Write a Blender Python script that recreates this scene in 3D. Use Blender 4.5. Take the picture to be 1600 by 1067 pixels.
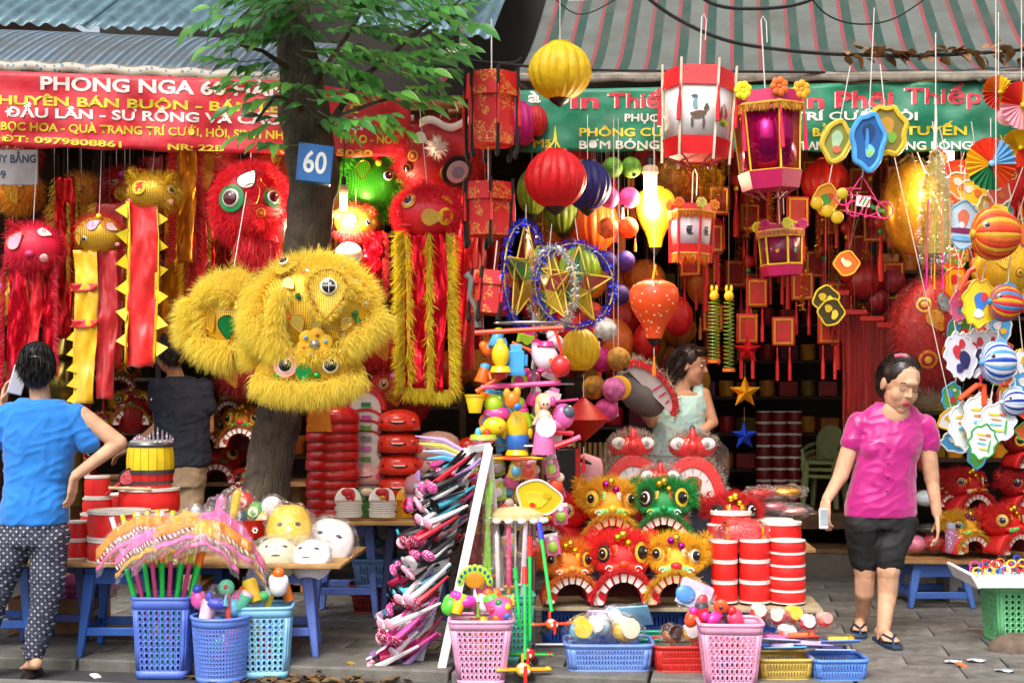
import bpy, bmesh, math, random
import numpy as np
from mathutils import Vector, Matrix, Euler, Quaternion, noise
for o in list(bpy.data.objects): bpy.data.objects.remove(o)
scene = bpy.context.scene
col = scene.collection
R = random.Random(7)
NR = np.random.RandomState(11)
F = 2200.0; CZ = 1.45; HY = 600.0
# ------------------------------------------------------------------ camera, sky, sun
cam = bpy.data.cameras.new('camera'); cam_o = bpy.data.objects.new('camera', cam); col.objects.link(cam_o)
cam_o.location = (0, 0, CZ); cam_o.rotation_euler = (math.radians(90), 0, 0)
cam.sensor_width = 36; cam.lens = F/1600*36; cam.shift_y = (HY-533.5)/1600; cam.clip_end = 500
scene.camera = cam_o
world = bpy.data.worlds.new('World'); scene.world = world; world.use_nodes = True
wn = world.node_tree.nodes; wl = world.node_tree.links
sky = wn.new('ShaderNodeTexSky'); sky.sky_type = 'NISHITA'; sky.sun_disc = False
SUN_EL, SUN_AZ = math.radians(52), math.radians(200)
sky.sun_elevation = SUN_EL; sky.sun_rotation = SUN_AZ; sky.dust_density = 6; sky.air_density = 1.0; sky.ozone_density = .6
hs = wn.new('ShaderNodeHueSaturation'); hs.inputs['Saturation'].default_value = .45
wl.new(sky.outputs[0], hs.inputs['Color']); wl.new(hs.outputs[0], wn['Background'].inputs[0])
wn['Background'].inputs[1].default_value = .15
sun = bpy.data.lights.new('sun', 'SUN'); sun.energy = 1.1; sun.angle = math.radians(26); sun.color = (1, .96, .9)
sun_o = bpy.data.objects.new('sun', sun); col.objects.link(sun_o)
sd = Vector((math.sin(SUN_AZ)*math.cos(SUN_EL), math.cos(SUN_AZ)*math.cos(SUN_EL), math.sin(SUN_EL)))
sun_o.rotation_euler = sd.to_track_quat('Z', 'Y').to_euler(); sun_o.location = sd*20
vs = scene.view_settings; vs.view_transform = 'Standard'; vs.look = 'None'; vs.gamma = 1; vs.exposure = .68
# ------------------------------------------------------------------ helpers
def P(px, py, Y): return Vector(((px-800)/F*Y, Y, CZ-(py-HY)/F*Y))
def S(n, Y): return n/F*Y
def lin(h):
    h = h.lstrip('#'); r = []
    for i in (0, 2, 4):
        c = int(h[i:i+2], 16)/255; r.append(c/12.92 if c <= .04045 else ((c+.055)/1.055)**2.4)
    return tuple(r)+(1,)
_m = {}
def nodes(key):
    mt = bpy.data.materials.new(key); mt.use_nodes = True
    nt = mt.node_tree; return mt, nt, nt.nodes['Principled BSDF']
def nd(nt, typ, **kw):
    n = nt.nodes.new('ShaderNode'+typ)
    for k, v in kw.items():
        if k in n.inputs: n.inputs[k].default_value = v
        else: setattr(n, k, v)
    return n
def mixc(nt, fac, a, b, blend='MIX'):
    n = nt.nodes.new('ShaderNodeMix'); n.data_type = 'RGBA'; n.blend_type = blend
    for s, v in ((0, fac), (6, a), (7, b)):
        if hasattr(v, 'is_output'): nt.links.new(v, n.inputs[s])
        else: n.inputs[s].default_value = v
    return n.outputs[2]
def mth(nt, op, a, b=0.0, c=None):
    n = nt.nodes.new('ShaderNodeMath'); n.operation = op
    for i, v in enumerate((a, b, c)):
        if v is None: continue
        if hasattr(v, 'is_output'): nt.links.new(v, n.inputs[i])
        else: n.inputs[i].default_value = v
    return n.outputs[0]
def m(h, rough=.5, var=.18, sc=9, bump=0, bsc=60, metal=0, coat=0, rnd=0, tl=0, alpha=1, sheen=0, dirt=0, spec=.5):
    """plain procedural material: base colour with cloudy variation, optional fine relief, dirt, translucency"""
    key = 'm_%s_%s' % (h.lstrip('#'), '_'.join(str(x) for x in (rough, var, sc, bump, bsc, metal, coat, rnd, tl, alpha, sheen, dirt, spec)))
    if key in _m: return _m[key]
    mt, nt, b = nodes(key); L = nt.links
    tc = nd(nt, 'TexCoord'); nz = nd(nt, 'TexNoise', Scale=sc, Detail=4.0); L.new(tc.outputs['Object'], nz.inputs['Vector'])
    c = lin(h); dk = tuple(x*(1-var*1.3) for x in c[:3])+(1,); lt = tuple(min(.9, x*(1+var)) for x in c[:3])+(1,)
    rp = nd(nt, 'ValToRGB'); rp.color_ramp.elements[0].position = .3; rp.color_ramp.elements[1].position = .7
    rp.color_ramp.elements[0].color = dk; rp.color_ramp.elements[1].color = lt
    L.new(nz.outputs['Fac'], rp.inputs[0]); out = rp.outputs[0]
    if rnd:
        oi = nd(nt, 'ObjectInfo'); v = mth(nt, 'MULTIPLY_ADD', oi.outputs['Random'], rnd, 1-rnd/2)
        cb = nd(nt, 'CombineXYZ'); [L.new(v, cb.inputs[i]) for i in range(3)]
        out = mixc(nt, 1.0, out, cb.outputs[0], 'MULTIPLY')
    if dirt:
        n2 = nd(nt, 'TexNoise', Scale=sc*2.7, Detail=6.0, Roughness=.7); L.new(tc.outputs['Object'], n2.inputs['Vector'])
        f = nd(nt, 'MapRange'); L.new(n2.outputs['Fac'], f.inputs[0]); f.inputs[1].default_value = .5; f.inputs[2].default_value = .75; f.inputs[4].default_value = dirt
        out = mixc(nt, f.outputs[0], out, lin('#3c3428'))
    L.new(out, b.inputs['Base Color'])
    rr = mth(nt, 'MULTIPLY_ADD', nz.outputs['Fac'], .2, max(.03, rough-.1)); L.new(rr, b.inputs['Roughness'])
    b.inputs['Metallic'].default_value = metal; b.inputs['Coat Weight'].default_value = coat; b.inputs['Alpha'].default_value = alpha
    b.inputs['Specular IOR Level'].default_value = spec
    if sheen: b.inputs['Sheen Weight'].default_value = sheen
    if bump:
        n3 = nd(nt, 'TexNoise', Scale=bsc, Detail=3.0); L.new(tc.outputs['Object'], n3.inputs['Vector'])
        bp = nd(nt, 'Bump', Strength=bump, Distance=.01); L.new(n3.outputs['Fac'], bp.inputs['Height']); L.new(bp.outputs[0], b.inputs['Normal'])
    if tl:
        tr = nd(nt, 'BsdfTranslucent'); L.new(out, tr.inputs[0]); ms = nd(nt, 'MixShader'); ms.inputs[0].default_value = tl
        L.new(b.outputs[0], ms.inputs[1]); L.new(tr.outputs[0], ms.inputs[2]); L.new(ms.outputs[0], nt.nodes['Material Output'].inputs[0])
    _m[key] = mt; return mt
def spots(h, h2, sc=30, size=.25, rough=.5, kind='voronoi', metal2=0, tl=0, h3=None):
    """printed pattern: spots of h2 (and h3) on h"""
    key = 'sp_%s%s%s%s%s%s%s' % (h, h2, sc, size, kind, tl, h3)
    if key in _m: return _m[key]
    mt, nt, b = nodes(key); L = nt.links; tc = nd(nt, 'TexCoord')
    if kind == 'voronoi':
        v = nd(nt, 'TexVoronoi', Scale=sc); L.new(tc.outputs['Object'], v.inputs['Vector']); f = mth(nt, 'LESS_THAN', v.outputs['Distance'], size)
        if h3:
            sx = nd(nt, 'SeparateXYZ'); L.new(v.outputs['Color'], sx.inputs[0])
            cc = mixc(nt, mth(nt, 'GREATER_THAN', sx.outputs[0], .5), lin(h2), lin(h3))
        else: cc = lin(h2)
    else:
        v = nd(nt, 'TexNoise', Scale=sc, Detail=2.0, Distortion=1.6); L.new(tc.outputs['Object'], v.inputs['Vector'])
        a = mth(nt, 'ABSOLUTE', mth(nt, 'SUBTRACT', v.outputs['Fac'], .5)); f = mth(nt, 'LESS_THAN', a, size)
        v2 = nd(nt, 'TexNoise', Scale=sc*.35, Detail=1.0); L.new(tc.outputs['Object'], v2.inputs['Vector'])
        f = mth(nt, 'MULTIPLY', f, mth(nt, 'GREATER_THAN', v2.outputs['Fac'], .48)); cc = lin(h2)
    L.new(mixc(nt, f, lin(h), cc), b.inputs['Base Color']); b.inputs['Roughness'].default_value = rough
    if metal2: L.new(mth(nt, 'MULTIPLY', f, metal2), b.inputs['Metallic'])
    _m[key] = mt; return mt
def foil(h, rough=.18, sc=120, amt=.9):
    """crinkled metallic film / sequins: facets that catch the light"""
    key = 'foil%s%s%s%s' % (h, rough, sc, amt)
    if key in _m: return _m[key]
    mt, nt, b = nodes(key); L = nt.links; tc = nd(nt, 'TexCoord'); v = nd(nt, 'TexVoronoi', Scale=sc); L.new(tc.outputs['Object'], v.inputs['Vector'])
    b.inputs['Base Color'].default_value = lin(h); b.inputs['Metallic'].default_value = .75; b.inputs['Roughness'].default_value = rough
    bp = nd(nt, 'Bump', Strength=amt, Distance=.02); L.new(v.outputs['Color'], bp.inputs['Height']); L.new(bp.outputs[0], b.inputs['Normal'])
    _m[key] = mt; return mt
def gauze(h, h2='#6a4a08', sc=95):
    """open gold net over a darker lining"""
    key = 'gauze%s%s%s' % (h, h2, sc)
    if key in _m: return _m[key]
    mt, nt, b = nodes(key); L = nt.links; tc = nd(nt, 'TexCoord'); s = nd(nt, 'SeparateXYZ'); L.new(tc.outputs['Object'], s.inputs[0])
    fx = mth(nt, 'FRACT', mth(nt, 'MULTIPLY', mth(nt, 'ADD', s.outputs[0], mth(nt, 'MULTIPLY', s.outputs[1], .6)), sc)); fz = mth(nt, 'FRACT', mth(nt, 'MULTIPLY', s.outputs[2], sc))
    f = mth(nt, 'MULTIPLY', mth(nt, 'GREATER_THAN', fx, .45), mth(nt, 'GREATER_THAN', fz, .45))
    L.new(mixc(nt, f, lin(h), lin(h2)), b.inputs['Base Color']); b.inputs['Metallic'].default_value = .45; b.inputs['Roughness'].default_value = .38
    bp = nd(nt, 'Bump', Strength=.5, Distance=.002); L.new(f, bp.inputs['Height']); L.new(bp.outputs[0], b.inputs['Normal'])
    _m[key] = mt; return mt
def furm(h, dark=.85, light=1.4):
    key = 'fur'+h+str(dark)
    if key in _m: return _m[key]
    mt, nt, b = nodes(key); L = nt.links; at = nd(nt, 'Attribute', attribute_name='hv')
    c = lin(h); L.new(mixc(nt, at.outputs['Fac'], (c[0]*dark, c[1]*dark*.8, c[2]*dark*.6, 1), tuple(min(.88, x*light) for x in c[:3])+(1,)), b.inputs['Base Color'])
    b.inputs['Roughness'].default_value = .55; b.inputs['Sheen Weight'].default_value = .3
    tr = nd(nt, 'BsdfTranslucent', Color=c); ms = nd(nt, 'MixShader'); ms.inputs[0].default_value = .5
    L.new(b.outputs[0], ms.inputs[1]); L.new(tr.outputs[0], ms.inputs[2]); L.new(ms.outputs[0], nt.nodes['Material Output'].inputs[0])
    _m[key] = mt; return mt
def bagm(a=.16, h='#ffffff'):
    """thin clear crinkled plastic film"""
    key = 'bag%s%s' % (a, h)
    if key in _m: return _m[key]
    mt, nt, b = nodes(key); L = nt.links; tc = nd(nt, 'TexCoord'); n = nd(nt, 'TexNoise', Scale=22.0, Detail=3.0, Distortion=1.2); L.new(tc.outputs['Object'], n.inputs['Vector'])
    bp = nd(nt, 'Bump', Strength=1.0, Distance=.03); L.new(n.outputs['Fac'], bp.inputs['Height'])
    g = nd(nt, 'BsdfGlossy', Roughness=.12); L.new(bp.outputs[0], g.inputs['Normal']); g.inputs[0].default_value = lin(h)
    d = nd(nt, 'BsdfDiffuse'); d.inputs[0].default_value = lin(h); t = nd(nt, 'BsdfTransparent')
    gd = nd(nt, 'MixShader'); gd.inputs[0].default_value = .12; L.new(g.outputs[0], gd.inputs[1]); L.new(d.outputs[0], gd.inputs[2])
    fr = nd(nt, 'LayerWeight', Blend=.3); L.new(bp.outputs[0], fr.inputs['Normal'])
    fac = mth(nt, 'MULTIPLY_ADD', fr.outputs['Fresnel'], .3, a*.45)
    ms = nd(nt, 'MixShader'); L.new(fac, ms.inputs[0]); L.new(t.outputs[0], ms.inputs[1]); L.new(gd.outputs[0], ms.inputs[2]); L.new(ms.outputs[0], nt.nodes['Material Output'].inputs[0])
    _m[key] = mt; return mt
def lampm(h, st):
    key = 'lamp%s%s' % (h, st)
    if key in _m: return _m[key]
    mt, nt, b = nodes(key); b.inputs['Emission Color'].default_value = lin(h); b.inputs['Emission Strength'].default_value = st; _m[key] = mt; return mt
def rotm(n, up=(0, 0, 1)):
    return Vector(n).normalized().to_track_quat('Z', 'Y').to_matrix().to_4x4()
def TR(loc=(0, 0, 0), rot=(0, 0, 0), sc=1):
    s = sc if hasattr(sc, '__len__') else (sc, sc, sc)
    return Matrix.LocRotScale(Vector(loc), Euler(rot), Vector(s))
class MB:
    def __init__(s): s.v = []; s.f = []
    def add(s, vs, fs, M=None):
        b = len(s.v); s.v += [tuple(M @ Vector(v)) for v in vs] if M is not None else [tuple(v) for v in vs]
        s.f += [tuple(b+i for i in f) for f in fs]; return s
    def box(s, c, d, M=None, tx=1, ty=1):
        x, y, z = d[0]/2, d[1]/2, d[2]/2; vs = []
        for k, (a, bb) in ((-1, (1, 1)), (1, (tx, ty))):
            for i, j in ((-1, -1), (1, -1), (1, 1), (-1, 1)): vs.append((c[0]+i*x*a, c[1]+j*y*bb, c[2]+k*z))
        return s.add(vs, [(3, 2, 1, 0), (4, 5, 6, 7), (0, 1, 5, 4), (1, 2, 6, 5), (2, 3, 7, 6), (3, 0, 4, 7)], M)
    def lathe(s, prof, n=20, M=None, cap=True, sx=1, sy=1, scal=0, ns=0):
        vs = []; fs = []; N = n
        for (r, z) in prof:
            for i in range(n):
                a = 2*math.pi*i/n; k = 1-scal*(1-abs(math.cos(a*ns/2))) if scal else 1
                vs.append((math.cos(a)*r*k*sx, math.sin(a)*r*k*sy, z))
        for j in range(len(prof)-1):
            for i in range(n): fs.append((j*N+i, j*N+(i+1) % N, (j+1)*N+(i+1) % N, (j+1)*N+i))
        if cap:
            if prof[0][0] > 1e-4: fs.append(tuple(range(N))[::-1])
            if prof[-1][0] > 1e-4: fs.append(tuple(range((len(prof)-1)*N, len(prof)*N)))
        return s.add(vs, fs, M)
    def sphere(s, c=(0, 0, 0), r=1, nu=16, nv=10, M=None):
        r = r if hasattr(r, '__len__') else (r, r, r)
        MM = Matrix.LocRotScale(Vector(c), None, Vector(r)); MM = M @ MM if M is not None else MM
        return s.lathe([(max(math.sin(math.pi*j/nv), 0), -math.cos(math.pi*j/nv)) for j in range(nv+1)], nu, MM, cap=False)
    def tube(s, pts, r, n=8, M=None, cap=True):
        pts = [Vector(p) for p in pts]; rs = r if hasattr(r, '__len__') else [r]*len(pts); vs = []; fs = []
        up = None
        for i, p in enumerate(pts):
            d = (pts[min(i+1, len(pts)-1)]-pts[max(i-1, 0)])
            d = d.normalized() if d.length > 1e-9 else Vector((0, 0, 1))
            if up is None: up = d.orthogonal().normalized()
            up = up-d*up.dot(d); up = up.normalized() if up.length > 1e-6 else d.orthogonal().normalized()
            w = d.cross(up)
            for k in range(n):
                a = 2*math.pi*k/n; vs.append(p+(up*math.cos(a)+w*math.sin(a))*rs[i])
        for i in range(len(pts)-1):
            for k in range(n): fs.append((i*n+k, i*n+(k+1) % n, (i+1)*n+(k+1) % n, (i+1)*n+k))
        if cap: fs += [tuple(range(n))[::-1], tuple(range((len(pts)-1)*n, len(pts)*n))]
        return s.add(vs, fs, M)
    def capsule(s, p0, r0, p1, r1, n=12):
        p0, p1 = Vector(p0), Vector(p1); d = (p1-p0).normalized() if (p1-p0).length > 1e-6 else Vector((0, 0, 1)); pts = []; rs = []
        for a in (85, 60, 35, 12): t = math.radians(a); pts.append(p0-d*r0*math.sin(t)); rs.append(r0*math.cos(t))
        for a in (12, 35, 60, 85): t = math.radians(a); pts.append(p1+d*r1*math.sin(t)); rs.append(r1*math.cos(t))
        return s.tube(pts, rs, n)
    def loft(s, rings, n=20):
        """rings of (centre, rx, ry[, yaw])"""
        vs = []; fs = []
        for rg in rings:
            c, rx, ry = rg[:3]; yw = rg[3] if len(rg) > 3 else 0
            for k in range(n):
                a = 2*math.pi*k/n; x, y = rx*math.cos(a), ry*math.sin(a)
                vs.append((c[0]+x*math.cos(yw)-y*math.sin(yw), c[1]+x*math.sin(yw)+y*math.cos(yw), c[2]))
        for i in range(len(rings)-1):
            for k in range(n): fs.append((i*n+k, i*n+(k+1) % n, (i+1)*n+(k+1) % n, (i+1)*n+k))
        fs += [tuple(range(n))[::-1], tuple(range((len(rings)-1)*n, len(rings)*n))]
        return s.add(vs, fs)
    def prism(s, poly, d, M=None):
        """polygon in local XY, thickness d along Z centred"""
        n = len(poly); vs = [(x, y, -d/2) for x, y in poly]+[(x, y, d/2) for x, y in poly]
        return s.add(vs, [tuple(range(n))[::-1], tuple(range(n, 2*n))]+[(i, (i+1) % n, n+(i+1) % n, n+i) for i in range(n)], M)
    def band(s, inner, outer, d, M=None, closed=False):
        """strip between two polylines in local XY, thickness d"""
        n = len(inner); vs = []
        for z in (-d/2, d/2): vs += [(x, y, z) for x, y in inner]+[(x, y, z) for x, y in outer]
        fs = []
        for i in range(n if closed else n-1):
            j = (i+1) % n
            fs += [(i, n+i, n+j, j), (2*n+j, 3*n+j, 3*n+i, 2*n+i), (i, j, 2*n+j, 2*n+i), (n+j, n+i, 3*n+i, 3*n+j)]
        if not closed: fs += [(0, 2*n, 3*n, n), (n-1, 2*n-1, 4*n-1, 3*n-1)]
        return s.add(vs, fs, M)
    def grid(s, nu, nv, fn, M=None):
        vs = [fn(i/nu, j/nv) for j in range(nv+1) for i in range(nu+1)]
        return s.add(vs, [(j*(nu+1)+i, j*(nu+1)+i+1, (j+1)*(nu+1)+i+1, (j+1)*(nu+1)+i) for j in range(nv) for i in range(nu)], M)
    def mesh(s, name, sharp=38):
        me = bpy.data.meshes.new(name); me.from_pydata(s.v, [], s.f)
        fl = not (0 < sharp <= 20); me.polygons.foreach_set('use_smooth', [fl]*len(me.polygons)); me.update()
        if sharp and fl: me.set_sharp_from_angle(angle=math.radians(sharp))
        return me
def link(name, me, mt, parent=None, loc=None, rot=None):
    o = bpy.data.objects.new(name, me); col.objects.link(o)
    if mt is not None and len(me.materials) == 0: me.materials.append(mt)
    if parent: o.parent = parent
    if loc is not None: o.location = loc
    if rot is not None: o.rotation_euler = rot
    return o
def part(name, mb, mt, parent=None, sharp=38, bev=0, sol=0, loc=None, rot=None):
    me = mb.mesh(name, sharp); o = link(name, me, mt, parent, loc, rot)
    if sol: x = o.modifiers.new('s', 'SOLIDIFY'); x.thickness = sol; x.offset = 0
    if bev: x = o.modifiers.new('b', 'BEVEL'); x.width = bev; x.segments = 2; x.limit_method = 'ANGLE'
    return o
def tag(o, label=None, cat=None, group=None, kind=None):
    for k, v in (('label', label), ('category', cat), ('group', group), ('kind', kind)):
        if v: o[k] = v
    return o
def thing(name, label, cat, loc=(0, 0, 0), rot=(0, 0, 0), group=None, sc=1):
    o = bpy.data.objects.new(name, None); col.objects.link(o); o.empty_display_size = .05
    o.location = loc; o.rotation_euler = rot; o.scale = (sc, sc, sc) if not hasattr(sc, '__len__') else sc
    return tag(o, label, cat, group)
def copytree(o, parent=None):
    c = o.copy(); col.objects.link(c)
    if parent: c.parent = parent
    for ch in [x for x in o.children]: copytree(ch, c)
    return c
def hairs(pts, nrm, L, w, comb=(0, 0, -.5), rnd=.35, grav=.5, flat=False):
    """mesh of thin tapering strands rooted at pts"""
    pts = np.asarray(pts, float); nrm = np.asarray(nrm, float); n = len(pts)
    d = nrm+np.asarray(comb)+rnd*NR.randn(n, 3); d /= np.linalg.norm(d, axis=1)[:, None]+1e-9
    ln = (L*(.55+.65*NR.rand(n)))[:, None]; sd = np.cross(d, NR.randn(n, 3)); sd /= np.linalg.norm(sd, axis=1)[:, None]+1e-9; sd = sd*w*(.6+.8*NR.rand(n))[:, None]
    mid = pts+d*ln*.5; d2 = d+np.array((0, 0, -grav))+.25*NR.randn(n, 3)*(0 if flat else 1); d2 /= np.linalg.norm(d2, axis=1)[:, None]+1e-9; tip = mid+d2*ln*.5
    tw = .55 if flat else .06
    V = np.stack([pts-sd, pts+sd, mid+sd*.85, mid-sd*.85, tip+sd*tw, tip-sd*tw], 1).reshape(-1, 3)
    b = (np.arange(n)*6)[:, None]; Q = np.concatenate([b+np.array([0, 1, 2, 3]), b+np.array([3, 2, 4, 5])], 1).reshape(-1)
    me = bpy.data.meshes.new('hairs'); me.vertices.add(n*6); me.vertices.foreach_set('co', V.ravel()); me.loops.add(n*8); me.loops.foreach_set('vertex_index', Q)
    me.polygons.add(n*2); me.polygons.foreach_set('loop_start', np.arange(n*2)*4); me.polygons.foreach_set('use_smooth', np.ones(n*2, bool)); me.update(calc_edges=True)
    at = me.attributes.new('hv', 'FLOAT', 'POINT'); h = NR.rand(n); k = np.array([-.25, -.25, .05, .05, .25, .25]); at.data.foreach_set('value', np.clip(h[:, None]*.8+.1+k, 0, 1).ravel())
    return me
def ell_pts(n, c, r, mask=None):
    """points and normals on an ellipsoid"""
    d = NR.randn(n*6, 3); d /= np.linalg.norm(d, axis=1)[:, None]
    if mask is not None: d = d[mask(d)]
    d = d[:n]; r = np.asarray(r, float); nn = d/r; nn /= np.linalg.norm(nn, axis=1)[:, None]
    return d*r+np.asarray(c, float), nn
def tube_pts(n, pts, r):
    pts = np.asarray(pts, float); seg = np.linalg.norm(np.diff(pts, axis=0), axis=1); cum = np.r_[0, np.cumsum(seg)]; t = NR.rand(n)*cum[-1]
    i = np.clip(np.searchsorted(cum, t)-1, 0, len(seg)-1); f = ((t-cum[i])/seg[i])[:, None]; p = pts[i]*(1-f)+pts[i+1]*f; d = (pts[i+1]-pts[i])/seg[i][:, None]
    nn = np.cross(d, NR.randn(n, 3)); nn /= np.linalg.norm(nn, axis=1)[:, None]+1e-9
    return p+nn*r, nn
def fur(name, parent, pn, L, w, mt, **k):
    o = link(name, hairs(pn[0], pn[1], L, w, **k), mt, parent); return o
_emptyfont = None
def textmesh(s, bold=0, ext=.004):
    cu = bpy.data.curves.new('lettering', 'FONT'); cu.body = s; cu.size = 1; cu.offset = bold; cu.extrude = 0; cu.resolution_u = 3
    o = bpy.data.objects.new('t', cu); col.objects.link(o); dg = bpy.context.evaluated_depsgraph_get(); me = bpy.data.meshes.new_from_object(o.evaluated_get(dg))
    bpy.data.objects.remove(o); return me
def text(s, mt, parent, x0, z0, w, h, M=None, bold=.022, cap=True, name='lettering'):
    """lettering word by word"""
    ws = [x for x in s.split(' ') if x]
    if len(ws) < 2: return word(s, mt, parent, x0, z0, w, h, M, bold, cap, name)
    def ext(q): me = textmesh(q, bold); c = [v.co.x for v in me.vertices]; bpy.data.meshes.remove(me); return min(c), max(c)
    a0, a1 = ext(' '.join(ws)); pre = ''
    for q in ws:
        e0, e1 = ext(q); f1 = ext(pre+q)[1]; f0 = f1-(e1-e0); pre += q+' '
        word(q, mt, parent, x0+(f0-a0)/(a1-a0)*w, z0, (f1-f0)/(a1-a0)*w, h, M, bold, cap, name)
def word(s, mt, parent, x0, z0, w, h, M=None, bold=.022, cap=True, name='lettering'):
    """flat lettering fitted into w x h on the local XZ plane (facing -Y), M maps (x,z) -> surface"""
    bad = any(c in s for c in 'ỚếƠãÓ'); me = textmesh(s, 0 if bad else min(bold, .03))
    if bad:   # strike twice, slightly shifted, for the heavy weight
        bmx = bmesh.new(); bmx.from_mesh(me); k = bold
        for dx, dz in ((k, 0), (0, k), (k, k)):
            g = bmesh.ops.duplicate(bmx, geom=[f for f in bmx.faces if f.tag is False][:len(me.polygons)]); bmesh.ops.translate(bmx, verts=[v for v in g['geom'] if isinstance(v, bmesh.types.BMVert)], vec=(dx, dz, 0))
        bmx.to_mesh(me); bmx.free()
    n = len(me.vertices); co = np.empty(n*3); me.vertices.foreach_get('co', co); co = co.reshape(-1, 3)
    mn, mx = co.min(0), co.max(0); base = 0; top = .73 if cap else mx[1]
    x = x0+(co[:, 0]-mn[0])/(mx[0]-mn[0])*w; z = z0+(co[:, 1]-base)/(top-base)*h
    pts = np.stack([x, np.zeros(n), z], 1)
    if M is not None: pts = np.array([M(a, c) for a, _, c in pts])
    me.vertices.foreach_set('co', pts.ravel()); me.materials.clear(); me.update()
    return link(name, me, mt, parent)
def remeshed(mb, vox, sm=6, name='body', dec=1):
    me = mb.mesh('tmp', 0); o = bpy.data.objects.new('tmp', me); col.objects.link(o)
    x = o.modifiers.new('r', 'REMESH'); x.mode = 'VOXEL'; x.voxel_size = vox; x.use_smooth_shade = True
    y = o.modifiers.new('s', 'SMOOTH'); y.factor = .5; y.iterations = sm
    dg = bpy.context.evaluated_depsgraph_get(); r = bpy.data.meshes.new_from_object(o.evaluated_get(dg)); bpy.data.objects.remove(o); r.name = name
    r.polygons.foreach_set('use_smooth', [True]*len(r.polygons)); return r
def displace(me, amp, sc, axis=None, off=0):
    n = len(me.vertices); co = np.empty(n*3); me.vertices.foreach_get('co', co); no = np.empty(n*3); me.vertices.foreach_get('normal', no); co = co.reshape(-1, 3); no = no.reshape(-1, 3)
    d = np.array([noise.noise(Vector(c)*sc+Vector((off, 0, 0))) for c in co]); co = co+no*(d*amp)[:, None]; me.vertices.foreach_set('co', co.ravel()); me.update()
def where(x, y, x0, x1, y0, y1):
    return ['high', 'midway up', 'low'][min(2, max(0, int((y-y0)/(y1-y0)*3)))]+' '+['at the far left', 'left of centre', 'in the centre', 'right of centre', 'at the far right'][min(4, max(0, int((x-x0)/(x1-x0)*5)))]
def solo(name, label, cat, mb, mt, loc=(0, 0, 0), rot=(0, 0, 0), group=None, **k):
    o = part(name, mb, mt, None, loc=loc, rot=rot, **k); return tag(o, label, cat, group)
WHITE = m('#f2f0ea', .45, .06); BLACK = m('#121214', .4, .1); STRING = m('#d8d4cc', .8, .1); GOLD = m('#d8a020', .25, .1, metal=.9); WOOD = m('#9a7142', .7, .25, 14); REDP = m('#d81c1a', .35, .1)
# ------------------------------------------------------------------ the setting
_n = math.hypot(1, .16); U = Vector((1, -.16, 0))/_n; W = Vector((.16, 1, 0))/_n; K0 = Vector((0, 7.15, 0)); YAW = math.atan2(-.16, 1)
def K(u, v, z=0): return K0+U*u+W*v+Vector((0, 0, z))
def KM(u, v, z=0): return Matrix.Translation(K(u, v, z)) @ Matrix.Rotation(YAW, 4, 'Z')
def struct(name, mb, mt, **k): return tag(part(name, mb, mt, **k), kind='structure')
asph = m('#3e3e3e', .85, .25, 5, bump=.5, bsc=120, dirt=.3)
struct('road', MB().add([(-60, -30, -.054), (60, -30, -.054), (60, 30, -.054), (-60, 30, -.054)], [(0, 1, 2, 3)]), asph)
joint = m('#3a3833', .9, .3, 20, bump=.4)
sw = struct('sidewalk', MB().box((0, 1.98, -.04), (12, 3.72, .05), KM(0, 0)), joint)
slabm = m('#716f6a', .62, .3, 6, bump=.35, bsc=90, rnd=.4, dirt=.8)
sv = []
for k in range(6):
    sv.append(MB().box((0, 0, 0), (.492+R.uniform(-.004, .003), .292+R.uniform(-.004, .003), .035)).mesh('slab'))
for j in range(12):
    for i in range(-7, 8):
        u = (i+.5*(j % 2))*.5; v = .29+j*.3
        if abs(u) > 3.6: continue
        o = link('paving_slab', R.choice(sv), slabm, sw, K(u, v, -.016+R.uniform(-.003, .003)), (R.uniform(-.008, .008), R.uniform(-.006, .006), YAW))
kb = struct('kerb', MB().box((0, -.01, -.07), (12, .2, .05), KM(0, 0)), joint)
kerbm = m('#6a6761', .75, .22, 8, bump=.4, bsc=70, rnd=.2, dirt=.4)
kme = MB().box((0, 0, 0), (.985, .23, .1)).mesh('kerbstone')
for i in range(-4, 5):
    o = link('kerbstone', kme, kerbm, kb, K(i+.2, .0, -.044+R.uniform(-.004, .004)), (0, 0, YAW+R.uniform(-.006, .006)))
    b_ = o.modifiers.new('b', 'BEVEL'); b_.width = .012; b_.segments = 2
struct('gutter_strip', MB().box((0, -.62, -.045), (12, .3, .03), KM(0, 0)), m('#7c7a74', .8, .2, 7, bump=.3, bsc=90, dirt=.3))
# shops: step, floors, walls
dirtym = m('#4a3f34', .8, .3, 5, bump=.3, dirt=.4)
st = struct('shop_step', MB().box((0, 4.05, .05), (9, .5, .24), KM(0, 0)), m('#6a635a', .8, .3, 6, bump=.5, bsc=40, dirt=.5))
plk = MB().box((0, 0, 0), (1.1, .115, .03)).mesh('plank')
for j in range(4):
    for i in range(-3, 5): link('plank', plk, m('#7a5a3c', .6, .3, 7, bump=.3, bsc=50, rnd=.4), st, K(i*1.115+.3*(j % 2), 3.86+j*.12, .19), (0, 0, YAW))
struct('shop_floor', MB().box((0, 5.9, .05), (9.4, 3.2, .2), KM(0, 0)), dirtym)
struct('shop_back_wall', MB().box((-.2, 7.55, 2.2), (9.9, .12, 4.4), KM(0, 0)), m('#3a2c24', .8, .3, 3))
struct('shop_side_wall', MB().box((-4.35, 4.7, 2.2), (.12, 5.6, 4.4), KM(0, 0)), m('#5a4a3a', .8, .3, 3))
struct('shop_side_wall', MB().box((3.95, 4.7, 2.2), (.12, 5.6, 4.4), KM(0, 0)), m('#4a4036', .8, .3, 3))
struct('party_wall', MB().box((-.1, 5.6, 1.8), (.16, 3.8, 3.6), KM(0, 0)), m('#4a382c', .8, .3, 3))
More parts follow.
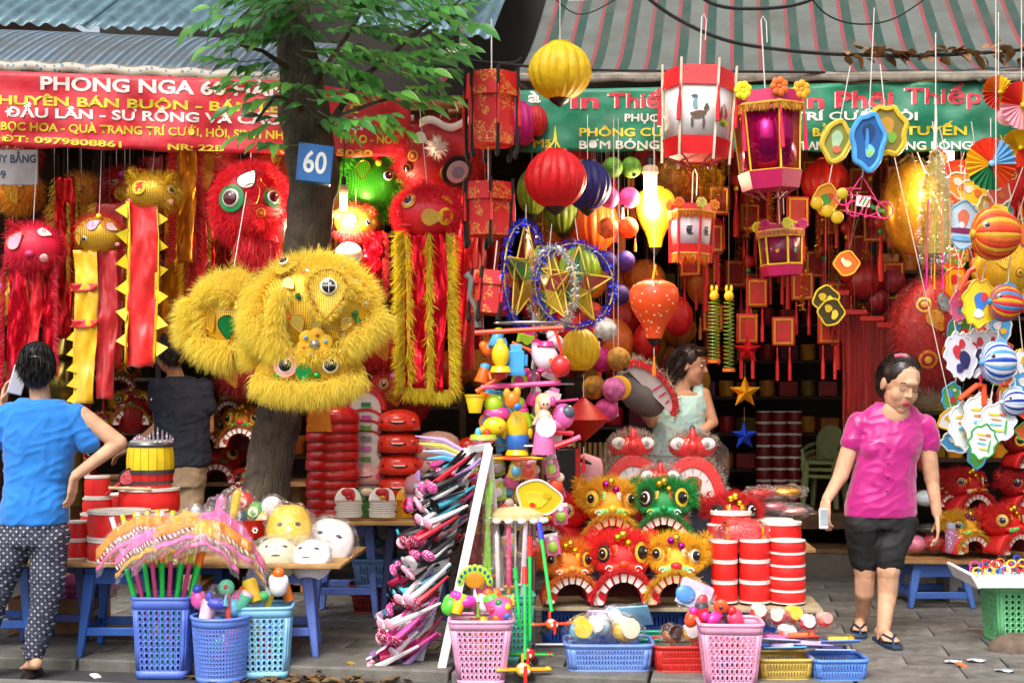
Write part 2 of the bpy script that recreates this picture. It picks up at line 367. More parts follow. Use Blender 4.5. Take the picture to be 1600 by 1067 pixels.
struct('shop_ceiling', MB().box((0, 5.3, 3.52), (9, 4.4, .1), KM(0, 0)), m('#8a6a3a', .8, .25, 3))
struct('upper_wall', MB().box((2.0, 3.3, 5.4), (4.2, .12, 3.6), KM(0, 0)), m('#8c8a88', .85, .2, 3, bump=.2, dirt=.4))
struct('upper_wall', MB().box((-2.1, 3.9, 5.4), (3.9, .12, 3.6), KM(0, 0)), m('#26221e', .85, .3, 3))
# ---- roofs and awnings
def corrugated(name, label, A, B, dv, rise, n, amp, mt, sheets=4, sag=0):
    t = thing(name, label, 'roof'); A = Vector(A); B = Vector(B); D = W*dv+Vector((0, 0, rise)); nrm = (B-A).cross(D).normalized()
    for s in range(sheets):
        a0, a1 = s/sheets-(.012 if s else 0), (s+1)/sheets
        def fn(u, v):
            q = a0+(a1-a0)*u; p = A.lerp(B, q)+D*v; return p+nrm*(amp*math.sin(q*n*2*math.pi)+.004*(s % 2)) + Vector((0, 0, .012*noise.noise(p*1.5)))
        part('roof_sheet', MB().grid(int(n/sheets*9), 8, fn), mt, t, sharp=0, sol=.003)
    return t
zinc = m('#5d7984', .45, .25, 6, bump=.15, bsc=20, metal=.3, dirt=.55)
t = corrugated('corrugated_roof', 'blue grey corrugated metal roof high over the red banner', P(-90, 34, 9.35), P(352, 50, 9.35), 1.6, .95, 17, .014, zinc)
t2 = corrugated('corrugated_roof', 'small pale metal roof corner glimpsed behind the tree leaves', P(540, 34, 9.3), P(765, 62, 9.3), 1.6, 1.1, 9, .014, zinc, 2)
part('fascia_strip', MB().tube([P(700, 58, 9.25), P(768, -30, 9.9)], .022, 6), m('#2f5a4c', .5), t2)
def attr_sheet(name, nu, nv, fn, mt, parent, sol=.003):
    mb = MB().grid(nu, nv, fn); o = part(name, mb, mt, parent, sharp=0, sol=sol)
    at = o.data.attributes.new('s', 'FLOAT', 'POINT'); at.data.foreach_set('value', [i/nu for j in range(nv+1) for i in range(nu+1)]); return o
def stripes(key, period, cols, rough=.7):
    """woven stripes running across the sheet: cols = [(start fraction, hex)]"""
    mt, nt, b = nodes(key); at = nd(nt, 'Attribute', attribute_name='s'); f = mth(nt, 'FRACT', mth(nt, 'MULTIPLY', at.outputs['Fac'], period))
    rp = nd(nt, 'ValToRGB'); rp.color_ramp.interpolation = 'CONSTANT'; e = rp.color_ramp.elements
    e[0].position = 0; e[0].color = lin(cols[0][1]); e[1].position = cols[1][0]; e[1].color = lin(cols[1][1])
    for p_, h in cols[2:]: x = e.new(p_); x.color = lin(h)
    nt.links.new(f, rp.inputs[0]); tc = nd(nt, 'TexCoord'); nz = nd(nt, 'TexNoise', Scale=2.5, Detail=7.0, Roughness=.68); nt.links.new(tc.outputs['Object'], nz.inputs['Vector'])
    fr = nd(nt, 'MapRange'); nt.links.new(nz.outputs['Fac'], fr.inputs[0]); fr.inputs[1].default_value = .42; fr.inputs[2].default_value = .7; fr.inputs[4].default_value = .75
    nt.links.new(mixc(nt, fr.outputs[0], rp.outputs[0], lin('#46453e')), b.inputs['Base Color']); b.inputs['Roughness'].default_value = rough
    bp = nd(nt, 'Bump', Strength=.4, Distance=.02); nt.links.new(nz.outputs['Fac'], bp.inputs['Height']); nt.links.new(bp.outputs[0], b.inputs['Normal']); return mt
A, B = P(796, 116, 8.75), P(1700, 112, 8.0)
t = thing('striped_awning', 'green grey and red striped canvas awning above the green banner', 'awning')
def aw(u, v):
    p = A.lerp(B, u)+W*1.75*v+Vector((0, 0, .95*v-.16*math.sin(math.pi*v)*(1-.4*v))); return p+Vector((0, 0, .03*noise.noise(Vector((u*6, v*2, 1)))+.015*math.sin(u*40)*v*(1-v)))
attr_sheet('canvas', 160, 14, aw, stripes('awning_stripes', 18.5, [(0, '#5c625d'), (.42, '#83343a'), (.56, '#143c34'), (.9, '#5c625d')]), t)
part('front_rail', MB().tube([A.lerp(B, i/12)+Vector((0, -.012, -.018)) for i in range(13)], .02, 8), m('#7a6a58', .6, .3, 9, dirt=.5), t)
part('hem', MB().grid(60, 2, lambda u, v: A.lerp(B, u)+Vector((0, -.03, -.005-.05*v+.006*math.sin(u*70)))), m('#8a8478', .8, .3, 12, dirt=.5), t, sol=.003)
part('strut', MB().tube([A+Vector((.03, .05, -.03)), K(.1, 3.25, 3.3)], .014, 6), m('#555', .5) if False else m('#555555', .5), t)
part('strut', MB().tube([B+Vector((-.6, .05, -.03)), K(3.2, 3.25, 3.3)], .014, 6), m('#555555', .5), t)
A2, B2 = P(-90, 96, 8.65), P(505, 121, 8.65)
t = thing('striped_awning', 'faded blue grey striped awning above the red banner', 'awning')
def aw2(u, v):
    p = A2.lerp(B2, u)+W*.95*v+Vector((0, 0, .42*math.sin(v*1.45))); return p+Vector((0, 0, .012*noise.noise(Vector((u*8, v*2, 4)))))
attr_sheet('canvas', 120, 10, aw2, stripes('awning_grey', 22, [(0, '#455563'), (.3, '#6d7b84'), (.5, '#364856'), (.8, '#5b6a74')], .55), t)
part('front_rail', MB().tube([A2, B2], .022, 8), m('#6a6258', .6, .3, 9, dirt=.5), t)
part('hem', MB().grid(70, 2, lambda u, v: A2.lerp(B2, u)+Vector((0, -.03, .012-.06*v+.008*math.sin(u*60)))), spots('#a89f90', '#5a6d80', 30, .32), t, sol=.003)
for x in (.1, .9): part('strut', MB().tube([A2.lerp(B2, x)+Vector((0, .05, -.03)), A2.lerp(B2, x)+W*1.2+Vector((0, 0, -.02))], .014, 6), m('#555555', .5), t)
# dark gap: rolled tarpaulin, meter box, bamboo pole and rods the goods hang from
def pole(name, label, a, b, r, mt, cat='pole', nodes_=True):
    t = thing(name, label, cat, a); a = Vector(a); d = Vector(b)-a; n = 9; pts = []; rs = []
    for i in range(n*3+1):
        f = i/(n*3); pts.append(d*f); rs.append(r*(1.16 if nodes_ and i % 3 == 0 else 1)*(1-.15*f))
    part('cane', MB().tube(pts, rs, 10), mt, t); part('end_wrap', MB().tube([d*.985, d*1.01], r*1.3, 10), m('#8a8078', .7), t); return t
bamb = m('#a8875a', .5, .3, 12, bump=.2)
pole('bamboo_pole', 'bamboo pole sticking out beside the tree leaves with a pink ribbon', P(652, 158, 7.85), P(745, 168, 9.4), .022, bamb)
t = thing('pink_ribbon', 'knotted pink ribbon tied on the bamboo pole', 'ribbon', P(690, 158, 8.1))
part('loop', MB().tube([(0, 0, 0), (.004, 0, .06), (.0, 0, .13), (.02, 0, .165), (.035, 0, .15), (.015, 0, .12), (-.02, 0, .1)], [.008, .01, .013, .017, .015, .012, .005], 6), m('#ef7fb0', .5), t)
rod = m('#7a4a22', .6, .3, 9)
for i, (a, b, l) in enumerate(((P(-40, 170, 8.75), P(640, 185, 8.75), 'wooden rod behind the red banner carrying the hanging lions'), (P(700, 175, 8.95), P(1250, 165, 8.85), 'wooden rod behind the green banner carrying round lanterns'), (P(1230, 170, 8.75), P(1690, 160, 8.35), 'wooden rod behind the green banner at its right end'), (P(-40, 200, 9.5), P(650, 200, 9.5), 'inner wooden rod deep in the left shop'), (P(820, 215, 9.7), P(1650, 215, 9.3), 'inner wooden rod deep in the right shop'))):
    pole('hanging_rod', l, a, b, .016, rod, 'rod', False)
t = thing('meter_box', 'white electricity meter box in the dark gap between the roofs', 'meter box', P(716, 78, 8.9))
part('case', MB().box((0, 0, 0), (.15, .06, .06)), m('#cfcabc', .6, .15, dirt=.4), t, bev=.006)
part('cover_slat', MB().box((0, -.033, .01), (.13, .006, .008)), BLACK, t); part('conduit', MB().box((.02, .04, .07), (.03, .03, .2)), m('#6d7068', .6), t)
cabm = m('#151515', .5, .1)
def cable(label, pts, Y, r=.008, dY=0):
    q = [P(x, y, Y+dY*i/max(1, len(pts)-1)) for i, (x, y) in enumerate(pts)]; out = []
    for i in range(len(q)-1):
        p0, p1, p2, p3 = q[max(i-1, 0)], q[i], q[i+1], q[min(i+2, len(q)-1)]
        for k in range(6):
            f = k/6; out.append(.5*((2*p1)+(p2-p0)*f+(2*p0-5*p1+4*p2-p3)*f*f+(3*p1-p0-3*p2+p3)*f**3))
    out.append(q[-1]); c = sum(out, Vector())/len(out)
    return solo('cable', label, 'cable', MB().tube([p-c for p in out], r, 6), cabm, c)
cable('thick black cable sagging across the striped awning, wrapped in dry leaves', [(985, -25), (1050, 25), (1130, 62), (1220, 78), (1330, 86), (1480, 86), (1640, 74), (1760, 60)], 8.25, .011)
cable('thin black cable just above the green banner', [(780, 100), (930, 110), (1250, 113), (1500, 116), (1760, 108)], 8.3, .008)
cable('black cable loop at the top of the awning', [(1060, -40), (1110, 5), (1180, 14), (1260, 3), (1330, -40)], 8.3, .011)
cable('thin drooping wire at the top of the awning', [(1255, -20), (1290, 22), (1340, 38), (1400, 28), (1470, -20)], 8.4, .005)
cable('thin dark wire across the yellow lantern string', [(840, -30), (900, 22), (960, 0), (985, -30)], 8.5, .004)
cable('dark wire crossing the gap beside the meter box', [(690, 80), (740, 95), (800, 98), (815, 90)], 8.8, .006)
# ---- banners
def cloth(name, label, x0, x1, top, bot, Y, mt, nu=110, nv=14):
    t = thing(name, label, 'banner', P((x0+x1)/2, top((x0+x1)/2), Y((x0+x1)/2))); o0 = t.location.copy()
    def rip(px, py): return .016*math.sin(px*.045+py*.02)+.022*noise.noise(Vector((px*.02, py*.03, 3)))+.008*noise.noise(Vector((px*.07+py*.05, py*.06, 9)))
    def f(px, py, d=0): return P(px, py, Y(px)+rip(px, py)-d)-o0
    part('cloth', MB().grid(nu, nv, lambda u, v: f(x0+(x1-x0)*u, top(x0+(x1-x0)*u)*(1-v)+bot(x0+(x1-x0)*u)*v+(1.5*math.sin(u*45) if v == 1 else 0))), mt, t, sharp=0, sol=.002); return t, f
redc = m('#c92233', .5, .22, 5, bump=.4, bsc=11, dirt=.25); grc = m('#0d7656', .48, .2, 5, bump=.4, bsc=11, dirt=.3)
wl_, yl_, rl_ = m('#e2dad2', .6, .12, 14, dirt=.25), m('#d8c42a', .6, .14, 14, dirt=.25), m('#c8263a', .6, .12, 14, dirt=.2)
t, f = cloth('shop_banner', 'red cloth shop banner with white and yellow lettering', -60, 642, lambda x: 111+.035*x if x < 480 else 128+.2*(x-480), lambda x: 229+.028*x, lambda x: 8.5, redc)
def line(s, mt, x0, x1, base, h, sl=.03, bold=.03):
    text(s, mt, t, x0, 0, x1-x0, h, lambda a, c: f(a, base+sl*(a-x0)-c, .006), bold)
line('PHONG NGA 60 HÀNG', wl_, 63, 478, 140, 21); line('CHUYÊN BÁN BUÔN - BÁN LẺ', yl_, -28, 440, 162, 14.5)
line('ĐẦU LÂN - SƯ RỒNG VÀ CÁC', wl_, 8, 436, 182, 15); line('BỌC HOA - QUÀ TRANG TRÍ CƯỚI, HỎI, SINH NHẬT', yl_, 1, 470, 203, 13, .033)
line('ĐT: 0979808861', yl_, 1, 190, 220, 9.5, .055); line('NR: 22B', yl_, 262, 350, 234, 9.5); line('09', yl_, 437, 464, 240, 9.5); line('5030', yl_, 526, 582, 243, 10)
line('KIỆN', wl_, 528, 579, 202, 15); line('THẢO - NOEL', yl_, 528, 630, 223, 13, .02); line('LẺ', yl_, 535, 560, 176, 13)
t, f = cloth('shop_banner', 'green cloth shop banner with red, white and yellow lettering', 802, 1640, lambda x: 141-.022*(x-830), lambda x: 237+.0*(x), lambda x: 8.66-.00072*(x-800), grc)
G0 = dict(sl=-.002)
def red_outlined(s, x0, x1, b, h):
    text(s, wl_, t, x0-2, 0, x1-x0+2, h, lambda a, c: f(a, b+1.5-c, .005), .045); text(s, rl_, t, x0, 0, x1-x0, h, lambda a, c: f(a, b-c, .010), .03)
red_outlined('In', 893, 936, 168, 23); red_outlined('Thiếp', 951, 1056, 168, 23); red_outlined('In', 1248, 1288, 168, 23); red_outlined('Phôi', 1306, 1396, 167, 25); red_outlined('Thiếp', 1414, 1533, 162, 25)
for s, mt, x0, x1, b, h in (('à', wl_, 825, 845, 160, 18), ('Mã', yl_, 833, 862, 231, 14), ('PHỤC VỤ', wl_, 976, 1060, 190, 12), ('TRÍ CƯỚI HỎI', wl_, 1240, 1434, 188, 13), ('PHÔNG CƯỚI', yl_, 905, 1060, 213, 13), ('BẰNG', yl_, 1270, 1330, 213, 13), ('TUYẾN', yl_, 1414, 1511, 211, 14), ('BƠM BÓNG', wl_, 905, 1030, 233, 13), ('TRANG', wl_, 1243, 1300, 234, 13), ('BỤNG BÓNG', wl_, 1386, 1518, 234, 13), ('V', yl_, 1562, 1572, 224, 13)):
    line(s, mt, x0, x1, b, h, 0, .035)
# grey backing sign at the far left under the red banner
t = thing('shop_sign', 'pale grey sign with dark lettering at the far left under the red banner', 'sign', P(25, 262, 8.9))
part('board', MB().box((0, 0, 0), (.28, .02, .22)), m('#9a9898', .6), t)
text('ỦY BẰNG', m('#1d2a55', .5), t, -.13, .03, .26, .05, lambda a, c: (a, -.012, c)); text('09', m('#1d2a55', .5), t, -.13, -.07, .07, .05, lambda a, c: (a, -.012, c))
# ---- tree
bark = m('#54493c', .9, .5, 8, bump=1.0, bsc=30, dirt=.5)
def bark_relief():
    nt = bark.node_tree; b_ = nt.nodes['Principled BSDF']; tc = nd(nt, 'TexCoord'); mp = nd(nt, 'Mapping'); mp.inputs['Scale'].default_value = (26, 26, 6); nt.links.new(tc.outputs['Object'], mp.inputs[0])
    v = nd(nt, 'TexVoronoi', Scale=1.0, feature='DISTANCE_TO_EDGE'); nt.links.new(mp.outputs[0], v.inputs['Vector']); n = nd(nt, 'TexNoise', Scale=3.0, Detail=8.0, Roughness=.7); nt.links.new(mp.outputs[0], n.inputs['Vector'])
    h = mth(nt, 'ADD', mth(nt, 'MINIMUM', v.outputs['Distance'], .18), mth(nt, 'MULTIPLY', n.outputs['Fac'], .35)); bp = nd(nt, 'Bump', Strength=1.0, Distance=.05); nt.links.new(h, bp.inputs['Height']); nt.links.new(bp.outputs[0], b_.inputs['Normal'])
bark_relief()
tr = thing('street_tree', 'leaning street tree with dark trunk and glossy green compound leaves', 'tree', P(408, 990, 8.05))
o0 = tr.location.copy()
def trunkmb(pts, rs, n=22, bumpy=.05):
    mb = MB(); L_ = []; RR = []
    for i in range(len(pts)-1):
        for k in range(7):
            f_ = k/7; L_.append(Vector(pts[i]).lerp(Vector(pts[i+1]), f_)); RR.append(rs[i]*(1-f_)+rs[i+1]*f_)
    L_.append(Vector(pts[-1])); RR.append(rs[-1]); mb.tube(L_, RR, n)
    mb.v = [tuple(Vector(v)+Vector((1, 1, 0))*(bumpy*.45*noise.noise(Vector(v)*6)+bumpy*.2*noise.noise(Vector(v)*Vector((28, 28, 9))))) for v in mb.v]; return mb
tp = [(405, 1005, 62), (408, 900, 52), (412, 790, 47), (428, 690, 43), (446, 600, 40), (462, 480, 39), (482, 370, 40), (492, 280, 46), (478, 190, 46), (466, 100, 38), (455, 10, 31), (440, -120, 27)]
trunk = part('trunk', trunkmb([P(x, y, 8.1)-o0 for x, y, w in tp], [S(w*.86, 8.1) for x, y, w in tp]), bark, tr)
brs = [[(492, 230, 8.1), (560, 130, 7.9), (640, 60, 7.8), (720, 0, 7.7)], [(466, 80, 8.1), (420, 20, 7.9), (360, -40, 7.8)], [(478, 150, 8.1), (540, 60, 7.8), (600, -40, 7.6)], [(485, 200, 8.05), (560, 170, 7.7), (650, 140, 7.6)], [(470, 120, 8.1), (410, 80, 7.8), (370, 70, 7.6)], [(480, 170, 8), (430, 150, 7.7), (400, 190, 7.55)]]
for b in brs: part('branch', MB().tube([P(*q)-o0 for q in b], [.028, .018, .012, .006][:len(b)] if len(b) == 4 else [.022, .012, .006], 8), bark, tr)
leafm, leafm2 = m('#68a646', .33, .25, 5, rnd=.7, tl=.42, spec=.6), m('#42823a', .36, .3, 5, rnd=.8, tl=.4)
def leafmb(l=.12, w=.06, droop=.25):
    mb = MB(); n = 6
    def fn(u, v):
        x = (u-.5)*2; ww = w*.5*math.sin(math.pi*min(1, v**.8*.98+.02))**.85; return (x*ww, v*l, -droop*l*v*v+abs(x)*ww*.28)
    return mb.grid(2, n, fn)
lm = [leafmb(.118, .048, d).mesh('leaf', 0) for d in (.1, .25, .4)]; lm2 = [leafmb(.118, .048, d).mesh('leaf', 0) for d in (.1, .25, .4)]
sprigs = []
for q in [(385, 30), (360, 75), (400, 95), (440, 115), (375, 125), (425, 60), (365, 15), (445, 20), (500, 20), (545, 40), (590, 20), (640, 25), (690, 15), (735, 10), (560, 80), (610, 60), (655, 65), (700, 50), (540, 120), (590, 105), (640, 100), (680, 95), (520, 160), (565, 150), (610, 140), (660, 130), (640, 170), (590, 175), (540, 180), (700, 80), (400, 170), (430, 190), (395, 205), (420, 225), (380, 150), (480, 40), (520, 70), (650, 40), (575, 50), (440, 150), (620, 190), (560, 130), (500, 100), (530, 30), (720, 40), (410, 130), (390, 60), (340, 40), (470, 130), (600, 85), (670, 150), (630, 120), (500, 140), (350, 100), (575, 200), (455, 165), (560, 0), (610, 0), (660, 0), (420, 0), (700, -10), (510, 195)]:
    sprigs.append((q[0]+R.uniform(-10, 10), q[1]+R.uniform(-10, 8), R.uniform(7.3, 7.85)))
for i in range(90): sprigs.append((R.uniform(330, 740), R.uniform(-220, -10), R.uniform(6.9, 8.6)))
for i in range(38): sprigs.append((R.uniform(490, 720), R.uniform(-20, 120), R.uniform(7.7, 8.35)))
for i in range(16): sprigs.append((R.uniform(370, 470), R.uniform(-30, 70), R.uniform(7.4, 7.9)))
cnt = 0; rest = MB(); twigs = MB()
for si, (px, py, Y) in enumerate(sprigs):
    c = P(px, py, Y)-o0; ang = R.uniform(-.5, .5)+(math.pi*.0 if px > 470 else math.pi); dirv = Vector((math.cos(ang), R.uniform(-.8, -.1), R.uniform(-.55, .15))).normalized()
    nlf = R.choice((5, 7, 7, 9)); ln = .22; base = c-dirv*ln*.5; twigs.tube([base-dirv*.08+Vector((0, .03, .03)), base, base+dirv*ln], [.003, .0025, .0012], 5)
    side = dirv.cross(Vector((0, 0, 1))).normalized()
    for k in range(nlf):
        f_ = 1 if k == nlf-1 else (k//2+.7)/(nlf//2+.5); sg = 0 if k == nlf-1 else (1 if k % 2 else -1)
        dd = (dirv*(.75 if sg else 1)+side*sg*R.uniform(.7, 1.0)+Vector((0, 0, R.uniform(-.45, .0)))).normalized(); p = base+dirv*ln*f_
        zz = (Vector((R.uniform(-.4, .4), R.uniform(-1.3, -.4), 1))); x = dd.cross(zz).normalized(); z = x.cross(dd); Mx = Matrix((x, dd, z)).transposed().to_4x4(); s_ = R.uniform(.75, 1.2)
        Mx = Matrix.Translation(p) @ Mx @ Matrix.Scale(s_, 4)
        if si < 62 and cnt < 300 and not (si % 3 == 2 and k % 2):
            o = link('leaf', R.choice(lm if R.random() < .65 else lm2), None, tr); o.matrix_local = Mx; cnt += 1
        else: rest.add(*( (lambda q: (q.v, q.f))(leafmb(.118, .048, .25)) ), Mx)
for q in lm: q.materials.append(leafm)
for q in lm2: q.materials.append(leafm2)
tag(part('foliage', rest, m('#4a8a3a', .38, .5, 4, tl=.4), tr, sharp=0), kind='stuff'); tag(part('twigs', twigs, m('#4a5a2c', .7), tr), kind='stuff')
# house number plate
t = thing('house_number_plaque', 'blue house number box reading 60 on the tree trunk', 'sign', P(492, 255, 7.62), (0, 0, .16))
part('case', MB().box((0, .05, 0), (.19, .1, .205), TR(rot=(0, .1, 0))), m('#2a6cb4', .35, .1, 6, dirt=.15), t, bev=.004)
text('60', m('#f2f4f2', .5), t, -.062, -.052, .125, .12, lambda a, c: tuple(TR(rot=(0, .1, 0)) @ Vector((a, -.003, c))), .02)
# dry leaves caught on the cable and awning
dry = MB()
for i in range(70):
    px = R.choice((R.uniform(1310, 1460), R.uniform(1500, 1620), R.uniform(1310, 1620))); py = 86-R.uniform(-6, 10)
    dry.add(*((lambda q: (q.v, q.f))(leafmb(R.uniform(.06, .13), .05, R.uniform(-.4, .8)))), Matrix.Translation(P(px, py, 8.25+R.uniform(-.03, .05))) @ Euler((R.uniform(-.6, .6), R.uniform(-.6, .6), R.uniform(0, 6))).to_matrix().to_4x4())
tag(part('dry_leaves', dry, m('#8a6238', .8, .4, 9, tl=.1), sharp=0), 'dry brown leaves caught along the black cable', 'leaves', kind='stuff')
lit = MB()
for i in range(150):
    a, r_ = R.uniform(0, 6.28), R.random()**.7; px = 470+a*0+math.cos(a)*r_*170; Y = 7.12+math.sin(a)*r_*.17
    lit.add(*((lambda q: (q.v, q.f))(leafmb(R.uniform(.03, .09), .035, R.uniform(-.3, .5)))), Matrix.Translation(Vector(((px-800)/F*Y, Y, -.046+R.uniform(0, .012)))) @ Euler((R.uniform(-.25, .25), R.uniform(-.25, .25), R.uniform(0, 6))).to_matrix().to_4x4())
tag(part('leaf_litter', lit, m('#6a5030', .85, .5, 14), sharp=0), 'dry leaf litter in the gutter below the left table', 'leaves', kind='stuff')
for i, (px, py) in enumerate(((505, 1052), (540, 1038), (580, 1046), (140, 1056), (445, 1043), (760, 1018), (1000, 1032), (1490, 1038))):
    Y = 1.5*F/(py-HY) if py > 1040 else 1.445*F/(py-HY)
    solo('fallen_leaf', ['yellow fallen leaf by the leaf litter', 'curled yellow brown leaf between litter and white rack', 'brown fallen leaf nearest the white rack', 'small pale scrap of paper near the black shoe', 'orange fallen leaf beside the pale blue basket', 'orange leaf beside the foot of the white rack', 'leaf lying before the middle low blue basket', 'reddish leaf on the slabs near the green basket'][i], 'leaf', leafmb(.1, .05, .3), m(['#c9a020', '#a8842a', '#8a6030', '#d8dde0', '#c9641e', '#b8542a', '#a8642a', '#b86a3a'][i], .7), ((px-800)/F*Y, Y, CZ-(py-HY)/F*Y+.012), (R.uniform(-.2, .2), .1, R.uniform(0, 6)), 'fallen leaves')
# ------------------------------------------------------------------ people
SKIN = m('#cf9f80', .65, .16, 16, bump=.15, bsc=160, spec=.25)
HAIR = m('#0e0b0b', .5, .3, 30, spec=.3); HAIR2 = m('#2c1a12', .4, .3, 30)
def xf(M, p): return M @ Vector(p)
def headprims(mb, M):
    for c, r in (((0, .008, .022), (.073, .09, .094)), ((0, -.016, -.042), (.061, .068, .074)), ((0, -.05, -.09), (.028, .024, .022)), ((.024, -.044, -.03), (.036, .034, .042)), ((-.024, -.044, -.03), (.036, .034, .042)),
                 ((.075, .008, -.008), (.009, .018, .03)), ((-.075, .008, -.008), (.009, .018, .03)), ((0, -.078, .03), (.03, .012, .016))): mb.sphere(c, r, 14, 10, M)
    mb.capsule(xf(M, (0, -.078, .012)), .008, xf(M, (0, -.094, -.022)), .012); mb.capsule(xf(M, (-.012, -.083, -.026)), .008, xf(M, (.012, -.083, -.026)), .008)
def face(t, M, down=True, lip='#b0343e'):
    for s in (-1, 1):
        if not down:
            e = part('eye', MB().sphere((s*.031, -.073, .004), (.013, .008, .006), 10, 8, M), m('#e8e4de', .3, .03), t); part('iris', MB().sphere((s*.031, -.079, .004), (.005, .004, .005), 8, 6, M), BLACK, e)
        part('eyelid', MB().tube([xf(M, (s*(.031+x), -.0765+abs(x)*.42, -.001+z)) for x, z in ((-.016, .002), (-.008, -.003), (0, -.0045), (.008, -.003), (.016, .003))], .002, 6), BLACK, t)
        part('eyebrow', MB().tube([xf(M, (s*(.03+x), -.0785+abs(x)*.38, .026+z)) for x, z in ((-.02, -.002), (-.005, .003), (.01, .002), (.02, -.004))], .0026, 6), m('#2a1a14', .7), t)
    part('mouth', MB().sphere((0, -.083, -.055), (.021, .008, .0045), 12, 8, M).sphere((0, -.081, -.0625), (.017, .008, .006), 12, 8, M), m(lip, .4, .05), t)
def hair(t, M, mt, bun=None, strands=1500, L=.06, comb=(0, .12, -.6), cut=-.04):
    mb = MB().sphere((0, .022, .036), (.083, .092, .092), 18, 12, M).sphere((0, .045, -.015), (.078, .068, .08), 16, 10, M)
    for c, r in bun or (): mb.sphere(c, r, 14, 10, M)
    o = link('hair', remeshed(mb, .008, 3, 'hair'), mt, t)
    p, n = ell_pts(strands, (0, .022, .036), (.085, .094, .094), lambda d: (d[:, 1] > cut) | (d[:, 2] > .55)); Mn = np.array(M); p = p @ Mn[:3, :3].T+Mn[:3, 3]; n = n @ Mn[:3, :3].T; c = np.array(M.to_3x3() @ Vector(comb))
    fur('strands', o, (p, n*.12), L, .0018, mt, comb=c, rnd=.035, grav=.2)
def hand(mb, w, d, n, curl=.5, k=1, ts=1):
    w, d, n = Vector(w), Vector(d).normalized(), Vector(n); n = (n-d*n.dot(d)).normalized(); s = d.cross(n)*ts
    for i in range(4):
        b = w+d*.085*k+s*(i-1.5)*.019*k; mb.capsule(w+d*.01+s*(i-1.5)*.012*k, .015*k, b, .0105*k); p = b; a = curl*.4
        for l in [(.034, .024, .02), (.042, .028, .022), (.04, .027, .021), (.03, .02, .017)][i]:
            q = p+(d*math.cos(a)+n*math.sin(a))*l*k; mb.capsule(p, .0086*k, q, .0076*k, 8); p = q; a += curl
    b = w+d*.025*k-s*.022*k; q = b+(d*.6-s*.6+n*.35).normalized()*.042*k; mb.capsule(b, .012*k, q, .010*k, 8); mb.capsule(q, .0098*k, q+(d*.85-s*.15+n*.5).normalized()*.032*k, .008*k, 8)
def garment(name, t, mb, mt, vox=.009, sm=4, amp=.006, sc=9):
    me = remeshed(mb, vox, sm, name); displace(me, amp, sc); n = len(me.vertices); co = np.empty(n*3); me.vertices.foreach_get('co', co); no = np.empty(n*3); me.vertices.foreach_get('normal', no); co = co.reshape(-1, 3); no = no.reshape(-1, 3)
    # slanting folds: ridged noise stretched along the cloth
    d = np.array([(1-abs(noise.noise(Vector((c[0]*7+c[2]*9, c[1]*7, c[2]*16-c[0]*11)))*2.2))**2*.7+.4*noise.noise(Vector((c[0]*20, c[1]*20, c[2]*9))) for c in co]); co = co+no*(d*amp*1.1)[:, None]; me.vertices.foreach_set('co', co.ravel()); me.update(); return link(name, me, mt, t)
def foot(mb, heel, toe, k=1):
    heel, toe = Vector(heel), Vector(toe); d = (toe-heel); s = d.cross(Vector((0, 0, 1))).normalized()
    mb.capsule(heel+Vector((0, 0, .035)), .032*k, heel+d*.5+Vector((0, 0, .03)), .03*k)
    for i in range(5): mb.capsule(heel+d*.45+s*(i-2)*.012+Vector((0, 0, .025)), .017, heel+d*(.86-.05*abs(i-1.2))+s*(i-2)*.017+Vector((0, 0, .014)), .0095, 8)
def patterned(h, h2, sc):
    mt, nt, b = nodes('patterned_trousers'); L = nt.links; tc = nd(nt, 'TexCoord'); s = nd(nt, 'SeparateXYZ'); L.new(tc.outputs['Object'], s.inputs[0])
    a = mth(nt, 'MULTIPLY', mth(nt, 'ADD', s.outputs[0], s.outputs[2]), sc); c = mth(nt, 'MULTIPLY', mth(nt, 'SUBTRACT', s.outputs[0], s.outputs[2]), sc)
    fa = mth(nt, 'ABSOLUTE', mth(nt, 'SUBTRACT', mth(nt, 'FRACT', a), .5)); fc = mth(nt, 'ABSOLUTE', mth(nt, 'SUBTRACT', mth(nt, 'FRACT', c), .5)); mx = mth(nt, 'MAXIMUM', fa, fc)
    sq = mth(nt, 'LESS_THAN', mx, .2); ln = mth(nt, 'GREATER_THAN', mx, .47); mn = mth(nt, 'LESS_THAN', mx, .07)
    f = mth(nt, 'MAXIMUM', mth(nt, 'SUBTRACT', sq, mn), mth(nt, 'MULTIPLY', ln, .35)); n = nd(nt, 'TexNoise', Scale=70.0); L.new(tc.outputs['Object'], n.inputs['Vector'])
    f = mth(nt, 'MULTIPLY', f, mth(nt, 'GREATER_THAN', n.outputs['Fac'], .4)); L.new(mixc(nt, f, lin(h), lin(h2)), b.inputs['Base Color']); b.inputs['Roughness'].default_value = .8; return mt
def silk(h, rough=.3):
    mt = m(h, rough, .12, 7, bump=.25, bsc=14, sheen=.4); return mt
def Q(base, Y): return lambda px, py, dy=0: P(px, py, Y+dy)-base
